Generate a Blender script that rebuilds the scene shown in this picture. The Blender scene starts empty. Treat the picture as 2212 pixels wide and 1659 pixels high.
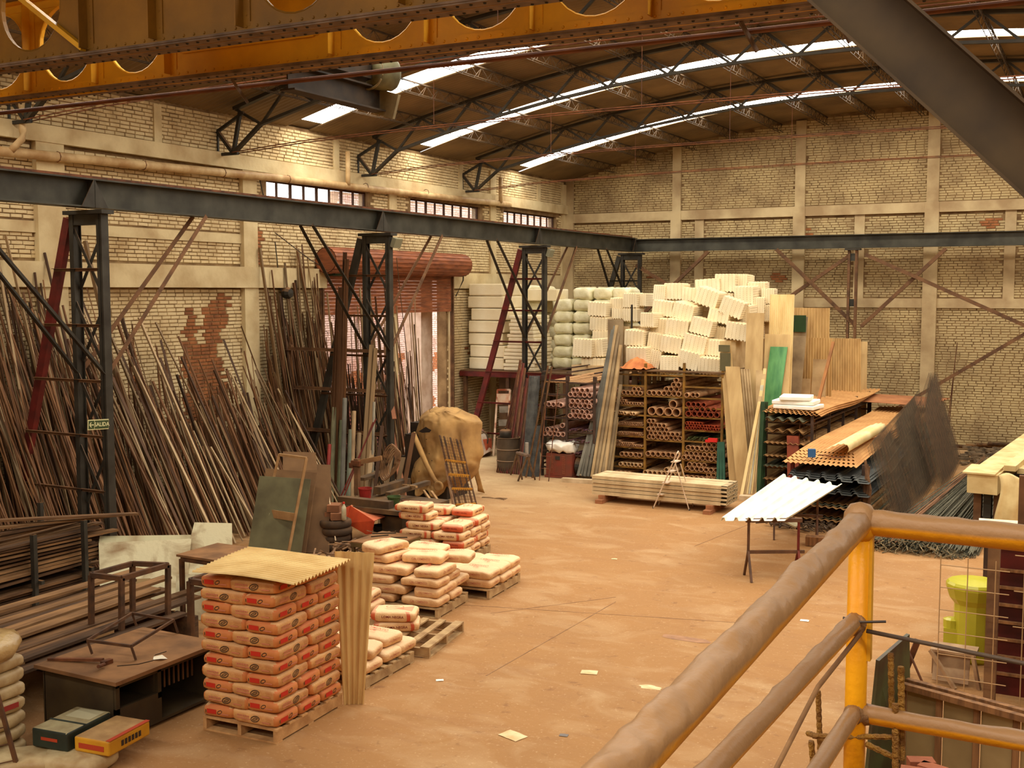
import bpy, math, random
from mathutils import Vector, Matrix, noise as mnoise
R = random.Random(7)
sc = bpy.context.scene
COL = sc.collection
PI = math.pi

# ------------------------------------------------------------------ camera, world, exposure
FOC = 2450.0; YAW = math.radians(28.0); PIT = math.radians(4.69); EYE = 4.6
FW = Vector((-math.sin(YAW)*math.cos(PIT), math.cos(YAW)*math.cos(PIT), -math.sin(PIT)))
RT = Vector((math.cos(YAW), math.sin(YAW), 0))
UP = RT.cross(FW)
cam_data = bpy.data.cameras.new('camera')
cam_data.sensor_width = 36.0
cam_data.lens = 36.0*FOC/2212.0
cam_data.clip_start = 0.05; cam_data.clip_end = 300
cam = bpy.data.objects.new('camera', cam_data)
cam.location = (0, 0, EYE)
cam.rotation_euler = (math.radians(90)-PIT, 0, YAW)
COL.objects.link(cam); sc.camera = cam

sc.view_settings.view_transform = 'Standard'
sc.view_settings.look = 'None'
sc.view_settings.gamma = 1.0
sc.view_settings.use_curve_mapping = False
sc.view_settings.exposure = -0.02
sc.cycles.use_denoising = True
sc.cycles.use_adaptive_sampling = True
sc.cycles.adaptive_threshold = 0.02
sc.cycles.max_bounces = 7
sc.cycles.diffuse_bounces = 4
sc.cycles.transparent_max_bounces = 8
sc.cycles.caustics_reflective = False
sc.cycles.caustics_refractive = False

world = bpy.data.worlds.new('sky'); sc.world = world
world.use_nodes = True
bg = world.node_tree.nodes['Background']
bg.inputs[0].default_value = (1.0, 0.93, 0.88, 1)
bg.inputs[1].default_value = 4.0
SKY_L = 21.5          # radiance of the translucent roof sheets under the bright sky

# ------------------------------------------------------------------ helpers
def V(*a): return Vector(a)
def ray(px, py):
    return FW + RT*((px-1106)/FOC) - UP*((py-829.5)/FOC)
def at(px, py, ax, c):
    d = ray(px, py); o = V(0, 0, EYE); t = (c-o[ax])/d[ax]
    return o+d*t
def G(px, py, z=0.0): return at(px, py, 2, z)       # point on a level surface
def XP(px, py, c): return at(px, py, 0, c)          # point on a plane of constant X
def YP(px, py, c): return at(px, py, 1, c)          # point on a plane of constant Y

ORG = {}
def tag(o, label=None, cat=None, group=None, kind=None):
    if label: o['label'] = label
    if cat: o['category'] = cat
    if group: o['group'] = group
    if kind: o['kind'] = kind
    return o
def thing(name, label, cat, loc=(0, 0, 0), rz=0.0, group=None):
    o = bpy.data.objects.new(name, None); COL.objects.link(o)
    o.empty_display_size = 0.1
    o.location = loc; o.rotation_euler = (0, 0, rz)
    ORG[o.name] = Vector(loc)
    return tag(o, label, cat, group)
def kids(o): return [c for c in bpy.data.objects if c.parent == o]
KIDS = {}
def dup(root, loc, rz=0.0, label=None, group=None, rot=None, scale=None):
    r = root.copy(); COL.objects.link(r)
    r.location = loc; r.rotation_euler = rot if rot else (0, 0, rz)
    if scale: r.scale = scale
    if label: r['label'] = label
    if group: r['group'] = group
    for ch in KIDS.get(root.name, ()):
        c = ch.copy(); COL.objects.link(c); c.parent = r
        for g in KIDS.get(ch.name, ()):
            d = g.copy(); COL.objects.link(d); d.parent = c
    return r

class MB:
    def __init__(s): s.v = []; s.f = []; s.m = []; s.mi = 0
    def add(s, vs, fs):
        n = len(s.v); s.v.extend([tuple(x) for x in vs])
        for f in fs: s.f.append(tuple(i+n for i in f)); s.m.append(s.mi)
        return s
    def box(s, c, d, rot=None, taper=1.0):
        x, y, z = d[0]/2, d[1]/2, d[2]/2
        vs = [V(a*x*(taper if e > 0 else 1), b*y*(taper if e > 0 else 1), e*z) for e in (-1, 1) for b in (-1, 1) for a in (-1, 1)]
        if rot is not None: vs = [rot @ p for p in vs]
        c = Vector(c)
        return s.add([p+c for p in vs], [(0, 2, 3, 1), (4, 5, 7, 6), (0, 1, 5, 4), (2, 6, 7, 3), (0, 4, 6, 2), (1, 3, 7, 5)])
    def span(s, a, b):
        a = Vector(a); b = Vector(b)
        return s.box((a+b)/2, [abs(b[i]-a[i]) for i in range(3)])
    def frame(s, p0, p1, up=(0, 0, 1)):
        p0 = Vector(p0); p1 = Vector(p1); d = (p1-p0).normalized(); up = Vector(up)
        if abs(d.dot(up)) > 0.98: up = V(1, 0, 0) if abs(d.x) < 0.9 else V(0, 1, 0)
        side = d.cross(up).normalized(); u = side.cross(d).normalized()
        return p0, p1, d, side, u
    def sect(s, poly, p0, p1, up=(0, 0, 1), caps=True):
        p0, p1, d, a, b = s.frame(p0, p1, up); n = len(poly)
        vs = [p0+a*x+b*y for x, y in poly]+[p1+a*x+b*y for x, y in poly]
        fs = [(i, (i+1) % n, n+(i+1) % n, n+i) for i in range(n)]
        if caps: fs += [tuple(range(n-1, -1, -1)), tuple(range(n, 2*n))]
        return s.add(vs, fs)
    def bar(s, p0, p1, w, h=None, up=(0, 0, 1)):
        h = h or w
        return s.sect([(-w/2, -h/2), (w/2, -h/2), (w/2, h/2), (-w/2, h/2)], p0, p1, up)
    def angle(s, p0, p1, w, t=0.008, up=(0, 0, 1), fx=1, fy=1):
        P = [(0, 0), (w, 0), (w, t), (t, t), (t, w), (0, w)]
        P = [(x*fx, y*fy) for x, y in P]
        return s.sect(P, p0, p1, up)
    def ibeam(s, p0, p1, w, h, tf=0.02, tw=0.012, up=(0, 0, 1)):
        P = [(-w/2, -h/2), (w/2, -h/2), (w/2, -h/2+tf), (tw/2, -h/2+tf), (tw/2, h/2-tf), (w/2, h/2-tf), (w/2, h/2), (-w/2, h/2), (-w/2, h/2-tf), (-tw/2, h/2-tf), (-tw/2, -h/2+tf), (-w/2, -h/2+tf)]
        return s.sect(P, p0, p1, up)
    def channel(s, p0, p1, w, h, t=0.01, up=(0, 0, 1), fx=1):
        P = [(0, -h/2), (w, -h/2), (w, -h/2+t), (t, -h/2+t), (t, h/2-t), (w, h/2-t), (w, h/2), (0, h/2)]
        return s.sect([(x*fx, y) for x, y in P], p0, p1, up)
    def tube(s, p0, p1, r, n=8, r2=None, caps=True):
        p0, p1, d, a, b = s.frame(p0, p1); r2 = r if r2 is None else r2
        c = [(math.cos(2*PI*i/n), math.sin(2*PI*i/n)) for i in range(n)]
        vs = [p0+a*x*r+b*y*r for x, y in c]+[p1+a*x*r2+b*y*r2 for x, y in c]
        fs = [(i, (i+1) % n, n+(i+1) % n, n+i) for i in range(n)]
        if caps: fs += [tuple(range(n-1, -1, -1)), tuple(range(n, 2*n))]
        return s.add(vs, fs)
    def hollow(s, p0, p1, r, t, n=12):
        p0, p1, d, a, b = s.frame(p0, p1)
        c = [(math.cos(2*PI*i/n), math.sin(2*PI*i/n)) for i in range(n)]
        vs = []
        for p in (p0, p1):
            for rr in (r, r-t): vs += [p+a*x*rr+b*y*rr for x, y in c]
        fs = []
        for i in range(n):
            j = (i+1) % n
            fs += [(i, j, 2*n+j, 2*n+i), (n+j, n+i, 3*n+i, 3*n+j), (j, i, n+i, n+j), (2*n+i, 2*n+j, 3*n+j, 3*n+i)]
        return s.add(vs, fs)
    def path(s, pts, r, n=6, closed=False):
        pts = [Vector(p) for p in pts]; m = len(pts); ring = []; vs = []
        for k, p in enumerate(pts):
            if closed: d = pts[(k+1) % m]-pts[k-1]
            else: d = pts[min(k+1, m-1)]-pts[max(k-1, 0)]
            d.normalize(); up = V(0, 0, 1) if abs(d.z) < 0.95 else V(1, 0, 0)
            a = d.cross(up).normalized(); b = a.cross(d)
            rr = r[k] if isinstance(r, (list, tuple)) else r
            vs += [p+a*math.cos(2*PI*i/n)*rr+b*math.sin(2*PI*i/n)*rr for i in range(n)]
        fs = []
        for k in range(m if closed else m-1):
            q = (k+1) % m
            fs += [(k*n+i, k*n+(i+1) % n, q*n+(i+1) % n, q*n+i) for i in range(n)]
        if not closed: fs += [tuple(range(n-1, -1, -1)), tuple((m-1)*n+i for i in range(n))]
        return s.add(vs, fs)
    def lathe(s, prof, c=(0, 0, 0), n=20, rot=None):
        c = Vector(c); vs = []
        for r, z in prof:
            for i in range(n):
                p = V(r*math.cos(2*PI*i/n), r*math.sin(2*PI*i/n), z)
                if rot is not None: p = rot @ p
                vs.append(p+c)
        fs = []
        for k in range(len(prof)-1):
            fs += [(k*n+i, k*n+(i+1) % n, (k+1)*n+(i+1) % n, (k+1)*n+i) for i in range(n)]
        if prof[0][0] > 1e-5: fs.append(tuple(range(n-1, -1, -1)))
        if prof[-1][0] > 1e-5: fs.append(tuple((len(prof)-1)*n+i for i in range(n)))
        return s.add(vs, fs)
    def grid(s, nu, nv, fn, thick=None):
        vs = [Vector(fn(i/nu, j/nv)) for j in range(nv+1) for i in range(nu+1)]
        W = nu+1
        fs = [(j*W+i, j*W+i+1, (j+1)*W+i+1, (j+1)*W+i) for j in range(nv) for i in range(nu)]
        if thick:
            t = Vector(thick); n = len(vs)
            vs = vs+[p+t for p in vs]
            fs = fs+[tuple(n+k for k in reversed(f)) for f in fs]
            E = [(i, i+1) for i in range(nu)]+[(nv*W+i+1, nv*W+i) for i in range(nu)]
            E += [((j+1)*W, j*W) for j in range(nv)]+[(j*W+nu, (j+1)*W+nu) for j in range(nv)]
            fs += [(b, a, a+n, b+n) for a, b in E]
        return s.add(vs, fs)
    def build(s, name, mat, parent=None, loc=None, smooth=False, local=False):
        org = V(0, 0, 0)
        if not local:
            if parent is not None: org = ORG.get(parent.name, V(0, 0, 0))
            elif loc is not None: org = Vector(loc)
            elif s.v:
                xs = [p[0] for p in s.v]; ys = [p[1] for p in s.v]; zs = [p[2] for p in s.v]
                org = V((min(xs)+max(xs))/2, (min(ys)+max(ys))/2, min(zs))
        me = bpy.data.meshes.new(name)
        vs = s.v if org.length == 0 else [(p[0]-org.x, p[1]-org.y, p[2]-org.z) for p in s.v]
        me.from_pydata(vs, [], s.f)
        ms = mat if isinstance(mat, (list, tuple)) else [mat]
        for m in ms: me.materials.append(m)
        if len(ms) > 1: me.polygons.foreach_set('material_index', s.m)
        if smooth: me.polygons.foreach_set('use_smooth', [True]*len(me.polygons))
        me.update()
        o = bpy.data.objects.new(name, me); COL.objects.link(o)
        if parent is not None:
            o.parent = parent; ORG[o.name] = ORG.get(parent.name, V(0, 0, 0))
            KIDS.setdefault(parent.name, []).append(o)
        elif not local: o.location = org; ORG[o.name] = org
        return o

def RX(a): return Matrix.Rotation(a, 3, 'X')
def RY(a): return Matrix.Rotation(a, 3, 'Y')
def RZ(a): return Matrix.Rotation(a, 3, 'Z')

def text_mesh(txt, size):
    """lettering as a flat mesh in the XY plane, centred"""
    cu = bpy.data.curves.new('lettering', 'FONT'); cu.body = txt; cu.size = size
    cu.align_x = 'CENTER'; cu.align_y = 'CENTER'; cu.resolution_u = 2; cu.offset = 0.012*size
    o = bpy.data.objects.new('lettering', cu); COL.objects.link(o)
    dg = bpy.context.evaluated_depsgraph_get(); dg.update()
    me = bpy.data.meshes.new_from_object(o.evaluated_get(dg))
    vs = [v.co.copy() for v in me.vertices]; fs = [tuple(p.vertices) for p in me.polygons]
    bpy.data.objects.remove(o); bpy.data.curves.remove(cu); bpy.data.meshes.remove(me)
    return vs, fs

# ------------------------------------------------------------------ materials
MAT = {}
def lin(c):
    return tuple(((x/255+0.055)/1.055)**2.4 if x > 10 else x/255/12.92 for x in c)+(1.0,)
def mat(name, c1, c2=None, scale=3.0, rough=0.8, metal=0.0, bump=0.0, bscale=None, dist=0.0,
        dust=None, dust_amt=0.0, rnd=0.0, lo=0.35, hi=0.65, stretch=None, coords='Object', trans=0.0, detail=5.0):
    """two-tone noisy surface; dust lies on faces that look up; rnd varies brightness object by object"""
    if name in MAT: return MAT[name]
    m = bpy.data.materials.new(name); m.use_nodes = True; nt = m.node_tree; N = nt.nodes; L = nt.links
    b = N['Principled BSDF']; b.inputs['Roughness'].default_value = rough; b.inputs['Metallic'].default_value = metal
    b.inputs['Specular IOR Level'].default_value = 0.3
    tc = N.new('ShaderNodeTexCoord'); src = tc.outputs[coords]
    if stretch:
        mp = N.new('ShaderNodeMapping'); mp.inputs['Scale'].default_value = stretch
        L.new(src, mp.inputs[0]); src = mp.outputs[0]
    out = None
    if c2 is not None:
        n = N.new('ShaderNodeTexNoise'); n.inputs['Scale'].default_value = scale; n.inputs['Detail'].default_value = detail
        n.inputs['Distortion'].default_value = dist; L.new(src, n.inputs['Vector'])
        r = N.new('ShaderNodeMapRange'); r.inputs[1].default_value = lo; r.inputs[2].default_value = hi
        L.new(n.outputs[0], r.inputs[0])
        mx = N.new('ShaderNodeMix'); mx.data_type = 'RGBA'
        mx.inputs[6].default_value = lin(c1); mx.inputs[7].default_value = lin(c2)
        L.new(r.outputs[0], mx.inputs[0]); out = mx.outputs[2]
    if dust:
        ge = N.new('ShaderNodeNewGeometry'); sx = N.new('ShaderNodeSeparateXYZ'); L.new(ge.outputs['Normal'], sx.inputs[0])
        r2 = N.new('ShaderNodeMapRange'); r2.inputs[1].default_value = 0.2; r2.inputs[2].default_value = 0.8
        r2.inputs[4].default_value = dust_amt; L.new(sx.outputs[2], r2.inputs[0])
        mx = N.new('ShaderNodeMix'); mx.data_type = 'RGBA'
        if out is None: mx.inputs[6].default_value = lin(c1)
        else: L.new(out, mx.inputs[6])
        mx.inputs[7].default_value = lin(dust); L.new(r2.outputs[0], mx.inputs[0]); out = mx.outputs[2]
    if rnd:
        oi = N.new('ShaderNodeObjectInfo'); r3 = N.new('ShaderNodeMapRange')
        r3.inputs[3].default_value = 1-rnd; r3.inputs[4].default_value = 1+rnd*0.6; L.new(oi.outputs['Random'], r3.inputs[0])
        h = N.new('ShaderNodeHueSaturation'); L.new(r3.outputs[0], h.inputs['Value'])
        if out is None: h.inputs['Color'].default_value = lin(c1)
        else: L.new(out, h.inputs['Color'])
        out = h.outputs[0]
    if out is None: b.inputs['Base Color'].default_value = lin(c1)
    else: L.new(out, b.inputs['Base Color'])
    if bump:
        n2 = N.new('ShaderNodeTexNoise'); n2.inputs['Scale'].default_value = bscale or scale*4; n2.inputs['Detail'].default_value = 4
        L.new(src, n2.inputs['Vector']); bp = N.new('ShaderNodeBump'); bp.inputs['Strength'].default_value = bump
        bp.inputs['Distance'].default_value = 0.02; L.new(n2.outputs[0], bp.inputs['Height']); L.new(bp.outputs[0], b.inputs['Normal'])
    if trans:
        b.inputs['Transmission Weight'].default_value = trans
    MAT[name] = m
    return m

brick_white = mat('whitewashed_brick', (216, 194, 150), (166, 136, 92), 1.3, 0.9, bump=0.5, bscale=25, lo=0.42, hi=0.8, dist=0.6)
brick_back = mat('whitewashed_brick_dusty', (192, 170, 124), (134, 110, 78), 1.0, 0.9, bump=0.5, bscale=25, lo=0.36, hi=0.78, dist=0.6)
brick_red = mat('bare_red_brick', (178, 112, 66), (134, 84, 52), 4, 0.9, bump=0.5, bscale=25, rnd=0.25)
mortar = mat('dirty_mortar', (104, 78, 50), (150, 122, 84), 2.5, 0.95, bump=0.4, bscale=30)
mortar_out = mat('pale_mortar', (150, 120, 98), (190, 160, 130), 2.5, 0.95)
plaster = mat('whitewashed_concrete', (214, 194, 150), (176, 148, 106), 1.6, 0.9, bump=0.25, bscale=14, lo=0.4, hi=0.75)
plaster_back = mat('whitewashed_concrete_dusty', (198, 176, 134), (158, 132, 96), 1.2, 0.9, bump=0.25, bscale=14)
brick_out = mat('outdoor_white_brick', (232, 210, 200), (190, 130, 108), 1.2, 0.9, bump=0.4, bscale=20, lo=0.45, hi=0.75)
roof_m = mat('dirty_roof_sheet', (132, 108, 74), (104, 84, 58), 0.8, 0.7, bump=0.1)
steel_dark = mat('dark_painted_steel', (62, 58, 50), (44, 38, 30), 3, 0.55, 0.2, dust=(128, 88, 50), dust_amt=0.8)
steel_blue = mat('blue_grey_steel', (72, 70, 60), (48, 46, 38), 2.0, 0.5, 0.2, dust=(150, 96, 52), dust_amt=0.85)
steel_red = mat('red_oxide_steel', (108, 34, 26), (74, 28, 22), 4, 0.6, 0.1, dust=(150, 80, 50), dust_amt=0.4)
steel_rust = mat('rusty_steel', (124, 74, 44), (78, 46, 28), 6, 0.7, 0.2, rnd=0.35)
steel_brown = mat('brown_dusty_steel', (120, 84, 54), (84, 58, 38), 4, 0.7, 0.1)
truss_m = mat('grey_truss_steel', (62, 54, 40), (44, 37, 27), 3, 0.6, 0.1)
lattice_m = mat('brown_lattice', (74, 56, 36), (50, 39, 27), 3, 0.7)  # even dark brown over the whole purlin
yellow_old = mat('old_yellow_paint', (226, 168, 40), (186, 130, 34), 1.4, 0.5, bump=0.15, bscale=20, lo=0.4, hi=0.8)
yellow_under = mat('dirty_flange_steel', (128, 104, 84), (92, 74, 60), 5, 0.7)
pipe_m = mat('painted_drain_pipe', (206, 176, 128), (166, 128, 82), 3, 0.6)

def emit(name, col, s):
    m = bpy.data.materials.new(name); m.use_nodes = True; N = m.node_tree.nodes
    b = N['Principled BSDF']; b.inputs['Base Color'].default_value = (0.8, 0.8, 0.8, 1)
    b.inputs['Emission Color'].default_value = col; b.inputs['Emission Strength'].default_value = s
    MAT[name] = m; return m
skylight_m = emit('sunlit_translucent_sheet', (1.0, 0.95, 0.83, 1), SKY_L)
def glass(name, tint=(0.9, 0.93, 0.92, 1), op=0.15):
    m = bpy.data.materials.new(name); m.use_nodes = True; nt = m.node_tree; N = nt.nodes
    N.remove(N['Principled BSDF']); t = N.new('ShaderNodeBsdfTransparent'); g = N.new('ShaderNodeBsdfPrincipled')
    g.inputs['Base Color'].default_value = tint; g.inputs['Roughness'].default_value = 0.15
    mx = N.new('ShaderNodeMixShader'); mx.inputs[0].default_value = op
    nt.links.new(t.outputs[0], mx.inputs[1]); nt.links.new(g.outputs[0], mx.inputs[2])
    nt.links.new(mx.outputs[0], N['Material Output'].inputs[0]); MAT[name] = m; return m
glass_m = glass('dusty_window_glass')

# ------------------------------------------------------------------ the hall
XL, XR, YB, YF = -16.8, 6.4, 35.5, -9.0
def rz(x): return 10.0-(x+5.2)**2*0.01263

def floor_mat():
    m = bpy.data.materials.new('dusty_concrete_floor'); m.use_nodes = True; nt = m.node_tree; N = nt.nodes; L = nt.links
    b = N['Principled BSDF']; b.inputs['Roughness'].default_value = 0.85; b.inputs['Specular IOR Level'].default_value = 0.25
    tc = N.new('ShaderNodeTexCoord')
    def noise(scale, detail=5, dist=0.0, stretch=None, rot=0.0, rough=0.55):
        src = tc.outputs['Object']
        if stretch:
            mp = N.new('ShaderNodeMapping'); mp.inputs['Scale'].default_value = stretch; mp.inputs['Rotation'].default_value = (0, 0, rot)
            L.new(src, mp.inputs[0]); src = mp.outputs[0]
        n = N.new('ShaderNodeTexNoise'); n.inputs['Scale'].default_value = scale; n.inputs['Detail'].default_value = detail
        n.inputs['Distortion'].default_value = dist; n.inputs['Roughness'].default_value = rough; L.new(src, n.inputs['Vector'])
        return n.outputs[0]
    def ramp(v, lo, hi, a=0.0, bb=1.0):
        r = N.new('ShaderNodeMapRange'); r.inputs[1].default_value = lo; r.inputs[2].default_value = hi
        r.inputs[3].default_value = a; r.inputs[4].default_value = bb; L.new(v, r.inputs[0]); return r.outputs[0]
    def mix(f, a, c, fac=None):
        mx = N.new('ShaderNodeMix'); mx.data_type = 'RGBA'
        L.new(f, mx.inputs[0])
        if isinstance(a, tuple): mx.inputs[6].default_value = a
        else: L.new(a, mx.inputs[6])
        if isinstance(c, tuple): mx.inputs[7].default_value = c
        else: L.new(c, mx.inputs[7])
        return mx.outputs[2]
    # light falloff painted in: pale dust midway, darker redder earth right and near
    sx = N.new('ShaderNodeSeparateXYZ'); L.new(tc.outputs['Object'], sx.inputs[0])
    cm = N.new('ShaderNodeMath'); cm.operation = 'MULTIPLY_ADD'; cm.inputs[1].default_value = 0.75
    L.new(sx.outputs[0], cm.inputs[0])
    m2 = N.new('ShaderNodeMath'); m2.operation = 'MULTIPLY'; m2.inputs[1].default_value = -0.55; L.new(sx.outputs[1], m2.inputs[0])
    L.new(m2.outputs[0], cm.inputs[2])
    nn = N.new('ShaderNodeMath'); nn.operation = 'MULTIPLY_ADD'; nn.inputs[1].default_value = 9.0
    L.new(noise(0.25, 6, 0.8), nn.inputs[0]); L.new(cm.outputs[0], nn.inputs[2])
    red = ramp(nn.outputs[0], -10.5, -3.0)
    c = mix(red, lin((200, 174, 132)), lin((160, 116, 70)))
    c = mix(ramp(noise(0.55, 9, .7), 0.44, 0.74, 0, 0.6), c, lin((150, 110, 70)))
    c = mix(ramp(noise(1.3, 9, .8, (0.8, 1.3, 1), 0.5), 0.5, 0.76, 0, 0.30), c, lin((214, 186, 144)))
    c = mix(ramp(noise(1.6, 9, 1.4, (0.5, 1.6, 1), -0.6), 0.54, 0.7, 0, 0.3), c, lin((140, 96, 62)))
    c = mix(ramp(noise(60, 3), 0.5, 0.75, 0, 0.22), c, lin((140, 100, 66)))
    c = mix(ramp(noise(6, 8, 0.3), 0.62, 0.72, 0, 0.5), c, lin((120, 80, 52)))
    c = mix(ramp(noise(28, 4), 0.6, 0.8, 0, 0.35), c, lin((236, 206, 160)))
    L.new(c, b.inputs['Base Color'])
    bp = N.new('ShaderNodeBump'); bp.inputs['Strength'].default_value = 0.35; bp.inputs['Distance'].default_value = 0.03
    L.new(noise(9, 8, 0.4), bp.inputs['Height']); L.new(bp.outputs[0], b.inputs['Normal'])
    return m
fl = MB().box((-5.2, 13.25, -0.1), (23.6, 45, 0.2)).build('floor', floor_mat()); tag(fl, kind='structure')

# joint lines cut in the slab, raised a hair as filled strips
jm = mat('dark_joint_filler', (120, 86, 58), (150, 112, 76), 3)
jb = MB()
for (a, c) in ((G(740, 1290), G(1700, 1352)), (G(1060, 1325), G(1330, 1290)), (G(1050, 1460), G(1330, 1300)), (G(1500, 1180), G(1650, 1120))):
    a = V(a.x, a.y, 0.0015); c = V(c.x, c.y, 0.0015); jb.bar(a, c, 0.012, 0.003)
tag(jb.build('trim_1', jm), 'dark joint lines in the concrete floor', None, kind='structure')

def brick_mesh(L, H, D):
    x, z, j = L/2, H/2, 0.006
    vs = [(-x, 0, -z), (x, 0, -z), (x, 0, z), (-x, 0, z), (-x+j, D, -z+j), (x-j, D, -z+j), (x-j, D, z-j), (-x+j, D, z-j)]
    return vs, [(4, 5, 6, 7), (0, 1, 5, 4), (1, 2, 6, 5), (2, 3, 7, 6), (3, 0, 4, 7)]
def lay_bricks(wall, org, u, n, length, height, clear, key, bm, singles=300, red=None, L=0.245, H=0.076, tall=None, D=0.016):
    """courses of bricks standing proud of recessed joints; `clear(a,z)` says where no brick lies"""
    o = Vector(org); u = Vector(u); n = Vector(n); cand = []
    rows = int(height/H)
    for r in range(rows):
        z = (r+0.5)*H; off = (r % 2)*L*0.5+R.uniform(-0.03, 0.03)
        k = 0; a = -off
        while a < length:
            ln = L*R.uniform(0.93, 1.06)
            c = a+ln/2
            if 0 < a and c+ln/2 < length and not clear(c, z, ln/2) and (tall is None or z < tall(c)):
                cand.append((c, z, ln-R.uniform(0.012, 0.022)))
            a += ln
    cand.sort(key=lambda q: key(q[0], q[1]))
    rest = MB(); rest2 = MB(); ex = Matrix((-u if u.cross(n).z < 0 else u, n, V(0, 0, 1))).transposed()
    shared = [brick_mesh(L-0.018+dl, H-0.014+dh, D) for dl in (-0.006, 0.004) for dh in (-0.003, 0.002)]
    meshes = {}
    for i, (c, z, ln) in enumerate(cand):
        p = o+u*(c+R.uniform(-.003, .003))+V(0, 0, z+R.uniform(-.0035, .0035))
        isred = red is not None and red(c, z)
        if i < singles:
            q = R.randrange(4); kk = (q, isred)
            if kk not in meshes:
                me = bpy.data.meshes.new('brick'); me.from_pydata(*[shared[q][0], [], shared[q][1]]); me.materials.append(brick_red if isred else bm)
                meshes[kk] = me
            ob = bpy.data.objects.new('brick', meshes[kk]); COL.objects.link(ob); ob.parent = wall
            ob.location = p-ORG[wall.name]+n*R.uniform(-0.004, 0.004)
            ob.rotation_euler = (ex @ RY(R.uniform(-.012, .012)) @ RX(R.uniform(-.03, .03))).to_euler()
        else:
            vs, fs = brick_mesh(ln, H-0.012-R.uniform(0, .004), D+R.uniform(-.006, .006))
            t = R.uniform(-.012, .012); ct, st = math.cos(t), math.sin(t)
            ww = [p+u*(v[0]*ct-v[2]*st)+n*v[1]+V(0, 0, v[0]*st+v[2]*ct) for v in vs]
            (rest2 if isred else rest).add(ww, fs)
    if rest.v: tag(rest.build('bricks', bm, wall), kind='stuff')
    if rest2.v: tag(rest2.build('bricks', brick_red, wall), 'bare red bricks where the whitewash has worn away', kind='stuff')

def wall_boxes(mb, x0, x1, y0, y1, z0, z1, holes, axis):
    """solid wall with rectangular holes; axis 1: runs along Y, axis 0: runs along X"""
    lo, hi = (y0, y1) if axis == 1 else (x0, x1)
    cuts = sorted(set([lo, hi]+[h[0] for h in holes]+[h[1] for h in holes]))
    for a, b in zip(cuts, cuts[1:]):
        zs = [(h[2], h[3]) for h in holes if h[0] < (a+b)/2 < h[1]]
        z = z0
        for q0, q1 in sorted(zs)+[(z1, z1)]:
            if q0 > z:
                if axis == 1: mb.span((x0, a, z), (x1, b, q0))
                else: mb.span((a, y0, z), (b, y1, q0))
            z = q1

# left wall -----------------------------------------------------------------
DOOR = (21.95, 27.6, 0.0, 4.9)
WINS = [(19.95, 23.85, 6.2, 7.08), (25.8, 29.6, 6.2, 7.08), (31.05, 34.75, 6.2, 7.08)]
mb = MB(); wall_boxes(mb, XL-0.3, XL, YF, YB, 0, 8.35, [DOOR]+WINS, 1)
wl = mb.build('wall_left', mortar, loc=(XL, 13, 0)); tag(wl, kind='structure')
PIL = [(13.75, 14.35), (19.05, 19.5), (24.7, 25.05), (30.1, 30.45), (35.1, 35.5)]
BANDS = [(7.2, 7.52), (4.67, 5.12)]
c = MB()
for a, b in PIL: c.span((XL, a, 0), (XL+(0.12 if a < 20 else 0.07), b, 7.2 if a < 30 else 8.2))
c.span((XL, YF, 7.2), (XL+0.14, YB, 7.5))
for a, b in ((9, 21.9), (27.65, 35.1)): c.span((XL, a, 4.67), (XL+0.16 if a < 20 else XL+0.09, b, 5.12))
c.span((XL, 13, 5.62), (XL+0.05, 19.3, 5.82))
for y in (16.6, 22.4, 28.3, 33.3): c.span((XL, y, 7.5), (XL+0.05, y+0.2, 8.25))
tag(c.build('band_course', plaster, wl))
def clearL(a, z, h):
    y = a+9.0
    for q in [DOOR]+WINS:
        if q[0]-h-.02 < y < q[1]+h+.02 and q[2]-.06 < z < q[3]+.06: return True
    for p, q in PIL:
        if p < y-h*.6 and y+h*.6 < q and z < 7.2: return True
    for p, q in BANDS:
        if p-.03 < z < q+.03 and not (21.9 < y < 27.6 and z < 6): return True
    if 5.6 < z < 5.84 and 13 < y < 19.3: return True
    return False
def redL(a, z):
    y = a+9.0
    n = mnoise.noise(V(y*1.4, z*0.8, 0))
    return (17.35+n*0.3 < y < 18.5+n*.3 and 1.5 < z < 4.2+n*.7 and not (17.7 < y < 17.9 and z > 3.5)) or (n > 0.5 and z < 3) or (y > 19.5 and y < 19.75 and 4.6 < z < 6)
lay_bricks(wl, (XL, 9.0, 0), (0, 1, 0), (1, 0, 0), 26.5, 8.3, clearL, lambda a, z: abs(a+9-14.0)+abs(z-6.6)*0.9, brick_white, 300, redL)
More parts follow.
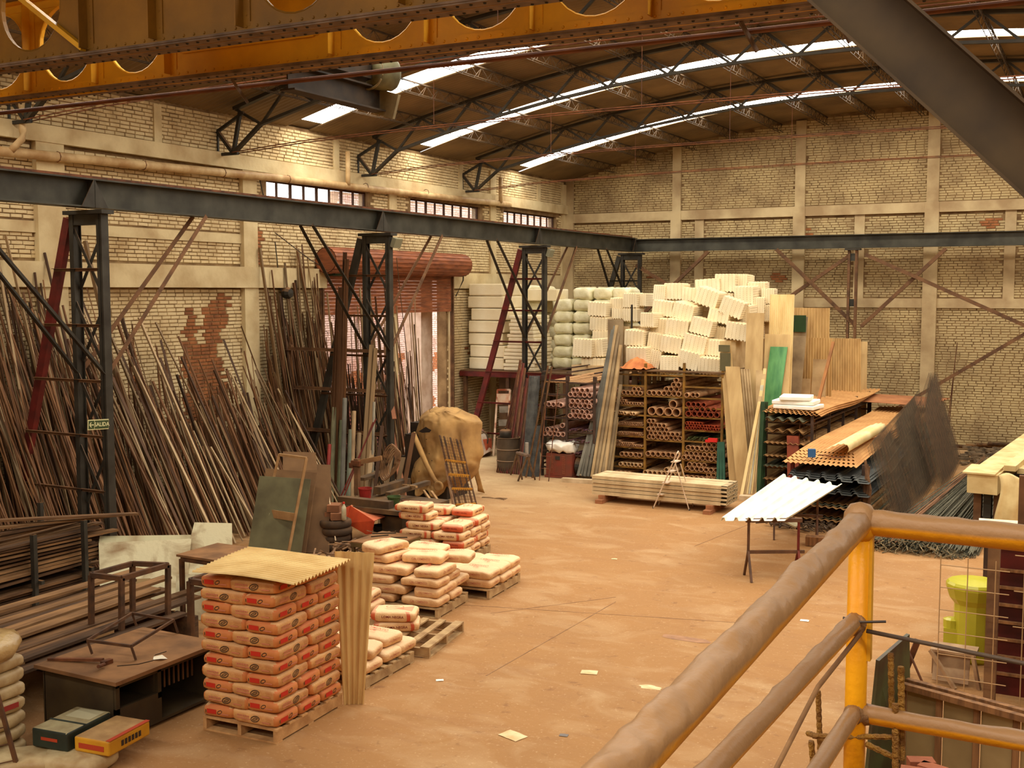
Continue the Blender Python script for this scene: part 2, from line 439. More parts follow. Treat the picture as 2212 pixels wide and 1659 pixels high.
# windows in the left wall
frame_m = mat('brown_window_frame', (84, 54, 36), (60, 40, 28), 4, 0.7)
mesh_m = mat('window_wire', (120, 88, 70), (90, 64, 50), 5)
for i, (a, b, z0, z1) in enumerate(WINS):
    w = thing('window_%d' % (i+1), 'high strip window with steel bars, %s' % ('nearest the camera and partly blown out by daylight', 'above the roller shutter end', 'in the far left corner')[i], None, (XL-0.1, (a+b)/2, z0)); w['kind'] = 'structure'
    f = MB(); x = XL-0.12
    for (p, q) in (((x, a, z0+.02), (x, b, z0+.02)), ((x, a, z1-.02), (x, b, z1-.02))): f.bar(p, q, 0.05, 0.05)
    for y in (a+.02, b-.02): f.bar((x, y, z0), (x, y, z1), 0.05, 0.05)
    f.build('window_frame', frame_m, w)
    for k in range(1, 8):
        y = a+(b-a)*k/8
        MB().bar((x, y, z0+.03), (x, y, z1-.03), 0.045 if k % 2 else 0.07, 0.04).build('window_bar', frame_m, w)
    mm = MB()
    n = 46
    for k in range(n): y = a+(b-a)*(k+.5)/n; mm.bar((x-.06, y, z0), (x-.06, y, z1), 0.004)
    for k in range(9): z = z0+(z1-z0)*(k+.5)/9; mm.bar((x-.06, a, z), (x-.06, b, z), 0.004)
    mm.build('wire_mesh', mesh_m, w)
    MB().box((x-.03, (a+b)/2, (z0+z1)/2), (0.004, b-a-.06, z1-z0-.06)).build('pane', glass_m, w)
# back wall -----------------------------------------------------------------
arch = [(XL+(XR-XL)*k/24, rz(XL+(XR-XL)*k/24)+0.02) for k in range(25)]
m_ = MB(); n_ = len(arch)
pts = [(XL-.3, 0), (XR+.3, 0)]+[(XR+.3, 8.3)]+[(x, z) for x, z in reversed(arch)]+[(XL-.3, 8.3)]
vs = [V(x, YB, z) for x, z in pts]+[V(x, YB+.3, z) for x, z in pts]; k = len(pts)
m_.add(vs, [tuple(range(k)), tuple(range(2*k-1, k-1, -1))]+[(i, k+i, k+(i+1) % k, (i+1) % k) for i in range(k)])
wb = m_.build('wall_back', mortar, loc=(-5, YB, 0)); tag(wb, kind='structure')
PB = [(-16.8, -16.45), (-12.95, -12.6), (-8.95, -8.58), (-5.08, -4.68), (-1.1, -0.7), (2.9, 3.3)]
c = MB()
for a, b in PB:
    c.span((a, YB, 0), (b, YB-0.14, 7.2)); c.span((a+.03, YB, 7.2), (b-.03, YB-0.08, rz((a+b)/2)-.02))
c.span((XL, YB, 6.9), (XR, YB-0.12, 7.2)); c.span((XL, YB, 4.1), (XR, YB-0.07, 4.38)); c.span((XL, YB, 6.08), (XR, YB-0.06, 6.22))
for a in (-12.15, -7.1, -2.9, 1.0): c.span((a, YB, 4.3), (a+.3, YB-0.05, 6.9))
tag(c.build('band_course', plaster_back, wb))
def clearB(a, z, h):
    x = a+XL
    for p, q in PB:
        if p < x-h*.6 and x+h*.6 < q: return True
    for p, q in ((6.9, 7.2), (4.1, 4.38), (6.08, 6.22)):
        if p-.03 < z < q+.03: return True
    for p in (-12.15, -7.1, -2.9, 1.0):
        if p < x < p+.3 and 4.3 < z < 6.9: return True
    return False
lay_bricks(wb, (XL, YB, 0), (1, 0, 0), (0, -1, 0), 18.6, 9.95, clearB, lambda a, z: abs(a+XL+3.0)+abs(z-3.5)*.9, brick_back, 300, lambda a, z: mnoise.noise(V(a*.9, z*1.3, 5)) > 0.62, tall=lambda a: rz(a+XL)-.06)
# right and front walls, beyond the frame
tag(MB().span((XR, YF, 0), (XR+.3, YB, 8.35)).build('wall_right', plaster_back), kind='structure')
m_ = MB(); vs = [V(x, YF, z) for x, z in pts]+[V(x, YF-.3, z) for x, z in pts]
m_.add(vs, [tuple(range(k)), tuple(range(2*k-1, k-1, -1))]+[(i, k+i, k+(i+1) % k, (i+1) % k) for i in range(k)])
tag(m_.build('wall_front', plaster_back), kind='structure')

# roof ----------------------------------------------------------------------
SKY = [(-5.6, -4.7), (-.4, .5), (10.4, 11.2), (15.6, 16.5), (20.65, 21.55), (25.5, 26.35), (31.25, 32.1)]  # strips over and behind the viewer and just past the crane added for light
cuts = [YF]+[q for s in SKY for q in s]+[YB]
NA = 30
def roof_strip(mb, y0, y1, per=0.152, amp=0.011, lift=0.0):
    nv = max(4, int((y1-y0)/per*4))
    def fn(u, v):
        x = XL-.25+(XR-XL+.5)*u; y = y0+(y1-y0)*v
        return (x, y, rz(x)+0.03+lift+amp*math.sin(2*PI*y/per))
    mb.grid(NA, nv, fn, (0, 0, 0.01))
ceil = None
mb = MB()
for a, b in zip(cuts[0::2], cuts[1::2]): roof_strip(mb, a-.06, b+.06)
for a, b in SKY:
    for x0, x1 in ((XL-.3, XL+.38 if a != 15.6 else -13.75), (XR-.38, XR+.3)): mb.grid(5, 1, lambda u, v: (x0+(x1-x0)*u, a-.08+(b-a+.16)*v, rz(x0+(x1-x0)*u)+.09))
ceil = mb.build('ceiling', roof_m); tag(ceil, 'arched roof of dirty brown corrugated sheets', kind='structure')
names = ['added unseen for light far behind the viewer', 'added unseen for light above the viewer', 'above the yellow crane', 'unseen, added for light just past the crane', 'nearest full strip, partly hidden by the hoist', 'middle of the three far strips', 'farthest strip before the back wall']
for i, (a, b) in enumerate(SKY):
    s_ = thing('skylight', 'glowing translucent skylight strip across the arched roof, '+names[i], 'skylight', (-5.2, (a+b)/2, 10), group='skylight strips across the roof'); s_['kind'] = 'structure'
    xa_ = -13.8 if a == 15.6 else XL+.35  # added strip starts late so the crane hides it from view
    for j in range(8):
        x0 = xa_+(XR-.35-xa_)*j/8; x1 = xa_+(XR-.35-xa_)*(j+1)/8
        q = MB()
        q.grid(5, 1, lambda u, v: (x0+(x1-x0)*u, a+(b-a)*v, rz(x0+(x1-x0)*u)+0.075+0.004*(j % 2)))
        q.build('roof_sheet', skylight_m, s_)
# roof trusses --------------------------------------------------------------
def truss(Y, label):
    t = thing('roof_truss', label, 'truss', (-5.2, Y, 7.45), group='arched lattice trusses')
    def pair(mb, p, q, w=0.07, g=0.05):
        for s in (-1, 1):
            d = V(0, s*g/2, 0); mb.bar(Vector(p)+d, Vector(q)+d, 0.012, w)
    X0, X1 = -16.3, 5.9; NP = 16
    xs = [X0+(X1-X0)*k/NP for k in range(NP+1)]
    top = [V(x, Y, rz(x)-0.08) for x in xs]
    low = []
    for k in range(NP):
        x = (xs[k]+xs[k+1])/2
        low.append(V(x, Y, rz(x)-0.08-0.55+(0.0 if 0 < k < NP-1 else 0.0)))
    tc = MB()
    for p, q in zip(top, top[1:]): tc.bar(p, q, 0.12, 0.07)
    tc.build('top_chord', truss_m, t)
    n0 = V(-16.35, Y, 7.45); n1 = V(5.95, Y, 7.45)
    bc = MB()
    for p, q in zip([n0]+low, low+[n1]): bc.bar(p, q, 0.10, 0.06)
    bc.build('bottom_chord', truss_m, t)
    for k in range(NP):
        for p in (top[k], top[k+1]):
            w = MB(); w.bar(p+V(0, .02, 0), low[k]+V(0, .02, 0), 0.05, 0.05); w.build('web_bar', truss_m, t)
    for n, s in ((n0, -1), (n1, 1)):
        b = MB(); b.bar(n, V(n.x+s*.42, Y, 7.93), 0.07, 0.07); b.bar(V(n.x+s*.42, Y, 7.93), V(n.x-s*.3, Y, 8.27), .06, .06)
        b.bar(n, V(n.x-s*.2, Y, 8.28), 0.07, 0.07); b.bar(V(n.x+s*.45, Y, 7.45), V(n.x-s*.12, Y, 7.45), 0.06, 0.06)
        b.bar(V(n.x+s*.42, Y, 7.45), V(n.x+s*.42, Y, 7.93), 0.04, 0.04); b.build('end_bracket', steel_dark, t)
    for dy in (-.05, .05):
        r = MB(); P = [V(-16.35+(22.3)*k/12, Y+dy, 7.47+0.28*math.sin(PI*k/12)**.6-(.02 if dy > 0 else 0)) for k in range(13)]
        r.path(P, 0.011, 5); r.build('tie_rod', steel_rust, t)
    for k in (3, 6, 9, 13):
        h = MB(); x = low[k].x; h.path([low[k], V(x, Y, 7.72)], 0.006, 4); h.build('hanger', steel_rust, t)
for Y, nm in ((13.3, 'just past the yellow crane'), (18.4, 'behind the hanging hoist'), (23.4, 'crossing the middle skylight'), (28.5, 'last before the back wall')):
    truss(Y, 'dark arched steel lattice truss under the roof, '+nm)
# lattice purlins along the hall
pm = None
for k in range(1, 16):
    x = -16.3+22.2*k/16; z = rz(x)-0.03
    if pm is None:
        mb = MB(); y0, y1 = 6.0, 35.4; h = 0.26
        mb.bar((0, y0, -.02), (0, y1, -.02), 0.04, 0.03); mb.bar((-.05, y0, -h), (-.05, y1, -h), 0.014); mb.bar((.05, y0, -h), (.05, y1, -h), 0.014)
        n = 118
        for j in range(n):
            a = y0+(y1-y0)*j/n; b = y0+(y1-y0)*(j+1)/n
            for s in (-.05, .05):
                mb.sect([(-.005, -.005), (.005, -.005), (0, .006)], (0, a, -.02) if j % 2 == 0 else (s, a, -h), (s, b, -h) if j % 2 == 0 else (0, b, -.02))
        o = mb.build('lattice_purlin', lattice_m, local=True); pm = o
    else:
        o = pm.copy(); COL.objects.link(o)
    o.location = (x, 0, z)
    tag(o, 'lattice purlin under the roof, %s from the left wall' % ['first', 'second', 'third', 'fourth', 'fifth', 'sixth', 'seventh', 'eighth', 'ninth', 'tenth', 'eleventh', 'twelfth', 'thirteenth', 'fourteenth', 'fifteenth'][k-1], 'purlin', 'lattice purlins under the roof')

# ------------------------------------------------------------------ runway beams and towers
XB = -14.0
rb = thing('runway_beam', 'long blue-grey steel crane runway beam along the left wall', 'beam', (XB, 20, 5.87))
MB().ibeam((XB, 5, 6.09), (XB, 34.75, 6.09), 0.30, 0.44, 0.022, 0.014).build('i_beam', steel_blue, rb)
MB().bar((XB, 5, 6.335), (XB, 34.6, 6.335), 0.06, 0.05).build('rail', steel_rust, rb)
bb = thing('runway_beam', 'dark steel beam running across in front of the back brick wall', 'beam', (-5, 34.75, 5.87))
MB().ibeam((XB-.1, 34.75, 6.07), (XR-.05, 34.75, 6.07), 0.26, 0.40, 0.02, 0.012).build('i_beam', steel_blue, bb)
TW = [12.46, 20.2, 27.64, 34.6]
tl = ['nearest the camera, carrying the exit sign', 'second from the camera, among the bar stock', 'third, in front of the wrapped foam', 'far corner one under the beam joint']
for i, Y in enumerate(TW):
    t = thing('lattice_tower', 'dark lattice steel column with sloping buttress leg, '+tl[i], 'tower', (XB, Y, 0), group='steel towers under the left runway beam')
    s = 0.30
    for dx in (-s, s):
        cc = MB(); cc.channel((XB+dx, Y, 0), (XB+dx, Y, 5.78), 0.05, 0.16, 0.01, up=(0, 1, 0), fx=-1 if dx < 0 else 1)
        cc.box((XB+dx*1.1, Y, 2.9), (0.04, 0.14, 5.76)); cc.build('column', steel_dark, t)
    z = 0.15; k = 0
    while z < 5.4:
        for q in (1, -1):
            MB().bar((XB-q*s*.9, Y+q*.05, z), (XB+q*s*.9, Y+q*.05, z+0.92), 0.055, 0.012, up=(0, 1, 0)).build('lacing_bar', steel_dark, t)
        z += 1.12; k += 1
    MB().box((XB, Y, 5.80), (0.85, 0.24, 0.06)).box((XB, Y, 5.69), (0.62, 0.14, 0.16)).build('cap_plate', steel_dark, t)
    g = MB()
    for sy in (-1, 1):
        g.add([V(XB+.15, Y+sy*.01, 6.29), V(XB+.15, Y+sy*.26, 5.87), V(XB+.15, Y+sy*.01, 5.87), V(XB+.16, Y+sy*.01, 6.29), V(XB+.16, Y+sy*.26, 5.87), V(XB+.16, Y+sy*.01, 5.87)], [(0, 1, 2), (3, 5, 4), (0, 3, 4, 1), (1, 4, 5, 2), (2, 5, 3, 0)])
    g.box((XB+.08, Y, 6.08), (0.15, 0.012, 0.40)); g.build('gusset', steel_dark, t)
    legm = (steel_red, steel_dark, steel_red, steel_dark)[i]
    tx, bx = XB-.42, XB-2.15
    lg = MB(); lg.bar((tx, Y, 5.72), (bx, Y, 0), 0.10, 0.15); lg.build('buttress_leg', legm, t)
    for j in range(6):
        z = 4.95-j*0.86
        if z < .3: break
        xx = tx+(bx-tx)*(5.72-z)/5.72
        MB().angle((xx-.08, Y-.05, z), (XB+.28, Y-.05, z), 0.05, 0.008, fy=-1).build('rung', (steel_brown, steel_brown, steel_red, steel_dark)[i], t)
    # knee braces to the beam, in pairs
    for q in (-1, 1):
        if i == 3 and q == 1: continue
        for dx in (-s, s):
            b = MB(); z0 = 3.32; b.angle((XB+dx*.5, Y+q*2.45, 5.86), (XB+dx, Y+q*.08, z0), 0.075, 0.01)
            b.build('knee_brace', (steel_dark if q < 0 else steel_brown), t)
# towers on the back line
for X, nm in ((-6.95, 'narrow twin-channel steel column before the back brick wall, behind the sheet stock'), (0.15, 'twin-channel steel column before the back wall, right of the frame')):
    t = thing('lattice_tower', nm, 'tower', (X, 34.6, 0)); Y = 34.6
    for dx in (-.12, .12): MB().channel((X+dx, Y, 0), (X+dx, Y, 5.8), 0.05, 0.12, 0.01, up=(0, 1, 0), fx=1 if dx > 0 else -1).box((X+dx, Y, 2.9), (.05, .1, 5.8)).build('column', steel_brown, t)
    for z in (1.2, 2.8, 4.25, 5.6): MB().box((X, Y, z), (0.3, 0.02, 0.22)).build('batten_plate', steel_blue, t)
    MB().box((X, Y, 5.83), (0.44, 0.25, 0.05)).build('cap_plate', steel_dark, t)
def brace(p, q, lab): 
    o = MB().angle(p, q, 0.10, 0.012).build('brace', steel_brown); tag(o, lab, 'brace', 'diagonal braces before the back wall')
Y = 34.62
brace(YP(1675, 541, Y), YP(1846, 706, Y), 'short diagonal steel brace descending right to the back column')
brace(YP(1835, 556, Y), YP(1560, 745, Y), 'long diagonal steel brace descending left from the back column towards the foam pile')
brace(YP(1868, 553, Y), V(.1, Y, 2.5), 'long diagonal steel brace descending right from the top of the back column')
brace(YP(2046, 539, Y), YP(1862, 708, Y), 'short diagonal steel brace rising right from the back column')
brace(V(.1, Y, 4.9), YP(1905, 905, Y), 'long diagonal steel brace descending left behind the mesh panels')
brace(YP(1532, 545, Y), YP(1380, 690, Y), 'diagonal steel brace descending left to the far corner tower')
brace(YP(1372, 575, Y), YP(1560, 690, Y), 'diagonal steel brace descending right from the far corner tower')
# exit sign on the first tower
sg = thing('exit_sign', 'small dark green exit sign with arrow on the nearest tower', 'sign', XP(212, 917, XB+.36))
base = ORG[sg.name]; u = V(0, 1, 0)
MB().box(base+V(0, .0, 0), (0.012, 0.40, 0.155), RX(-.06)).build('plate', mat('glow_border', (196, 190, 140), None), sg)
MB().box(base+V(.008, -.135, .009), (0.004, 0.105, 0.125), RX(-.06)).box(base+V(.008, .062, -.004), (0.004, 0.262, 0.125), RX(-.06)).build('field', mat('exit_green', (52, 66, 34), None, rough=.5), sg)
vs, fs = text_mesh('SALIDA', 0.088)
MB().add([base+V(.0115, v.x+.062, v.y-.004-.06*v.x) for v in vs], fs).build('lettering', mat('sign_letter', (214, 208, 158), None), sg)
ar = MB()
for p, q in (((-.175, .01), (-.095, .005)), ((-.175, .01), (-.14, .045)), ((-.175, .01), (-.14, -.027))):
    ar.bar(base+V(.0115, p[0], p[1]), base+V(.0115, q[0], q[1]), 0.013, .002, up=(1, 0, 0))
ar.build('arrow', MAT['sign_letter'], sg)
# small floodlights on the towers
for (px, py, nm, Yy) in ((836, 517, 'small floodlight on the second lattice tower', 20.2), (1172, 545, 'small floodlight on the third lattice tower', 27.64)):
    p = V(XB+.42, Yy+.1, 5.62)
    t = thing('floodlight', nm, 'light', p)
    MB().box(p, (0.10, 0.26, 0.20), RY(.35)).build('housing', mat('grey_housing', (120, 116, 92), None, rough=.6), t)
    MB().box(p+V(.055, 0, .02), (0.008, 0.22, 0.16), RY(.35)).build('lens', mat('lamp_glass', (190, 190, 160), None, rough=.2), t)
    MB().bar(p+V(-.05, 0, 0), p+V(-.14, 0, .03), .02, .02).build('bracket', steel_dark, t)
# drain pipes on the left wall
dp = thing('drain_pipe', 'long cream drain pipe sloping along the top of the left wall', 'pipe', (XL+.15, 20, 7))
P = [V(XL+.24, 11, 6.86), V(XL+.24, 13.1, 6.93), V(XL+.24, 20, 7.1), V(XL+.24, 26, 7.17), V(XL+.24, 31, 7.24)]
MB().path(P, 0.085, 12).build('pipe', pipe_m, dp, smooth=True)
for y in (14.1, 16.1, 18.3, 20.4, 23.4, 26.2):
    z = 6.93+(y-13.1)*.0235; cl = MB(); cl.path([V(XL+.24+.092*math.cos(a), y, z+.092*math.sin(a)) for a in [k*PI/4 for k in range(-3, 4)]], .008, 5)
    cl.build('pipe_clamp', steel_rust, dp)
for y, z0, z1, nm in ((13.35, 6.95, 8.0, 'cream downpipe with an elbow at the top left of the wall'), (22.6, 7.15, 7.95, 'short vertical cream downpipe above the first window'), (30.3, 7.25, 8.0, 'short vertical cream downpipe in the far left corner')):
    o = MB().path([V(XL+.3, y-.25 if y < 14 else y, z0), V(XL+.3, y-.02 if y < 14 else y, z0+.22), V(XL+.3, y, z0+.35), V(XL+.3, y, z1)], .06, 10).build('downpipe', pipe_m, smooth=True)
    tag(o, nm, 'pipe')

# ------------------------------------------------------------------ shutter door, outside
shutter_m = mat('rusty_orange_shutter', (158, 92, 56), (116, 66, 42), 2.5, 0.6, stretch=(1, 1, 6))
d = thing('door_1', 'rust-orange roller shutter rolled most of the way up in the left wall', None, (XL+.1, 24.8, 0)); d['kind'] = 'structure'
y0, y1 = DOOR[0]-.15, DOOR[1]+.1
n = 14
for k in range(n):
    z = 4.02+k*.085
    MB().sect([(-.0, -.04), (.018, -.02), (.022, .0), (.018, .02), (0, .04), (-.012, .04), (-.012, -.04)], (XL+.1, y1, z+.04), (XL+.1, y0, z+.04)).build('slat', shutter_m, d)
rl = MB()
for k in range(20):
    a = 2*PI*k/20; a2 = 2*PI*(k+1)/20; r = .31
    rl.sect([(r*math.cos(a), r*math.sin(a)), (r*math.cos(a2), r*math.sin(a2)), (.985*r*math.cos(a2), .985*r*math.sin(a2)), (.985*r*math.cos(a), .985*r*math.sin(a))], (XL+.36, y0-.2, 5.32), (XL+.36, y1+.25, 5.32))
    rl.bar((XL+.36+r*math.cos(a), y0-.2, 5.32+r*math.sin(a)), (XL+.36+r*math.cos(a), y1+.25, 5.32+r*math.sin(a)), .02, .02)
rl.tube((XL+.36, y0-.2, 5.32), (XL+.36, y1+.24, 5.32), .29, 20)
rl.build('shutter_roll', shutter_m, d)
for y in (y0-.05, y1+.05):
    g = MB(); g.channel((XL+.1, y, 0), (XL+.1, y, 5.1), .06, .1, .008, up=(1, 0, 0)); g.box((XL+.06, y, 2.5), (.1, .08, 5.0)); g.build('guide_rail', steel_brown, d)
MB().path([V(XL+.36, y1+.3, 5.3), V(XL+.3, y1+.36, 4.9), V(XL+.14, y1+.22, 4.45)], .02, 5).build('chain_arm', steel_dark, d)
for y in (DOOR[0]-.25, DOOR[1]+.22):
    tag(MB().span((XL-.02, y-.12, 0), (XL+.07, y+.12, 4.9)).build('door_jamb', plaster, d))
# alley outside
tag(MB().box((-21.2, 30.5, -0.11), (8.6, 36, 0.2)).build('pavement', mat('alley_concrete', (196, 170, 140), (160, 128, 98), 1.5)), 'pale concrete alley floor outside the roller shutter', None, kind='structure')
ow = MB().span((-22.2, 14, 0), (-22, 29.4, 6.6)).span((-22.2, 29.4, 0), (-22, 47, 7.75)).build('alley_wall', mortar_out, loc=(-22, 24, 0)); tag(ow, 'sunlit whitewashed brick wall across the alley', None, kind='structure')
lay_bricks(ow, (-22, 14, 0), (0, 1, 0), (1, 0, 0), 33, 7.7, lambda a, z, h: z > 6.55 and a+h > 15.3 and a-h < 15.5 or (a < 15.5 and z > 6.55), lambda a, z: abs(a-14.5)+abs(z-3.2), brick_out, 300, lambda a, z: z < 2.4 and mnoise.noise(V(a, z, 3)) > .1)
tag(MB().span((-17.9, 27.15, 0), (-17.35, 27.75, 5.2)).build('concrete_pillar', mat('pale_concrete', (222, 200, 180), (190, 160, 136), 3)), 'pale concrete pillar just outside the shutter opening', 'pillar')
# ------------------------------------------------------------------ overhead travelling crane
cr = thing('overhead_crane', 'old yellow riveted plate-girder crane bridge with round holes spanning overhead', 'crane', (-4, 9.1, 6.95))
yellow_dim = mat('shaded_yellow_paint', (150, 104, 30), (112, 78, 28), 1.6, .55, bump=.15, bscale=20, lo=.35, hi=.75)  # darker copy of the yellow: weak light on the near girder put into colour
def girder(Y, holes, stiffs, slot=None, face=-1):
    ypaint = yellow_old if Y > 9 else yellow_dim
    z0, z1 = 7.0, 8.12; X0, X1 = -13.6, 6.2; r = 0.46; zc = 7.58; th = .014
    mb = MB(); xs = X0
    def cell(cx):
        n = 24; w = .56; out = []; inn = []
        for k in range(n):
            a = 2*PI*k/n; c, s = math.cos(a), math.sin(a); q = max(abs(c)/w, abs(s)/w)
            out.append((cx+c/q, zc+s/q)); inn.append((cx+c*r, zc+s*r))
        vs = []
        for y in (Y-th/2, Y+th/2): vs += [V(x, y, z) for x, z in out]+[V(x, y, z) for x, z in inn]
        fs = []
        for k in range(n):
            j = (k+1) % n
            fs += [(k, j, n+j, n+k), (3*n+k, 3*n+j, 2*n+j, 2*n+k), (n+k, n+j, 3*n+j, 3*n+k)]
        mb.add(vs, fs)
        mb.span((cx-w, Y-th/2, z0-.05), (cx+w, Y+th/2, zc-w)); mb.span((cx-w, Y-th/2, zc+w), (cx+w, Y+th/2, z1+.05))
        # flanged collar round the hole
        mb.path([V(cx+r*math.cos(2*PI*k/28), Y, zc+r*math.sin(2*PI*k/28)) for k in range(28)], .012, 5, closed=True)
        for k in range(28):
            a, b = 2*PI*k/28, 2*PI*(k+1)/28
            mb.add([V(cx+r*math.cos(a), Y-.01, zc+r*math.sin(a)), V(cx+r*math.cos(b), Y-.01, zc+r*math.sin(b)), V(cx+r*math.cos(b), Y+.055, zc+r*math.sin(b)), V(cx+r*math.cos(a), Y+.055, zc+r*math.sin(a))], [(0, 1, 2, 3)])
    last = X0
    for h in sorted(holes):
        if h-.56 > last: mb.span((last, Y-th/2, z0-.05), (h-.56, Y+th/2, z1+.05))
        cell(h); last = h+.56
    mb.span((last, Y-th/2, z0-.05), (X1, Y+th/2, z1+.05))
    mb.build('web_plate', ypaint, cr)
    for z in (z0, z1):
        s = 1 if z == z0 else -1
        f = MB(); f.box(((X0+X1)/2, Y, z-s*.022), (X1-X0, .34, .02)); f.box(((X0+X1)/2+1, Y, z-s*.04), (X1-X0-4, .32, .016))
        f.build('flange', yellow_under, cr)
        a = MB()
        for q in (-1, 1):
            a.box(((X0+X1)/2, Y+q*.0125, z+s*.045), (X1-X0, .011, .11)); a.box(((X0+X1)/2, Y+q*.06, z-s*.006), (X1-X0, .10, .011))
        a.build('flange_angle', ypaint, cr)
    rvs = MB(); rvu = MB(); n = int((X1-X0)/.13)
    def dome(c, d, r=.017, rv=None):
        rv = rv or rvs
        c = Vector(c); d = Vector(d); a = d.orthogonal().normalized(); b = d.cross(a); vs = [c+(a*math.cos(t)+b*math.sin(t))*r for t in [k*PI/3 for k in range(6)]]
        vs += [c+d*r*.6+(a*math.cos(t)+b*math.sin(t))*r*.6 for t in [k*PI/3 for k in range(6)]]
        rv.add(vs, [(i, (i+1) % 6, 6+(i+1) % 6, 6+i) for i in range(6)]+[(6, 7, 8, 9, 10, 11)])
    for k in range(n):
        x = X0+.1+k*.13
        dome((x, Y-.018, z0+.055), (0, -1, 0))
        if x > -9: pass
        for q in (-.11, .11): dome((x+(.065 if q > 0 else 0), Y+q, z0-.05), (0, 0, -1), .017, rvu)
    for s_ in stiffs:
        for k in range(6): dome((s_+.045, Y-.016, z0+.16+k*.16), (0, -1, 0), .014)
    tag(rvs.build('rivets', ypaint, cr), kind='stuff'); tag(rvu.build('rivets', steel_dark, cr), 'dark rivet heads under the flange', kind='stuff')
    for s_ in stiffs:
        MB().box((s_, Y-.07, (z0+z1)/2), (.012, .12, z1-z0-.1)).box((s_+.04, Y-.014, (z0+z1)/2), (.09, .012, z1-z0-.12)).build('stiffener', ypaint, cr)
    if slot:
        MB().box(((slot[0]+slot[1])/2, Y-.016, zc-.05), (slot[1]-slot[0], .012, .5)).box(((slot[0]+slot[1])/2, Y-.03, zc-.3), (slot[1]-slot[0]-.1, .02, .03)).build('doubler_plate', yellow_old, cr)
S2 = [-13.07, -11.91, -10.75, -9.59, -7.3, -6.13, -4.96, -3.78, -2.6, -1.42, -.24, .94, 2.1, 3.3, 4.5]
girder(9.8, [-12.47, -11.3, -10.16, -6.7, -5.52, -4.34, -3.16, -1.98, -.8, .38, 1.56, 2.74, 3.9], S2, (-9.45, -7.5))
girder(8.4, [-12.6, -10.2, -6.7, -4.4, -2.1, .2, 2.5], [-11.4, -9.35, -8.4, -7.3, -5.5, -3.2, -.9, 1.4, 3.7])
for x in (-9.36,):
    MB().bar((x-1.5, 8.36, 8.05), (x, 8.34, 7.05), .07, .05).build('diagonal_strut', yellow_old, cr)
o = MB().path([V(-12.9, 10.0, 6.88), V(5.6, 10.0, 6.88)], .026, 8).build('conduit_pipe', mat('brown_conduit', (120, 70, 40), (90, 52, 32), 4, .6), cr)
for x in (-8.8, -3.0, -2.2): MB().bar((x, 9.9, 6.95), (x+.12, 10.02, 6.7), .03, .03).build('pipe_hanger', yellow_under, cr)
# hoist trolley hanging on the far side of the bridge
ht = thing('hoist', 'dark hoist with round motor cover and dusty side beam hanging behind the crane', 'hoist', (-7.6, 11, 6.7))
hoist_d = mat('oily_dark_steel', (64, 50, 36), (40, 32, 26), 4, .6); hoist_g = mat('dusty_grey_cover', (150, 136, 100), (110, 96, 70), 4, .7)
HX, HZ = -8.1, 6.97
MB().ibeam((HX, 10.0, HZ-.04), (HX, 11.75, HZ-.04), .20, .28, .02, .02).build('runner_beam', hoist_d, ht)
MB().box((HX-.1, 10.9, HZ+.30), (.4, 1.4, .26)).box((HX-.3, 10.6, HZ+.5), (.5, .6, .3)).box((HX+.3, 10.4, HZ+.35), (.5, .4, .2)).build('gear_case', hoist_d, ht)
MB().box((HX+.02, 11.78, HZ-.06), (.46, .05, .30), RY(.3)).build('end_plate', hoist_g, ht)
m = MB(); m.lathe([(.02, 0), (.13, .0), (.19, .03), (.2, .06), (.2, .30), (.17, .34)], (HX+.04, 11.5, HZ+.26), 24, RX(-PI/2)@RY(.5)); m.build('motor_cover', mat('grey_green_cover', (120, 116, 84), (84, 80, 58), 5, .5), ht, smooth=True)
MB().path([V(HX+.04+.205*math.cos(t), 11.48, HZ+.26+.205*math.sin(t)) for t in [k*PI/12 for k in range(24)]], .014, 6, closed=True).build('cover_rim', hoist_g, ht)
MB().box((HX-.34, 11.3, HZ+.42), (.22, .14, .42)).box((HX-.14, 11.3, HZ+.5), (.1, .12, .3)).box((HX-.3, 11.2, HZ+.3), (.1, .1, .2)).build('yellow_bracket', yellow_old, ht)
MB().path([V(HX, 9.9, HZ+.3), V(HX, 10.6, HZ+.45), V(HX-.6, 11.2, HZ+.5)], .02, 6).build('cable', hoist_d, ht)

# heavy inclined channel crossing the upper right corner
sb = thing('inclined_beam', 'heavy brown steel beam slanting down across the upper right corner', 'beam', YP(1990, 130, 5.2))
p, q = YP(1760, -80, 5.2), YP(2330, 430, 5.2)
MB().channel(p, q, .16, .27, .012, up=(0, 0, 1)).build('channel', mat('dull_brown_beam', (84, 64, 38), (64, 48, 30), 3, .6), sb)
MB().bar(p+V(.02, .1, .14), q+V(.02, .1, .14), .2, .012).build('flange', MAT['dull_brown_beam'], sb)

# ------------------------------------------------------------------ mezzanine deck and railing
rail_m = mat('dusty_yellow_rail', (222, 150, 20), (196, 122, 22), 2.0, .45, bump=.2, bscale=30, dust=(150, 112, 74), dust_amt=1.0, lo=.4, hi=.8)
N = rail_m.node_tree.nodes
for n in N:      # the caked dust covers the whole upper half of every rail
    if n.type == 'MAP_RANGE' and abs(n.inputs[2].default_value-0.8) < 1e-3 and abs(n.inputs[1].default_value-0.2) < 1e-3:
        n.inputs[1].default_value = -0.22; n.inputs[2].default_value = 0.05
dust_m = mat('caked_dust', (156, 116, 76), (126, 92, 60), 14, .95, bump=.6, bscale=60)
post_m = mat('yellow_post_paint', (240, 168, 22), (222, 142, 20), 3, .4, bump=.15, bscale=40)
dk = MB().span((-.56, -3.5, 2.84), (5.5, 3.3, 2.95)).build('deck', mat('checker_deck', (110, 80, 54), (84, 60, 42), 4, .8)); tag(dk, 'brown mezzanine deck under the viewer', None, kind='structure')
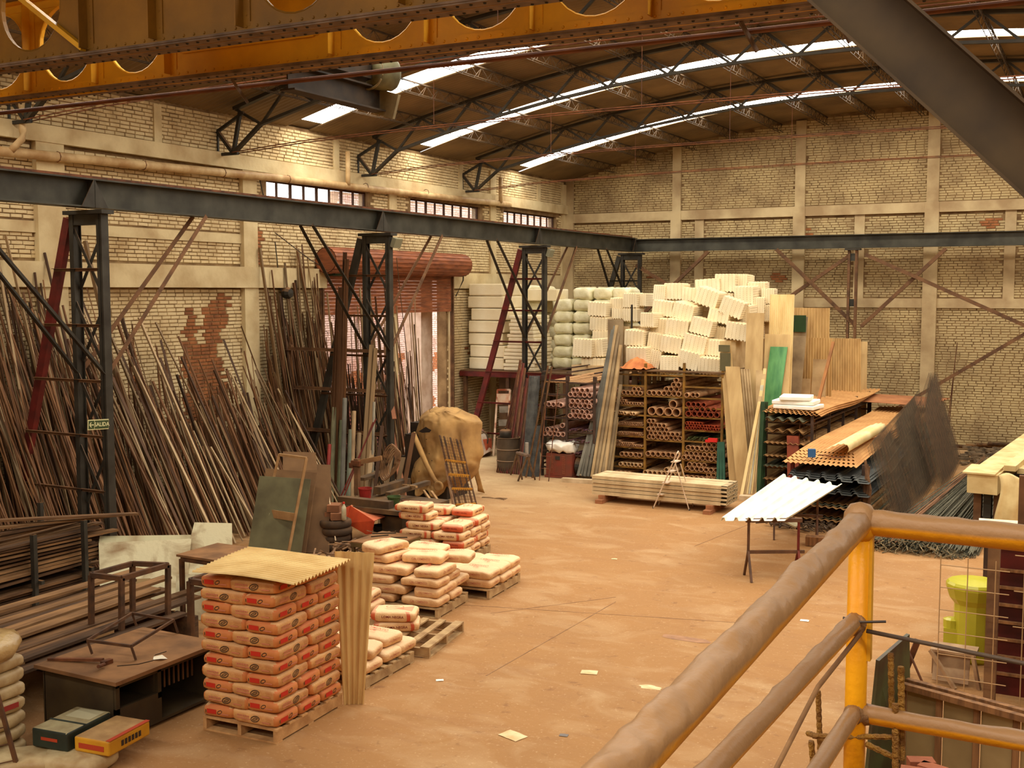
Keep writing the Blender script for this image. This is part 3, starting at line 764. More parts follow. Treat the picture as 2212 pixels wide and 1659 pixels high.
rl = thing('railing', 'yellow pipe guard railing caked in brown dust at the viewing platform corner', 'railing', (-.636, 3.36, 2.95))
CX, CY = -.636, 3.36
def rough_pipe(pts, r, seed, amp=.0035, n=14, m=60):
    """a pipe with an uneven crust of dust on its upper side"""
    mb = MB(); a, b = Vector(pts[0]), Vector(pts[-1]); d = (b-a).normalized(); sd = d.cross(V(0, 0, 1)).normalized(); u = sd.cross(d)
    vs = []
    for k in range(m+1):
        p = a.lerp(b, k/m)
        for i in range(n):
            t = 2*PI*i/n; nz = mnoise.noise(V(p.x*5+seed, p.y*5+math.cos(t)*1.2, math.sin(t)*1.2))+.5*mnoise.noise(p*22+V(seed, t, 0))
            lift = max(0, math.sin(t)+.35)*amp*(1.3+nz*1.6+(1.6*max(0, mnoise.noise(V(p.x*9+seed, p.y*9, math.cos(t))))))
            vs.append(p+(sd*math.cos(t)+u*math.sin(t))*(r+lift))
    fs = [(k*n+i, k*n+(i+1) % n, (k+1)*n+(i+1) % n, (k+1)*n+i) for k in range(m) for i in range(n)]
    fs += [tuple(range(n-1, -1, -1)), tuple(m*n+i for i in range(n))]
    return mb.add(vs, fs)
rough_pipe([V(CX, CY+.03, 3.925), V(CX+.09, -1.2, 3.90)], .035, 3, .005, 22, 300).build('top_rail', rail_m, rl, smooth=True)
rough_pipe([V(CX-.02, CY, 3.925), V(4.2, CY, 3.885)], .033, 8, .004, 18, 120).build('top_rail', rail_m, rl, smooth=True)
MB().lathe([(.004, .062), (.03, .054), (.046, .03), (.05, 0), (.046, -.03), (.03, -.05), (.01, -.052)], (CX, CY, 3.925), 16).build('corner_bend', rail_m, rl, smooth=True)
MB().tube((CX, CY, 2.95), (CX, CY, 3.9), .031, 20).build('post', post_m, rl, smooth=True)
MB().tube((2.4, CY, 2.95), (2.4, CY, 3.9), .031, 20).build('post', post_m, rl, smooth=True)
MB().tube((CX, -1.0, 2.95), (CX, -1.0, 3.9), .031, 20).build('post', post_m, rl, smooth=True)
rough_pipe([V(CX-.005, CY-.02, 3.635), V(CX-.06, -1.0, 3.76)], .0235, 13, .003, 14, 110).build('mid_rail', rail_m, rl, smooth=True)
rough_pipe([V(CX, CY-.02, 3.36), V(CX-.02, -1.0, 3.40)], .023, 17, .003, 14, 110).build('mid_rail', rail_m, rl, smooth=True)
rough_pipe([V(CX+.02, CY, 3.355), V(4.2, CY, 3.33)], .025, 21, .003, 14, 110).build('mid_rail', rail_m, rl, smooth=True)
for a, r_ in (((CX, CY-.035, 3.632), .031), ((CX, CY-.02, 3.36), .03), ((CX+.03, CY, 3.356), .03)):
    MB().lathe([(.01, .03), (r_, .012), (r_, -.012), (.01, -.03)], a, 12, RX(PI/2)).build('weld_collar', dust_m, rl, smooth=True)
MB().bar((CX+.032, CY+.005, 3.9), (CX+.034, CY+.005, 3.52), .012, .03, up=(0, 1, 0)).build('cover_strip', yellow_old, rl)
# wire lashed at the corner and a thin rod running right
rebar_m = mat('rusty_yellow_rebar', (160, 116, 44), (120, 80, 36), 20, .7, bump=.8, bscale=90)
tag(MB().path([V(CX+.035, CY-.05, 3.622), V(-.1, CY-.05, 3.585), V(.9, CY-.04, 3.52), V(2.5, CY-.03, 3.45)], .0065, 8).build('steel_rod', mat('dark_rod', (84, 66, 50), (60, 48, 40), 8, .5), smooth=True), 'thin dark steel rod running right from the railing corner', 'rod')
P = [V(CX+.02, CY-.06, 3.615), V(CX-.02, 2.95, 3.56), V(CX-.05, 2.5, 3.42), V(CX-.02, 2.1, 3.35), V(CX-.05, 1.7, 3.28), V(CX-.03, 1.0, 3.2)]
tag(MB().path(P, .0068, 8).build('cable', mat('dusty_cable', (150, 112, 74), (118, 84, 54), 10, .8), smooth=True), 'dusty sagging cable tied to the second yellow rail', 'cable')
MB().path([V(CX-.03, CY-.06, 3.655), V(CX+.02, CY-.065, 3.65), V(CX+.09, CY-.06, 3.66)], .004, 5).build('tie_wire', MAT['dark_rod'], rl)
rb_ = thing('rebar_ladder', 'short rusty rebar ladder welded outside the railing corner', 'ladder', (CX+.15, CY+.05, 2.95))
def rebar(p, q, r, parent, name='rebar_bar'):
    p = Vector(p); q = Vector(q); n = max(6, int((q-p).length/.012)); rr = [r*(1.14 if k % 2 else .93) for k in range(n+1)]
    return MB().path([p.lerp(q, k/n) for k in range(n+1)], rr, 7).build(name, rebar_m, parent)
def YPq(px, py, y): return YP(px, py, y)
yy = CY+.02
rebar(YPq(1924, 1410, yy+.06), YPq(1926, 1560, yy+.02), .0088, rb_); rebar(YPq(1946, 1440, yy), YPq(1948, 1640, yy), .0098, rb_)
rebar(YPq(1934, 1520, yy-.03), YPq(1934, 1720, yy-.03), .0098, rb_)
yl = CY-.05
rebar(YPq(1767, 1492, yl+.2), YPq(1772, 1640, yl+.2), .0085, rb_)
rebar(YPq(1755, 1590, yl), YPq(1930, 1592, CY), .008, rb_); rebar(YPq(1752, 1600, yl+.05), YPq(1760, 1700, yl+.05), .009, rb_)
rebar(YPq(1745, 1584, yl+.2), YPq(1800, 1602, yl), .0085, rb_); rebar(YPq(1870, 1607, CY-.02), YPq(1930, 1635, CY), .0085, rb_)

# ------------------------------------------------------------------ things below the platform on the right
wood_old = mat('weathered_wood', (150, 106, 66), (108, 74, 46), 3, .85, bump=.3, stretch=(6, 6, .6))
green_dk = mat('dark_green_sheet', (40, 56, 36), (30, 40, 28), 3, .5)
cab = thing('glass_cabinet', 'low glazed wooden cabinet under the right-hand railing', 'cabinet', (.1, 9.0, 0))
a, b = G(1955, 1470, 1.2), G(2290, 1560, 1.2); d = (b-a).normalized(); nrm = V(d.y, -d.x, 0)
if nrm.y > 0: nrm = -nrm
for k, (off, dz) in enumerate(((.0, 0), (-.13, .0), (.05, -.06))):
    MB().bar(a-nrm*off*1+V(0, 0, dz), b-nrm*off+V(0, 0, dz), .06, .05).build('top_rail', wood_old, cab)
L_ = (b-a).length
for k in range(5):
    p = a+d*(L_*k/4)+nrm*.02; MB().bar(p-V(0, 0, .03), V(p.x, p.y, 0), .07, .05).build('upright', wood_old, cab)
    if k < 4:
        q = a+d*(L_*(k+1)/4); mid = (p+q)/2; 
        MB().bar(V(mid.x, mid.y, 1.13), V(mid.x, mid.y, .1), L_/4-.07, .008, up=nrm).build('glass_pane', mat('dusty_cream_glass', (176, 150, 104), (130, 106, 70), 1.2, .25), cab)
MB().bar(a-V(0, 0, 1.12)+nrm*.01, b-V(0, 0, 1.12)+nrm*.01, .05, .12).build('bottom_rail', wood_old, cab)
p = G(1905, 1378, 1.75)
gs = MB(); a_, b_ = G(1892, 1425, 1.62), G(1958, 1368, 1.62); e = (b_-a_)
gs.add([a_, b_, b_+V(.02, .25, -1.6), a_+V(-.15, .25, -1.6)]+[x+V(.03, -.02, 0) for x in (a_, b_, b_+V(.02, .25, -1.6), a_+V(-.15, .25, -1.6))], [(0, 1, 2, 3), (7, 6, 5, 4), (0, 4, 5, 1), (1, 5, 6, 2), (2, 6, 7, 3), (3, 7, 4, 0)])
tag(gs.build('metal_sheet', mat('green_edge_sheet', (84, 92, 60), (66, 46, 34), 2.2, .5)), 'green-edged metal sheet standing beyond the yellow post', 'sheet')
for k, (px, py, a0) in enumerate(((1990, 1640, .4), (2015, 1655, -.3), (1975, 1662, .1))):
    c = G(px, py, .9+.0*k); tag(MB().box((c.x, c.y, .45+.1*k*0), (.2, .12, .9), RZ(a0)).build('hollow_block', mat('red_clay_block', (168, 98, 66), (136, 76, 52), 6, .85, rnd=.2)), 'reddish clay block %s below the right railing' % ('nearest the yellow post', 'second from the yellow post', 'lowest, at the frame edge')[k], 'block', 'clay blocks by the glazed cabinet')
# yellow-green tank
tk = thing('plastic_tank', 'glossy yellow-green rounded plastic tank on the red floor', 'tank', G(2100, 1425))
c = ORG[tk.name]; c = V(c.x, c.y, 0); tank_m = mat('yellow_green_plastic', (196, 188, 58), (176, 168, 44), 2, .25)
MB().lathe([(.22, 0), (.235, .03), (.235, .72), (.30, .80), (.34, .93), (.335, .97), (.31, 1.0), (.0, 1.02)], (c.x, c.y, 0), 14).build('body', tank_m, tk)
MB().box((c.x-.25, c.y-.05, .2), (.16, .2, .4)).lathe([(.1, .4), (.1, .5), (.05, .52), (0, .52)], (c.x-.25, c.y-.05, 0), 12).build('side_spout', tank_m, tk)
# tall post, red and green cabinets
pw = G(2138, 1480, .25); pw = V(pw.x, pw.y, 0)
tag(MB().box((pw.x, pw.y, .95), (.12, .12, 1.9)).build('timber_post', mat('grey_brown_post', (132, 98, 66), (94, 66, 46), 4, .85)), 'tall grey-brown timber post in front of the green cabinet', 'post')
base = V(pw.x+.75, pw.y+.75, 0)
rs = thing('shelf_unit', 'dark red shelf unit with a pale board on top behind the timber post', 'shelf', base)
red_m = mat('dark_red_paint', (92, 26, 18), (60, 18, 14), 3, .6)
MB().box(base+V(0, 0, .85), (1.7, .5, 1.7)).build('case', red_m, rs)
MB().box(base+V(0, 0, 1.75), (1.8, .55, .08)).build('top_board', mat('pale_board', (206, 168, 118), (180, 140, 92), 4), rs)
for k in range(7): MB().box(base+V(0, -.27, .25+.2*k), (1.64, .05, .03)).build('slat', wood_old, rs)
gc = thing('steel_cabinet', 'dark green steel cabinet at the right edge behind the timber post', 'cabinet', base+V(.45, -.55, 0)); b2 = ORG[gc.name]
MB().box(b2+V(.35, 0, .56), (1.3, .35, 1.1)).build('case', green_dk, gc); MB().box(b2+V(.35, -.19, .85), (1.26, .02, .42)).box(b2+V(.35, -.19, .3), (1.26, .02, .5)).build('door', green_dk, gc)
MB().box(b2+V(.35, -.02, 1.13), (1.34, .4, .03)).build('top_edge', wood_old, gc)
wm = thing('welded_mesh', 'thin welded wire mesh panel standing before the yellow-green tank', 'panel', V(pw.x-.15, pw.y-.3, 0)); b3 = V(pw.x-.32, pw.y-.25, 0)
for k in range(3): MB().path([b3+V(.28*k-.2, 0, .0), b3+V(.28*k-.2, .0, 1.7)], .006, 5).build('vertical_wire', mat('light_wire', (176, 142, 100), None, rough=.5), wm)
for z in (.35, .6, .85, 1.1, 1.35, 1.6): MB().path([b3+V(-.2, 0, z), b3+V(.5, .0, z)], .006, 5).build('cross_wire', MAT['light_wire'], wm)
wm2 = thing('welded_mesh', 'welded wire mesh panel leaning on the green cabinet at the right edge', 'panel', V(pw.x+.3, pw.y+.15, 0)); b3 = ORG[wm2.name]
for k in range(6): MB().path([b3+V(.28*k, 0, 0), b3+V(.28*k, .0, 1.75)], .007, 5).build('vertical_wire', MAT['light_wire'], wm2)
for z in (.5, .9, 1.3, 1.7): MB().path([b3+V(-.1, 0, z), b3+V(1.5, .0, z)], .007, 5).build('cross_wire', MAT['light_wire'], wm2)
# boards standing behind, seen as dark vertical slots
for k in range(5):
    p = base+V(-.5+.42*k, .75, 0); tag(MB().box(p+V(0, 0, 1.2), (.24, .06, 2.4), RX(.05)).build('board', mat('brown_board', (118, 84, 56), (84, 58, 38), 3, .85, rnd=.3)), 'upright brown board behind the red shelf unit', 'board', 'boards upright behind the red shelf')
# small scrap frame by the tank
sf = thing('bent_bracket', 'bent pale metal frame and scrap beside the yellow-green tank', 'scrap', G(2060, 1470)); p = ORG[sf.name]
pale_m = mat('dusty_pale_metal', (176, 144, 108), (140, 106, 76), 5, .7)
MB().box(p+V(0, 0, .38), (.5, .35, .03)).bar(p+V(-.25, -.17, .38), p+V(.05, -.3, 0), .04).bar(p+V(.22, -.17, .38), p+V(.3, -.2, 0), .04).bar(p+V(-.25, .17, .38), p+V(-.25, .17, 0), .04).build('frame', pale_m, sf)
MB().box(p+V(-.02, -.1, .18), (.4, .03, .34), RX(-.5)).build('panel', pale_m, sf)
MB().bar(p+V(-.55, 0, .02), p+V(-.42, .05, .42), .03, .07).bar(p+V(-.5, -.1, .3), p+V(-.3, -.3, 0), .02).build('angle_piece', steel_rust, sf)
# ------------------------------------------------------------------ pallets and cement bags
pallet_m = mat('pallet_wood', (196, 150, 98), (158, 112, 68), 5, .85, bump=.3, stretch=(1, 1, 1), rnd=.12)
pallet_g = mat('grey_pallet_wood', (190, 158, 112), (150, 116, 78), 5, .85, bump=.3, rnd=.12)
def board_mesh(name, L, W, T, m):
    k = ('board', name, L, W, T, m.name)
    if k not in MAT:
        me = bpy.data.meshes.new(name); b = MB().box((0, 0, 0), (L, W, T)); me.from_pydata(b.v, [], b.f); me.materials.append(m); MAT[k] = me
    return MAT[k]
def put(me, name, parent, loc, rot=(0, 0, 0)):
    o = bpy.data.objects.new(name, me); COL.objects.link(o); o.parent = parent; o.location = loc; o.rotation_euler = rot
    KIDS.setdefault(parent.name, []).append(o) if parent is not None else None
    return o
def pallet(corner, rz, SX, SY, label, m, gaps=6, along='Y', h=.145):
    """corner = nearest floor corner (+x,-y); local box spans x in [-SX,0], y in [0,SY]"""
    t = thing('pallet', label, 'pallet', (corner[0], corner[1], 0), rz, 'wooden pallets for cement bags')
    bw = .095
    if along == 'Y':      # deck boards run in y, three stringers in x
        for k in range(gaps): put(board_mesh('deck_board', bw if k not in (0, gaps-1) else bw*1.3, SY, .02, m), 'deck_board', t, (-SX+bw*.65+(SX-1.3*bw)*k/(gaps-1), SY/2, h-.01))
        for k in range(3): put(board_mesh('stringer', SX, .045, h-.04, m), 'stringer', t, (-SX/2, .025+(SY-.05)*k/2, h/2))
        for k in range(3): put(board_mesh('bottom_board', bw, SY, .018, m), 'bottom_board', t, (-bw/2-(SX-bw)*k/2, SY/2, .009))
    else:
        for k in range(gaps): put(board_mesh('deck_board', SX, bw, .02, m), 'deck_board', t, (-SX/2, bw/2+(SY-bw)*k/(gaps-1), h-.01))
        for k in range(3): put(board_mesh('stringer', .045, SY, h-.04, m), 'stringer', t, (-.025-(SX-.05)*k/2, SY/2, h/2))
        for k in range(3): put(board_mesh('bottom_board', SX, bw, .018, m), 'bottom_board', t, (-SX/2, bw/2+(SY-bw)*k/2, .009))
    return t
def sgp(c, e): return math.copysign(abs(c)**e, c)
BAGM = {}
def bag_mesh(key, L, W, T, mats, band=None, seed=0):
    if key in BAGM: return BAGM[key]
    mb = MB(); NU, NV = 32, 9; vs = []
    for j in range(NV):
        ph = -PI/2+PI*j/(NV-1)
        for i in range(NU):
            th = 2*PI*(i+.5)/NU; c = sgp(math.cos(ph), .22)
            x = L/2*c*sgp(math.cos(th), .2); y = W/2*c*sgp(math.sin(th), .2); z = T/2*sgp(math.sin(ph), .5)
            n = mnoise.noise(V(x*5+seed, y*5, z*6)); n2 = mnoise.noise(V(x*14+seed, y*14+3, z*9))
            z += (.016*n+.005*n2)*(1 if abs(z) > T*.2 else .3)-.012*(x/L*2)**2*(1 if z > 0 else 0); x += .007*n2; y += .008*n
            vs.append(V(x, y, z))
    for j in range(NV-1):
        for i in range(NU):
            q = (j*NU+i, j*NU+(i+1) % NU, (j+1)*NU+(i+1) % NU, (j+1)*NU+i)
            cx = sum(vs[k].x for k in q)/4
            mb.mi = 1 if band and band(cx/L) else 0
            mb.f.append(q); mb.m.append(mb.mi)
    mb.v = [tuple(v) for v in vs]
    me = bpy.data.meshes.new('cement_bag'); me.from_pydata(mb.v, [], mb.f)
    for m in mats: me.materials.append(m)
    me.polygons.foreach_set('material_index', mb.m); me.polygons.foreach_set('use_smooth', [True]*len(me.polygons))
    BAGM[key] = me; return me
paper_a = mat('tan_bag_paper', (206, 152, 92), (178, 118, 68), 6, .75, bump=.35, bscale=40, rnd=.1, dust=(226, 186, 136), dust_amt=.5)
paper_b = mat('pale_bag_paper', (226, 182, 130), (204, 152, 100), 6, .75, bump=.35, bscale=40, rnd=.1, dust=(240, 208, 164), dust_amt=.7)
paper_red = mat('orange_red_bag_band', (206, 96, 56), (186, 76, 42), 6, .7, bump=.2, bscale=40, dust=(228, 180, 140), dust_amt=.6)
paper_end = mat('bag_end_orange', (200, 128, 68), (180, 104, 54), 6, .7, dust=(204, 120, 76), dust_amt=.6)
ink_k = mat('faded_black_ink', (58, 44, 34), None, rough=.8); ink_r = mat('red_ink', (184, 44, 24), None, rough=.8)
ink_p = mat('pinkish_ink', (190, 116, 86), None, rough=.8); ink_d = mat('dark_red_ink', (120, 34, 22), None, rough=.8); ink_o = mat('pink_orange_ink', (204, 84, 60), None, rough=.8)
TXT = {}
def text_at(txt, size, C, ux, uy, n=None):
    if (txt, size) not in TXT: TXT[(txt, size)] = text_mesh(txt, size)
    vs, fs = TXT[(txt, size)]; C = Vector(C); ux = Vector(ux); uy = Vector(uy)
    return [C+ux*v.x+uy*v.y for v in vs], fs
def ring(mb, C, ux, uy, a, b, w, n=18):
    C = Vector(C); ux = Vector(ux); uy = Vector(uy); vs = []
    for k in range(n):
        t = 2*PI*k/n; vs += [C+ux*a*math.cos(t)+uy*b*math.sin(t), C+ux*(a-w)*math.cos(t)+uy*(b-w)*math.sin(t)]
    mb.add(vs, [(2*k, (2*k+2) % (2*n), (2*k+3) % (2*n), 2*k+1) for k in range(n)])
def quad(mb, C, ux, uy, a, b):
    C = Vector(C); ux = Vector(ux); uy = Vector(uy); mb.add([C-ux*a-uy*b, C+ux*a-uy*b, C+ux*a+uy*b, C-ux*a+uy*b], [(0, 1, 2, 3)])
def prints(key, L, W, T, kind):
    """print on a bag: returns list of (name, mesh)"""
    if key in BAGM: return BAGM[key]
    out = []
    faces = [((0, -W/2-.004, 0), (1, 0, 0), L), ((L/2+.004, 0, 0), (0, 1, 0), W), ((-L/2-.004, 0, 0), (0, -1, 0), W), ((0, W/2+.004, 0), (-1, 0, 0), L)]
    def me_of(mb, nm, m):
        me = bpy.data.meshes.new(nm); me.from_pydata(mb.v, [], mb.f); me.materials.append(m); out.append((nm, me))
    Z = V(0, 0, 1)
    if kind == 'oval':
        r_, k_, p_ = MB(), MB(), MB()
        for C, u, w in faces:
            C = Vector(C); u = Vector(u)
            if w == L:
                quad(p_, C-u*.11+Z*-.012, u, Z, .09, .006); quad(p_, C+u*.17+Z*-.018, u, Z, .05, .006)
                for j in range(7): quad(p_, C-u*(.19-.022*j)+Z*.014, u, Z, .008, .009)
                ring(k_, C+u*.03+Z*.002, (u+Z*.18).normalized(), Z, .058, .034, .009); ring(k_, C+u*.03+Z*.002, (u+Z*.35).normalized(), Z, .038, .014, .008)
            else:
                quad(r_, C-u*.07+Z*.002, u, Z, .06, .024); ring(k_, C+u*.035+Z*.004, (u+Z*.35).normalized(), Z, .034, .021, .008)
                quad(p_, C+u*.1+Z*-.012, u, Z, .05, .006); quad(k_, C-u*.145, u, Z, .004, .016)
        me_of(r_, 'red_print', ink_r); me_of(k_, 'oval_print', ink_k); me_of(p_, 'lettering', ink_p)
    elif kind == 'loma':
        k_, t_ = MB(), MB()
        for C, u, w in faces:
            s = .046 if w == L else .036
            v_, f_ = text_at('LOMA NEGRA', s, Vector(C), u, Z); k_.add(v_, f_)
        ring(t_, (0, 0, T/2+.014), (1, 0, 0), (0, 1, 0), .12, .075, .01); v_, f_ = text_at('LOMA', .045, (0, 0, T/2+.015), (1, 0, 0), (0, 1, 0)); t_.add(v_, f_)
        me_of(k_, 'lettering', ink_d); me_of(t_, 'emblem_print', ink_k if key.endswith('k') else ink_p)
    else:
        k_, t_ = MB(), MB()
        for C, u, w in faces:
            v_, f_ = text_at('CAL CEMENTO', .042 if w == L else .032, Vector(C), u, Z); k_.add(v_, f_)
        for dy, s in ((.05, .07), (-.04, .055)):
            v_, f_ = text_at('CEMENTO' if dy > 0 else 'CAL', s, (0, dy, T/2+.014), (1, 0, 0), (0, 1, 0)); t_.add(v_, f_)
        me_of(k_, 'lettering', ink_p); me_of(t_, 'top_lettering', ink_o)
    BAGM[key] = out; return out
BD = {'oval': (.60, .40, .142, [paper_a, paper_end], lambda x: abs(x) > .43, 3), 'oval_red': (.60, .40, .142, [paper_a, paper_end], lambda x: False, 3),
      'loma': (.60, .40, .145, [paper_b, paper_red], lambda x: x < -.36 or (.2 < x < .36), 3), 'cem': (.62, .41, .14, [paper_b, paper_red], lambda x: False, 3),
      'grey': (.60, .40, .14, [paper_b, paper_red], lambda x: False, 2)}
def bag(kind, loc, rz, label, group, rot=None, sx=1.0):
    L, W, T, ms, band, nv = BD[kind]
    v = R.randrange(nv); me = bag_mesh((kind, v), L, W, T, ms, band, v*7.3+len(kind))
    o = bpy.data.objects.new('cement_bag', me); COL.objects.link(o)
    o.location = loc; o.rotation_euler = rot or (R.uniform(-.02, .02), R.uniform(-.02, .02), rz+R.uniform(-.03, .03))
    o.scale = (sx, 1, 1); tag(o, label, 'cement bag', group)
    for nm, pm_ in prints('p'+{'oval_red': 'oval'}.get(kind, kind), L, W, T, {'oval_red': 'oval', 'grey': 'cem'}.get(kind, kind)):
        c = bpy.data.objects.new(nm, pm_); COL.objects.link(c); c.parent = o
    return o
def loc_of(corner, rz, x, y, z): return V(corner[0]+x*math.cos(rz)-y*math.sin(rz), corner[1]+x*math.sin(rz)+y*math.cos(rz), z)
ORD = ['bottom', 'second', 'third', 'fourth', 'fifth', 'sixth', 'seventh', 'eighth', 'ninth', 'tenth', 'top']
# P1: the tall stack of eleven layers
c1, r1 = (-7.37, 8.77), .055
pallet(c1, r1, .95, 1.20, 'orange-brown wooden pallet under the tall eleven-layer cement bag stack', pallet_m, 6, 'X', .15)  # warmer wood colour than the other pallets
for k in range(11):
    z = .15+.069+k*.1375
    if k % 2 == 0:    # long bags lie crosswise on the right, two lengthwise on the left
        P = [(-.30, .2, 0, 'right side, at the near corner'), (-.30, .6, 0, 'right side, middle'), (-.30, 1.0, 0, 'right side, far end'), (-.76, .3, PI/2, 'left side, front'), (-.76, .9, PI/2, 'left side, rear')]
    else:
        P = [(-.20, .3, PI/2, 'right side, near half'), (-.20, .9, PI/2, 'right side, far half'), (-.67, .2, 0, 'left side, front'), (-.67, .6, 0, 'left side, middle'), (-.67, 1.0, 0, 'left side, rear')]
    for x, y, a, nm in P:
        lab = 'tan cement bag in the tall covered stack, %s layer, %s' % (ORD[k], nm)
        bag('oval', loc_of(c1, r1, x+R.uniform(-.01, .01), y+R.uniform(-.01, .01), z), r1+a, lab, 'cement bags in the tall covered stack', sx=1.0)
def corr_sheet(name, m, P00, P10, P01, P11, waves, amp, nu=4, th=.006, sag=None, trap=False):
    """corrugated sheet between four corners; ridges run along u, waves counted across v"""
    P00, P10, P01, P11 = map(Vector, (P00, P10, P01, P11)); n = (P10-P00).cross(P01-P00).normalized()
    if n.z < 0: n = -n
    def fn(u, v):
        p = (P00*(1-u)+P10*u)*(1-v)+(P01*(1-u)+P11*u)*v; t = v*waves
        if trap:
            f = t % 1; h = amp*(max(0, min(1, min(f, .36-f)/.09)) if f < .36 else 0)*2-amp
        else: h = amp*math.sin(2*PI*t)
        s = n*h
        if sag: s = s+V(0, 0, sag(u, v))
        return p+s
    mb = MB(); mb.grid(nu, int(waves*(11 if trap else 6)), fn, n*-th); return mb
cream_sheet = mat('cream_fibre_sheet', (226, 196, 136), (204, 168, 106), 3, .6, bump=.1)
o = corr_sheet('s', cream_sheet, G(415, 1235, 1.74), G(635, 1257, 1.74), G(540, 1185, 1.76), G(757, 1198, 1.72), 17, .016, 6, sag=lambda u, v: -.03*u*u+.02*math.sin(3*u+v*2)).build('roofing_sheet', cream_sheet)
tag(o, 'cream corrugated fibreglass sheet covering the tall cement bag stack', 'roofing sheet')
a, b = G(742, 1522), G(786, 1521); top0, top1 = V(a.x-.12, a.y+.03, 1.72), V(b.x+.08, b.y+.12, 1.70)
o = corr_sheet('s', cream_sheet, a, top0, b, top1, 4.5, .012, 10, sag=lambda u, v: .0).build('roofing_sheet', mat('ivory_fibre_sheet', (214, 178, 116), (184, 144, 88), 2.5, .6, stretch=(3, 3, .5)))
tag(o, 'yellowish corrugated sheet standing upright beside the tall cement stack', 'roofing sheet')
# P2 middle stack
c2, r2 = (-8.25, 13.30), .09
pallet(c2, r2, 1.15, 1.0, 'wooden pallet under the high middle stack of pale cement bags', pallet_g, 6, 'X')
g2 = 'cement bags in the middle stack'
for k in range(4):
    z = .145+.07+k*.137
    P = [(-.31, .21, 0, 'front right'), (-.31, .62, 0, 'right'), (-.91, .3, PI/2, 'left front'), (-.91, .8, PI/2, 'left rear')] if k % 2 == 0 else [(-.22, .31, PI/2, 'right front'), (-.22, .82, PI/2, 'right rear'), (-.80, .21, 0, 'left front'), (-.80, .63, 0, 'left')]
    if k == 3: P = P[:1]+P[2:]
    for x, y, a, nm in P:
        bag('cem', loc_of(c2, r2, x+R.uniform(-.03, .03), y+R.uniform(-.02, .02), z), r2+a, 'pale cement bag in the middle stack, %s layer, %s' % (ORD[k], nm), g2)
for x, y, z, a, lab in ((-.95, .35, .765, 1.35, 'pale cement bag lying on the left end of the middle stack, fifth layer'), (-1.0, .3, .905, 1.3, 'topmost pale cement bag on the left end of the middle stack'),
                        (-.42, .45, .765, .15, 'broad pale cement bag lying across the top of the middle stack'), (-.6, .85, .775, .1, 'pale cement bag at the back of the top of the middle stack'), (-.2, .9, .70, .2, 'pale cement bag on the rear right of the middle stack')):
    bag('cem', loc_of(c2, r2, x, y, z), r2+a, lab, g2)
# P3 far stack
c3, r3 = (-9.45, 16.05), .12
pallet(c3, r3, 1.25, 1.2, 'wooden pallet under the far stack of orange-banded cement bags', pallet_g, 6, 'X')
g3 = 'cement bags in the far stack'
for k in range(4):
    z = .145+.07+k*.14
    P = [(-.31, .21, 0, 'front right'), (-.31, .63, 0, 'right middle'), (-.31, 1.04, 0, 'right rear'), (-.93, .21, 0, 'front left'), (-.93, .63, 0, 'left middle'), (-.93, 1.04, 0, 'left rear')] if k % 2 == 0 else [(-.22, .31, PI/2, 'right front'), (-.22, .92, PI/2, 'right rear'), (-.8, .21, 0, 'front left'), (-.8, .63, 0, 'left middle'), (-.8, 1.04, 0, 'left rear')]
    for x, y, a, nm in P:
        bag('loma', loc_of(c3, r3, x+R.uniform(-.02, .02), y+R.uniform(-.02, .02), z), r3+a, 'orange-banded cement bag in the far stack, %s layer, %s' % (ORD[k], nm), g3)
for x, y, z, a, lab in ((-.95, .25, .785, 0, 'orange-banded cement bag on the left of the far stack, fifth layer'), (-1.0, .2, .93, .05, 'topmost orange-banded cement bag of the far stack'), (-.85, .8, .785, .1, 'orange-banded cement bag behind the topmost one of the far stack'), (-.32, .95, .78, 1.5, 'orange-banded cement bag at the rear right top of the far stack')):
    bag('loma', loc_of(c3, r3, x, y, z), r3+a, lab, g3)
# P4 low stack right of the middle one
c4, r4 = (-8.1, 14.52), .07
pallet(c4, r4, 1.1, 1.15, 'wooden pallet under the low stack of bags nearest the open floor', pallet_g, 6, 'X')
for k in range(2):
    for x, y, nm in ((-.3, .22, 'near'), (-.3, .62, 'middle'), (-.3, 1.0, 'far'), (-.85, .25, 'inner near'), (-.85, .9, 'inner far')):
        bag('cem', loc_of(c4, r4, x+R.uniform(-.03, .03), y, .215+k*.137), r4+(0 if k else .03), 'pale cement bag in the low right stack, %s layer, %s' % (('bottom', 'upper')[k], nm), 'cement bags in the low right stack')
# P5 nearly empty pallet
c5, r5 = (-7.44, 11.78), .16
pallet(c5, r5, 1.1, 1.2, 'nearly empty grey wooden pallet with two bags left on it', pallet_g, 5, 'Y')
bag('loma', loc_of(c5, r5, -.72, .62, .215), r5+.35, 'lower of the two orange-banded bags on the nearly empty pallet', 'cement bags on the nearly empty pallet')
bag('loma', loc_of(c5, r5, -.74, .60, .355), r5+.28, 'upper of the two orange-banded bags on the nearly empty pallet', 'cement bags on the nearly empty pallet')
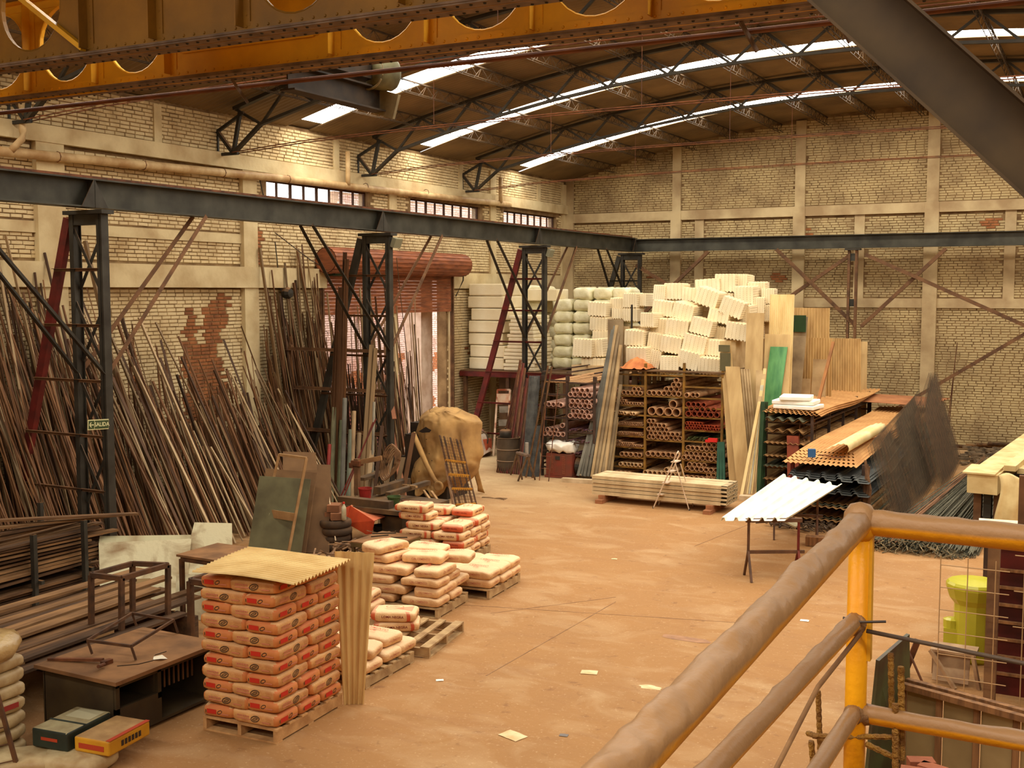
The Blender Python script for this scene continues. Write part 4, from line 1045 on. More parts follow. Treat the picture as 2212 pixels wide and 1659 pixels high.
# P6 low pallet behind the standing sheet
c6, r6 = (-7.5, 10.5), .03
pallet(c6, r6, 1.05, 1.08, 'wooden pallet with low mixed bags behind the standing yellowish sheet', pallet_g, 6, 'X')
for x, y, z, a, kind, lab in ((-.32, .22, .215, 0, 'cem', 'bottom pale bag at the near corner of the low mixed pallet'), (-.32, .66, .215, 0, 'grey', 'bottom greyish bag in the middle of the low mixed pallet'), (-.32, 1.0, .22, 0, 'grey', 'bottom greyish bag at the far end of the low mixed pallet'),
                              (-.85, .3, .215, 1.57, 'cem', 'bottom pale bag on the inner side of the low mixed pallet'), (-.85, .85, .215, 1.57, 'cem', 'bottom pale bag at the inner rear of the low mixed pallet'),
                              (-.36, .3, .355, .2, 'cem', 'pale bag lying askew on the near top of the low mixed pallet'), (-.4, .82, .355, -.1, 'grey', 'greyish bag on the far top of the low mixed pallet'), (-.85, .5, .36, 1.4, 'grey', 'pale dusty bag on the inner top of the low mixed pallet')):
    bag(kind, loc_of(c6, r6, x, y, z), r6+a, lab, 'bags on the low mixed pallet')
# P7 pallet with three bags, inside
c7, r7 = (-8.85, 12.25), .05
pallet(c7, r7, .95, .95, 'wooden pallet with a few orange-banded bags left of the empty one', pallet_g, 6, 'X')
for x, y, z, a, lab in ((-.35, .6, .215, 0, 'lower orange-banded bag on the pallet left of the empty one'), (-.4, .58, .355, .1, 'upper orange-banded bag on the pallet left of the empty one'), (-.35, .2, .215, .05, 'flat bag at the front of the pallet left of the empty one')):
    bag('loma', loc_of(c7, r7, x, y, z), r7+a, lab, 'bags on the pallet left of the empty one')
# ------------------------------------------------------------------ bar stock leaning on the left wall
bar_ms = [mat('bar_rust', (124, 84, 50), (84, 54, 34), 6, .65, .25, rnd=.3, stretch=(1, 1, .15)), mat('bar_mill', (142, 114, 80), (88, 66, 44), 6, .5, .4, rnd=.3, stretch=(1, 1, .15)),
          mat('bar_brown', (88, 60, 38), (60, 41, 28), 6, .7, .2, rnd=.3, stretch=(1, 1, .15)), mat('bar_pale', (178, 150, 112), (122, 96, 66), 6, .45, .4, rnd=.2, stretch=(1, 1, .15))]
BARS = {}
def bar_mesh(kind, r, m):
    k = (kind, r, m.name)
    if k not in BARS:
        b = MB()
        if kind == 'round': b.tube((0, 0, 0), (0, 0, 1), r, 7)
        elif kind == 'pipe': b.hollow((0, 0, 0), (0, 0, 1), r, r*.18, 10)
        elif kind == 'square': b.box((0, 0, .5), (r*2, r*2, 1))
        elif kind == 'angle': b.angle((0, 0, 0), (0, 0, 1), r*2.4, .004, up=(0, 1, 0))
        else: b.box((0, 0, .5), (r*3, r*.5, 1))
        me = bpy.data.meshes.new('steel_bar'); me.from_pydata(b.v, [], b.f); me.materials.append(m); BARS[k] = me
    return BARS[k]
def lean(kind, r, m, p, q, label, cat='bar', group=None, name='steel_bar'):
    p = Vector(p); q = Vector(q); d = q-p
    o = bpy.data.objects.new(name, bar_mesh(kind, r, m)); COL.objects.link(o)
    o.location = p; o.rotation_mode = 'QUATERNION'; o.rotation_quaternion = d.to_track_quat('Z', 'Y'); o.scale = (1, 1, d.length)
    return tag(o, label, cat, group)
def pick(): 
    k = R.choice(['round', 'round', 'square', 'angle', 'square', 'flat', 'pipe']); r = R.choice([.010, .012, .014, .017, .020, .024])
    return k, r, R.choice(bar_ms)
def look(k, r, m, h):
    c = {'bar_rust': 'rust-brown', 'bar_mill': 'dull metallic', 'bar_brown': 'dark brown', 'bar_pale': 'pale'}[m.name]
    kk = {'round': 'round bar', 'square': 'square tube', 'angle': 'angle bar', 'flat': 'flat bar', 'pipe': 'open pipe'}[k]
    return '%s %s %s %s' % ('very tall' if h > 4.6 else 'tall' if h > 3.4 else 'mid-height' if h > 2.4 else 'short', 'thin' if r < .017 else 'thick' if r > .025 else 'slim', c, kk)
def top_h(y):
    if y < 13.8: return R.uniform(3.2, 5.0) if R.random() < .8 else R.uniform(4.6, 5.6)
    if y < 15.4: return R.uniform(2.6, 4.2) if R.random() < .9 else R.uniform(4.2, 5.5)
    if y < 17.0: return R.uniform(1.6, 3.0) if R.random() < .88 else R.uniform(3.0, 4.1)
    if y < 18.9: return R.uniform(1.8, 3.1) if R.random() < .93 else R.uniform(3.1, 4.2)
    if y < 21.7: return R.uniform(3.0, 4.6) if R.random() < .75 else R.uniform(4.6, 5.7)
    return R.uniform(2.0, 3.6)
stuffed = MB(); cnt = {'n': 0}
def wall_bar(y, d, h, lab, grp, individual=True, dy=None):
    x0 = XL+d; dy = R.gauss(0, .16) if dy is None else dy
    full = V(XL+.10+R.uniform(0, .12), y+dy, 4.3+R.uniform(-.3, .9))
    p = V(x0, y, .02+R.uniform(0, .03)); f = min(1.0, h/full.z); q = p.lerp(full, f) if h < full.z else V(full.x, full.y, h)
    if individual:
        k, r, m = pick(); lean(k, r, m, p, q, look(k, r, m, h)+' '+lab, 'bar', grp)
    else: stuffed.bar(p, q, R.choice([.016, .022, .03]), R.choice([.008, .016, .024]))
for i in range(108):
    y = R.uniform(10.2, 14.3); wall_bar(y, R.uniform(.5, 2.3), top_h(y), 'leaning behind the nearest tower', 'bars leaning behind the nearest tower')
for i in range(118):
    y = R.uniform(14.0, 18.8); wall_bar(y, R.uniform(1.5, 3.2), top_h(y), 'leaning in the bare wall bay', 'bars leaning in the wall bay')
for i in range(62):
    y = R.uniform(19.55, 21.5); wall_bar(y, R.uniform(.4, 1.3), top_h(y), 'in the bundle left of the shutter', 'bars in the tall bundle left of the shutter', dy=R.gauss(0, .08))
for i in range(900):
    y = R.uniform(10.0, 21.6); 
    if 18.9 < y < 19.5: continue
    wall_bar(y, R.uniform(.35, 2.6 if y < 19 else 1.2), top_h(y)*R.uniform(.6, .95), '', '', False)
bs = stuffed.build('bar_stock', bar_ms[0]); tag(bs, 'dense mass of rusty steel bars packed behind the leaning bars on the left wall', 'bars', kind='stuff')
# single conspicuous ones
lean('square', .03, bar_ms[1], (-15.3, 14.9, 0), (-16.5, 14.6, 5.5), 'lone timber-like bar rising highest against the bare wall bay', 'bar')
lean('round', .035, bar_ms[3], G(247, 1150)*1, V(-16.2, 14.2, 2.9), 'pale pipe leaning low just right of the nearest tower', 'bar')
# stock in front of the door, round the second tower
g = 'bars standing round the second tower'
for i in range(70):
    y = R.uniform(20.9, 23.2); x = R.uniform(-16.1, -14.6)
    h = R.uniform(3.0, 4.6) if R.random() < .6 else R.uniform(2.0, 3.2)
    if R.random() < .1: h = R.uniform(4.6, 5.4)
    k, r, m = pick(); lean(k, min(r, .018), m, (x+.35, y, .02), (x+R.uniform(-.1, .05), y+R.gauss(0, .25), h), look(k, r, m, h)+' standing around the second tower', 'bar', g)
th = MB()
for i in range(140):
    y = R.uniform(21.0, 23.4); x = R.uniform(-16.4, -15.2); th.bar((x+.2, y, .02), (x, y+R.gauss(0, .2), R.uniform(1.8, 3.0)), .014)
tag(th.build('rod_stock', bar_ms[2]), 'dark thicket of thin rods in front of the shutter opening', 'rods', kind='stuff')
hk = MB()
for i in range(14):
    y = R.uniform(20.8, 22.6); x = R.uniform(-16.2, -15.6); z = R.uniform(3.4, 4.3)
    P = [V(x, y, 0.02), V(x-.1, y, z)]+[V(x-.1, y+.07-.07*math.cos(a), z+.09*math.sin(a)) for a in (.5, 1.2, 2.0, 2.7, 3.3)]
    o = MB().path(P, .008, 5).build('hooked_rebar', bar_ms[0]); tag(o, 'rebar with a hooked top in the bundle left of the shutter', 'rebar', 'hooked rebars left of the shutter')
rk = thing('stock_rack', 'brown steel bar rack with long cross rails beside the second tower', 'rack', (-15.2, 20.1, 0))
for z, x0 in ((3.28, -16.45), (2.42, -16.2), (1.5, -15.9)): MB().angle((x0, 20.05, z), (-13.75, 20.05, z), .07, .008).build('rail', steel_brown, rk)
for x in (-16.3, -15.0): MB().bar((x, 20.1, 0), (x, 20.1, 3.4), .06).build('post', steel_brown, rk)
# taller tubes and profiles by the second tower
TUB = [(722, 880, 1060, .055, (140, 134, 100), 'grey-green tube'), (738, 908, 1062, .05, (104, 108, 78), 'olive tube'), (745, 860, 1065, .05, (120, 116, 104), 'dull grey tube'), (765, 888, 1040, .045, (172, 142, 104), 'tan cardboard-coloured tube'),
       (758, 928, 1065, .05, (116, 120, 100), 'weathered pale tube'), (776, 935, 1040, .045, (132, 108, 78), 'brownish tube'), (712, 960, 1062, .04, (150, 50, 40), 'dull red tube'), (808, 868, 1010, .03, (150, 140, 120), 'thin grey tube')]
for k, (px, y0, y1, r, c, nm) in enumerate(TUB):
    q = YP(px, y0, 19.7-.1*k); p = V(q.x+.25, q.y-.5, 0)
    lean('pipe', r, mat('tube_%s' % nm.replace(' ', '_').replace('-', '_'), c, tuple(int(v*.75) for v in c), 5, .6), p, q, nm+' standing in the stock before the second tower', 'tube', 'tubes before the second tower', name='tube')
for k, (px, y0, r, nm) in enumerate(((803, 745, .04, 'pale steel profile leaning against the second tower, taller'), (812, 752, .03, 'pale steel profile leaning against the second tower, second'), (796, 870, .03, 'pale steel profile leaning against the second tower, shorter'))):
    q = YP(px, y0, 19.9); lean('square', r, bar_ms[3], V(q.x+.1, 19.3, 0), q, nm, 'profile', name='steel_profile')
for k, (a, b) in enumerate((((733, 620), (722, 960)), ((743, 545), (733, 900)), ((747, 560), (737, 1000)), ((728, 640), (716, 930)))):
    q = YP(a[0], a[1], 20.0); p = YP(b[0], b[1], 19.6); d_ = (p-q); p = q+d_*((q.z-.02)/(q.z-p.z))
    lean('angle', .03, bar_ms[0], p, q, 'brown angle iron standing upright left of the second tower', 'angle iron', 'angle irons left of the second tower', name='angle_iron')
for a, b in (((812, 905), (735, 1075)), ((806, 912), (742, 1075))):
    q, p = YP(*a, 18.6), YP(*b, 17.9); lean('round', .015, steel_red, p+(p-q)*.35, q, 'red steel rod slanting down before the second tower', 'bar', 'red rods before the second tower')
for a, b, nm in (((838, 872), (868, 1062), 'left'), ((842, 905), (874, 1068), 'middle'), ((836, 810), (852, 905), 'upper')):
    q, p = YP(*a, 20.6), YP(*b, 20.1); lean('flat', .03, mat('reddish_plank', (140, 88, 58), (104, 62, 42), 4, .8), p+(p-q)*.2 if nm != 'upper' else p, q, 'reddish board leaning right of the second tower, %s one' % nm, 'board', name='board')
# green electrical box on the bundle
tag(MB().box((XL+.25, 22.0, 5.15), (.3, .35, .38)).box((XL+.42, 22.0, 5.15), (.04, .3, .32)).build('motor_box', mat('green_box', (62, 80, 52), (44, 56, 38), 4)), 'small green motor box at the left end of the shutter roll', 'box')
tag(MB().lathe([(.02, 0), (.12, .02), (.14, .12), (.1, .2), (0, .22)], (XL+.12, 20.35, 4.55), 10, RY(PI/2)).build('wall_siren', steel_dark), 'dark round fitting on the wall left of the shutter', 'fitting')
tag(MB().path([V(XL+.1, 20.1, 5.7), V(XL+.1, 20.2, 5.0), V(XL+.12, 20.25, 4.6)], .012, 5).path([V(XL+.1, 20.1, 5.9), V(XL+.4, 21.0, 5.3), V(XL+.3, 21.6, 5.15)], .012, 5).path([V(XL+.08, 19.2, 7.4), V(XL+.1, 19.6, 7.1), V(XL+.1, 19.9, 6.2)], .014, 5).build('cable', steel_dark), 'black cables looping down the left wall by the shutter', 'cable')

# ------------------------------------------------------------------ timber rack, lower left
plank_ms = [mat('plank_a', (118, 84, 52), (82, 56, 34), 3, .85, bump=.3, rnd=.3, stretch=(4, .5, 4)), mat('plank_b', (92, 64, 40), (64, 44, 28), 3, .85, bump=.3, rnd=.3, stretch=(4, .5, 4)), mat('plank_c', (142, 104, 66), (104, 74, 46), 3, .85, bump=.3, rnd=.25, stretch=(4, .5, 4))]
tr = thing('timber_rack', 'dark steel rack holding two tiers of rough planks at the lower left', 'rack', (-13.2, 10.4, 0))
for x, y, h in ((-12.78, 10.3, 1.32), (-12.72, 11.1, 1.38), (-13.9, 10.5, 1.5), (-13.85, 11.3, 1.5), (-12.85, 8.7, 1.3), (-13.9, 8.7, 1.4)):
    MB().channel((x, y, 0), (x, y, h), .05, .07, .008, up=(0, 1, 0)).box((x, y, h/2), (.03, .06, h)).build('post', steel_dark, tr)
for y in (8.75, 10.35, 11.2):
    for z in (.08, .66): MB().bar((-13.95, y, z), (-12.7, y, z), .05).build('cross_bar', steel_dark, tr)
for tier, z0 in ((0, .12), (1, .70)):
    k = 0
    for row in range(9 if tier == 0 else 10):
        z = z0+.028+row*.052
        for j in range(5):
            x = -13.72+j*.2+R.uniform(-.03, .03); L_ = R.uniform(2.4, 3.6); y1 = R.uniform(11.2, 11.9); w = R.uniform(.11, .18); t = R.uniform(.026, .04)
            if j < 3 and row < 7 and R.random() < .45: continue
            m = R.choice(plank_ms); mb = MB().box((0, -L_/2, 0), (w, L_, t))
            o = mb.build('plank', m, local=True); o.location = (x, y1, z); o.rotation_euler = (R.uniform(-.012, .012), R.uniform(-.06, .06), R.uniform(-.04, .04))
            tag(o, 'rough brown plank stacked in the %s tier of the timber rack' % ('lower', 'upper')[tier], 'plank', 'planks in the %s tier of the rack' % ('lower', 'upper')[tier])
for k in range(4):
    o = MB().box((0, -1.6, 0), (.09, 3.2, .03)).build('plank', plank_ms[k % 3], local=True); o.location = (-13.3+.2*k, 11.6+.15*k, 1.28+.01*k); o.rotation_euler = (-.02-.03*k, .1, .16-.12*k)
    tag(o, 'loose plank lying askew on top of the timber rack, %s' % ('leftmost', 'second from the left', 'third from the left', 'rightmost')[k], 'plank')
tag(MB().box((-13.9, 8.6, .55), (.5, 1.6, 1.05)).build('crate', plank_ms[1]), 'dark plank crate behind the timber rack', 'crate')

# pale sheets leaning, lower left
marble = mat('stained_pale_sheet', (208, 198, 162), (132, 98, 60), 2.2, .6, lo=.46, hi=.7, dist=.8, bump=.2, bscale=20); marble_g = mat('rust_stained_sheet', (196, 188, 152), (140, 100, 60), 2.4, .6, lo=.45, hi=.7)
def leaf(name, P, th, m, label, cat, group=None):
    P = [Vector(p) for p in P]; n = (P[1]-P[0]).cross(P[3]-P[0]).normalized()*th; k = len(P)
    return tag(MB().add(P+[p+n for p in P], [tuple(range(k-1, -1, -1)), tuple(range(k, 2*k))]+[(i, (i+1) % k, k+(i+1) % k, k+i) for i in range(k)]).build(name, m), label, cat, group)
gm = 'pale sheets leaning at the lower left'
for k in range(5):
    o_ = V(-.05*k, .05*k, 0)
    leaf('stone_sheet', [V(-12.55, 11.18, 0)+o_, V(-11.75, 12.0, 0)+o_, V(-11.93, 12.35, .95)+o_, V(-12.85, 11.45, .97+.01*k)+o_], .02, marble if k == 0 else marble_g, 'pale stained sheet leaning behind the steel desk, %s' % ('frontmost of the stack', 'second of the stack', 'third of the stack', 'fourth of the stack', 'rearmost of the stack')[k], 'sheet', gm)
leaf('stone_sheet', [V(-11.9, 11.9, 0), V(-11.15, 12.35, 0), V(-11.5, 12.75, 1.15), V(-12.0, 12.5, 1.16)], .02, marble, 'tall mottled whitish sheet leaning at the right of the pale stack', 'sheet', gm)
leaf('stone_sheet', [V(-12.2, 11.1, 0), V(-11.85, 11.45, 0), V(-12.0, 11.6, .52), V(-12.36, 11.28, .52)], .015, mat('brown_tile', (160, 132, 88), (138, 110, 72), 3, .6), 'small brownish tile leaning in front of the pale sheets', 'tile')
leaf('stone_sheet', [V(-11.45, 11.5, 0), V(-10.9, 11.9, 0), V(-11.05, 12.05, .6), V(-11.6, 11.7, .6)], .015, marble, 'low whitish sheet leaning behind the rusty table frames', 'sheet', gm)

# long boards behind the desk
for k in range(12):
    x = -10.35-.14*k; z = .5+.02*(k % 3)+.012*k; y0 = 7.3+.15*(k % 4); y1 = 10.6+.25*((k*5) % 4)
    o = MB().box((0, 0, 0), (R.uniform(.12, .2), y1-y0, .035)).build('long_board', R.choice(plank_ms), local=True); o.location = (x, (y0+y1)/2, z+.05*(k % 2)); o.rotation_euler = (R.uniform(-.01, .01), .03, R.uniform(-.02, .02)+.03)
    tag(o, 'long dusty board lying behind the steel desk', 'board', 'long boards behind the desk')
for y, q in ((7.9, 'near'), (9.2, 'middle'), (10.6, 'far')): tag(MB().box((-10.9, y, .24), (1.4, .1, .46)).build('trestle_block', plank_ms[1]), 'rough timber support under the %s end of the long boards' % q if q != 'middle' else 'rough timber support under the middle of the long boards', 'support')

# steel desk
desk_m = mat('olive_brown_desk', (78, 64, 40), (56, 44, 30), 2, .6, .1); top_m = mat('dusty_desk_top', (142, 100, 62), (104, 72, 44), 2.5, .85, bump=.2)
dk = thing('steel_desk', 'old dark steel desk under brown dust with an open drawer bay', 'desk', (-9.33, 8.7, 0))
MB().span((-9.92, 7.93, .64), (-8.72, 9.45, .68)).build('desk_top', top_m, dk)
MB().span((-9.85, 8.0, .04), (-8.82, 8.04, .64)).build('side_panel', desk_m, dk); MB().span((-9.85, 9.36, .04), (-8.82, 9.4, .64)).build('side_panel', desk_m, dk)
MB().span((-8.84, 8.0, .04), (-8.80, 8.62, .36)).span((-8.84, 8.0, .58), (-8.80, 9.4, .64)).span((-8.84, 8.0, .3), (-8.80, 8.05, .64)).span((-8.84, 8.57, .3), (-8.80, 8.62, .64)).build('front_panel', desk_m, dk)
MB().span((-9.8, 8.55, .04), (-8.84, 8.6, .64)).span((-9.85, 8.0, .04), (-8.8, 9.4, .07)).span((-9.87, 8.0, .04), (-9.84, 9.4, .64)).span((-9.8, 8.05, .3), (-8.9, 8.55, .32)).build('carcass', desk_m, dk)
for k in range(9): MB().box((-9.0-.0*k, 8.72+.07*k, .45), (.012, .02, .3)).build('grille_bar', steel_brown, dk)
# rusty frames on the desk
fr_m = mat('dark_rust_frame', (96, 62, 36), (60, 40, 26), 6, .7)
def tblframe(name, label, P, leg, lw=.045, mid=None):
    P = [Vector(p) for p in P]; t = thing(name, label, 'table frame', (sum((p.x for p in P))/4, sum((p.y for p in P))/4, min(min(p.z for p in P), min((p+Vector(leg)).z for p in P))))
    for a, b in zip(P, P[1:]+P[:1]): MB().bar(a, b, lw*.8, lw).build('rail', fr_m, t)
    for p in P: MB().bar(p, p+Vector(leg), lw, lw*.8).build('leg', fr_m, t)
    return t
tblframe('frame', 'low rusty rectangular frame lying on the desk top', [V(-9.62, 8.38, .86), V(-9.98, 9.35, .86), V(-9.4, 9.42, .84), V(-9.1, 8.5, .84)], (.03, .03, -.15), .03)
a = [YP(238, 1236, 9.5), YP(338, 1240, 9.75)]
tblframe('frame', 'upright rusty bench frame standing on the desk, nearest the pale sheets', [V(-10.75, 9.45, 1.2), V(-10.75, 10.1, 1.2), V(-10.3, 10.25, 1.2), V(-10.3, 9.5, 1.2)], (0, -.02, -.62), .06)
tblframe('frame', 'rusty table frame with brown top behind the cement stack', [V(-11.0, 11.2, 1.0), V(-11.0, 11.9, 1.0), V(-10.2, 11.9, 1.0), V(-10.2, 11.2, 1.0)], (0, 0, -1.0), .06)
tag(MB().box((-10.6, 11.55, 1.05), (.9, .8, .03)).build('board', top_m), 'brown board lying on the rusty frame behind the cement stack', 'board')
tblframe('frame', 'tall rusty frame between the desk and the cement stack', [V(-9.55, 9.85, 1.18), V(-9.55, 10.35, 1.18), V(-9.15, 10.35, 1.18), V(-9.15, 9.85, 1.18)], (0, 0, -1.18), .07)
tag(MB().box((-9.25, 8.3, .70), (.06, .12, .05)).tube((-9.2, 8.22, .71), (-9.15, 8.1, .73), .02, 8).bar((-9.9, 8.1, .69), (-9.3, 8.3, .72), .04, .03).build('clamp', steel_rust), 'rusty clamp with a long bar lying on the desk top', 'clamp')
tag(MB().path([V(-9.0, 8.9, .685), V(-9.02, 8.75, .685), V(-8.9, 8.6, .685), V(-8.95, 8.45, .685), V(-9.1, 8.3, .685)], .006, 5).build('cord', steel_dark), 'thin dark cord on the desk top', 'cord')
tag(MB().add([(p[0]-8.92, p[1]+8.62, .685+.02*p[2]) for p in ((0, 0, 0), (.1, .02, 1), (.12, .1, 0), (.03, .11, 1.4), (-.04, .06, .6))], [(0, 1, 3), (1, 2, 3), (0, 3, 4)]).build('crumpled_wrapper', mat('white_scrap', (226, 214, 190), None)), 'small crumpled white wrapper on the desk top', 'wrapper')

# wrapped white bags, boxes and the mesh gate at the lower left
wbag = mat('white_poly_bag', (200, 180, 138), (164, 134, 92), 4, .5, bump=.3, bscale=20); film_m = mat('stretch_film', (190, 160, 108), (158, 124, 78), 3, .25, bump=.5, bscale=18)
def soft(name, c, L, W, T, rz, m, label, cat, group=None, seed=1, ex=.3, wob=.02):
    mb = MB(); NU, NV = 28, 12; vs = []
    for j in range(NV):
        ph = -PI/2+PI*j/(NV-1)
        for i in range(NU):
            t = 2*PI*i/NU; cc = sgp(math.cos(ph), ex+.1); x = L/2*cc*sgp(math.cos(t), ex); y = W/2*cc*sgp(math.sin(t), ex); z = T/2*sgp(math.sin(ph), .6)
            n = mnoise.noise(V(x*6+seed, y*6, z*6)); p = V(x+wob*n, y+wob*mnoise.noise(V(y*6, x*6, z*5+seed)), z+wob*mnoise.noise(V(x*9, y*9+seed, z*4))); p = RZ(rz) @ p
            vs.append(p+Vector(c)+V(0, 0, T/2))
    mb.add(vs, [(j*NU+i, j*NU+(i+1) % NU, (j+1)*NU+(i+1) % NU, (j+1)*NU+i) for j in range(NV-1) for i in range(NU)])
    return tag(mb.build(name, m, smooth=True), label, cat, group)
for k in range(7):
    y = 7.12; z = .02+k*.145
    soft('white_bag', (-9.62, y, z), .66, .44, .15, PI/2+.05, wbag, 'white woven bag in the film-wrapped stack, %s layer' % ORD[k], 'bag', 'white bags in the film-wrapped stack', seed=k)
    if k < 6: soft('white_bag', (-9.98, y-.35, z), .66, .46, .15, .05, wbag, 'white woven bag at the back of the film-wrapped stack, %s layer' % ORD[k], 'bag', 'white bags in the film-wrapped stack', seed=k+20)
soft('plastic_film', (-9.72, 6.98, 1.0), .95, .8, .28, .3, film_m, 'tan plastic film crumpled over the top of the white bag stack', 'film', seed=5, ex=.6, wob=.06)
o = MB().box((0, 0, 0), (.006, .36, .05)).build('red_label', mat('red_label_m', (150, 52, 44), None)); o.location = (-9.395, 7.14, .52); tag(o, 'red printed strip on a white bag of the wrapped stack', 'label')
def box_pack(name, c, L, W, T, rz, mside, mtop, label, strips, txt=None):
    t = thing(name, label, 'bag', c, rz)
    mb = MB(); mb.box((0, 0, T/2), (L, W, T)); 
    me = bpy.data.meshes.new('pack'); me.from_pydata(mb.v, [], mb.f); me.materials.append(mside); me.materials.append(mtop); me.polygons[1].material_index = 1
    o = bpy.data.objects.new('pack', me); COL.objects.link(o); o.parent = t
    md = o.modifiers.new('bevel', 'BEVEL'); md.width = .022; md.segments = 3
    for nm, cc, dd, mm in strips:
        q = MB().box(cc, dd).build(nm, mm, local=True); q.parent = t
    if txt:
        for s_, size, C, ux, uy, mm in txt:
            v_, f_ = text_at(s_, size, C, ux, uy); q = MB().add(v_, f_).build('lettering', mm, local=True); q.parent = t
    return t
navy = mat('dark_teal_pack', (46, 54, 44), (34, 40, 34), 4, .5); packtop = mat('dusty_grey_top', (166, 154, 116), (140, 124, 90), 6, .7); ylw = mat('yellow_pack', (206, 150, 36), (186, 130, 32), 4, .5); redp = mat('red_pack_band', (170, 60, 30), None)
tandust = mat('tan_dust_top', (176, 140, 92), (150, 114, 72), 6, .8)
soft('white_bag', (-8.75, 7.42, .0), .75, .5, .17, .2, wbag, 'loose white bag under the dark blue and yellow packs', 'bag', seed=31)
soft('white_bag', (-9.15, 7.15, .0), .6, .46, .16, .8, wbag, 'loose white bag with faint red print in front of the blue pack', 'bag', seed=41)
box_pack('adhesive_bag', (-9.0, 7.62, .17), .44, .62, .19, .12, navy, packtop, 'dark blue and grey adhesive bag lying on a white bag', [('stripe', (.0, -.06, .192), (.44, .03, .003), navy), ('label_block', (.02, .16, .1915), (.30, .22, .003), mat('pale_print', (188, 180, 146), None)), ('red_stripe', (-.0, -.312, .1), (.2, .004, .03), redp)],
         None)
box_pack('adhesive_bag', (-8.55, 7.72, .17), .42, .60, .15, .12, ylw, tandust, 'yellow and red adhesive bag lying beside the blue one', [('red_band', (.19, 0, .152), (.05, .58, .004), redp), ('red_corner', (.0, -.302, .07), (.3, .004, .05), redp)],
         None)
for k in range(6): q = MB().box((.2125, -.11+.05*k, .075), (.003, .034, .055)).build('print_stroke', ink_k, local=True); q.parent = [o for o in bpy.data.objects if o.name.startswith('adhesive_bag')][-1]
gt = thing('mesh_gate', 'dark welded mesh gate leaning at the lower left edge', 'gate', (-9.3, 6.9, 0))
p0, p1 = V(-9.03, 7.02, 0), V(-9.35, 6.88, 1.45); q0, q1 = V(-9.55, 5.9, 0), V(-9.85, 5.8, 1.45)
for a_, b_ in ((p0, p1), (q0, q1), (p1, q1)): MB().bar(a_, b_, .035).build('frame_bar', fr_m, gt)
for k in range(1, 5): MB().tube(p0.lerp(q0, k/5), p1.lerp(q1, k/5), .009, 6).build('upright_bar', fr_m, gt)
for k in range(1, 9): MB().tube(p0.lerp(p1, k/9), q0.lerp(q1, k/9), .006, 6).build('cross_wire', fr_m, gt)

# ------------------------------------------------------------------ workshop corner
grey_sheet = mat('grey_green_sheet', (112, 108, 78), (84, 78, 56), 2, .5); brown_sheet = mat('brown_fibre_sheet', (122, 90, 58), (92, 66, 42), 2, .8, rnd=.15)
gl = 'sheets leaning in the workshop corner'
def panel_px(bl, br, tr_, tl, dY, th, m, name, label, cat='sheet', group=gl, z0=0.0):
    a, b = G(*bl, z0), G(*br, z0); ya = a.y+dY; yb = b.y+dY; c, d = YP(*tr_, yb), YP(*tl, ya)
    return leaf(name, [a, b, c, d], th, m, label, cat, group)
panel_px((535, 1200), (650, 1205), (672, 1035), (562, 1028), .25, .03, grey_sheet, 'flat_sheet', 'grey-green sheet leaning frontmost in the workshop corner')
panel_px((560, 1195), (660, 1200), (685, 1022), (575, 1012), .45, .03, brown_sheet, 'flat_sheet', 'brown sheet just behind the grey-green one')
panel_px((640, 1195), (712, 1195), (712, 1015), (640, 1018), .5, .03, brown_sheet, 'flat_sheet', 'brown board right of the grey-green sheet')
panel_px((610, 1170), (700, 1170), (682, 978), (612, 976), .5, .03, brown_sheet, 'flat_sheet', 'tall brown board behind the thin frame')
panel_px((650, 1160), (720, 1160), (714, 1005), (655, 1003), .5, .03, brown_sheet, 'flat_sheet', 'darker brown board at the right of the sheets')
panel_px((565, 1200), (605, 1200), (618, 1110), (582, 1108), .1, .02, mat('pale_green_sheet', (142, 138, 104), (120, 114, 84), 2, .5), 'flat_sheet', 'small paler sheet leaning on the grey-green one')
ff = thing('frame', 'thin tan door frame leaning in front of the grey-green sheet', 'frame', G(585, 1198)); tanm = mat('tan_timber', (168, 132, 88), (140, 104, 66), 4, .8)
a, b = G(552, 1198), G(620, 1210); c, d = YP(662, 990, b.y+.3), YP(603, 982, a.y+.3)
for p, q in ((a, d), (b, c), (c, d), (a, b)): MB().bar(p, q, .035, .045).build('frame_bar', tanm, ff)
e1, e2 = a.lerp(d, .42), b.lerp(c, .42); MB().bar(e1, e2, .02, .14).build('cross_board', tanm, ff)
lean('round', .012, mat('white_rod', (206, 180, 146), None), YP(725, 1168, 15.9), YP(703, 1025, 16.3), 'thin white rod leaning by the tyre stack', 'rod', name='rod')
# tyre stack with bricks and bottle
tyre_m = mat('dusty_tyre', (92, 66, 42), (62, 46, 32), 5, .9); tc = G(706, 1192)
for k in range(4):
    t = MB(); prof = [(.17, -.055), (.25, -.07), (.285, -.05), (.295, 0), (.285, .05), (.25, .07), (.17, .055)]
    t.lathe(prof+[(.16, 0), (.17, -.055)], (tc.x+R.uniform(-.02, .02), tc.y+.25, .075+k*.135), 24); 
    tag(t.build('tyre', tyre_m, smooth=True), 'dusty tyre in the workshop stack, %s' % ('bottom one', 'second from the ground', 'third from the ground', 'top one')[k], 'tyre', 'stacked tyres')
brd = mat('dusty_fire_brick', (146, 94, 60), (112, 72, 46), 5, .85)
for k, (dx, dy, dz, a0) in enumerate(((-.08, .05, 0, .5), (.07, .0, 0, .6), (-.02, .05, .13, .45))):
    tag(MB().box((tc.x+dx, tc.y+.22+dy, .62+dz), (.22, .3, .12), RZ(a0)).build('brick', brd), 'brown brick on top of the tyre stack, %s' % ('left lower', 'right lower', 'upper')[k], 'brick', 'bricks on the tyres')
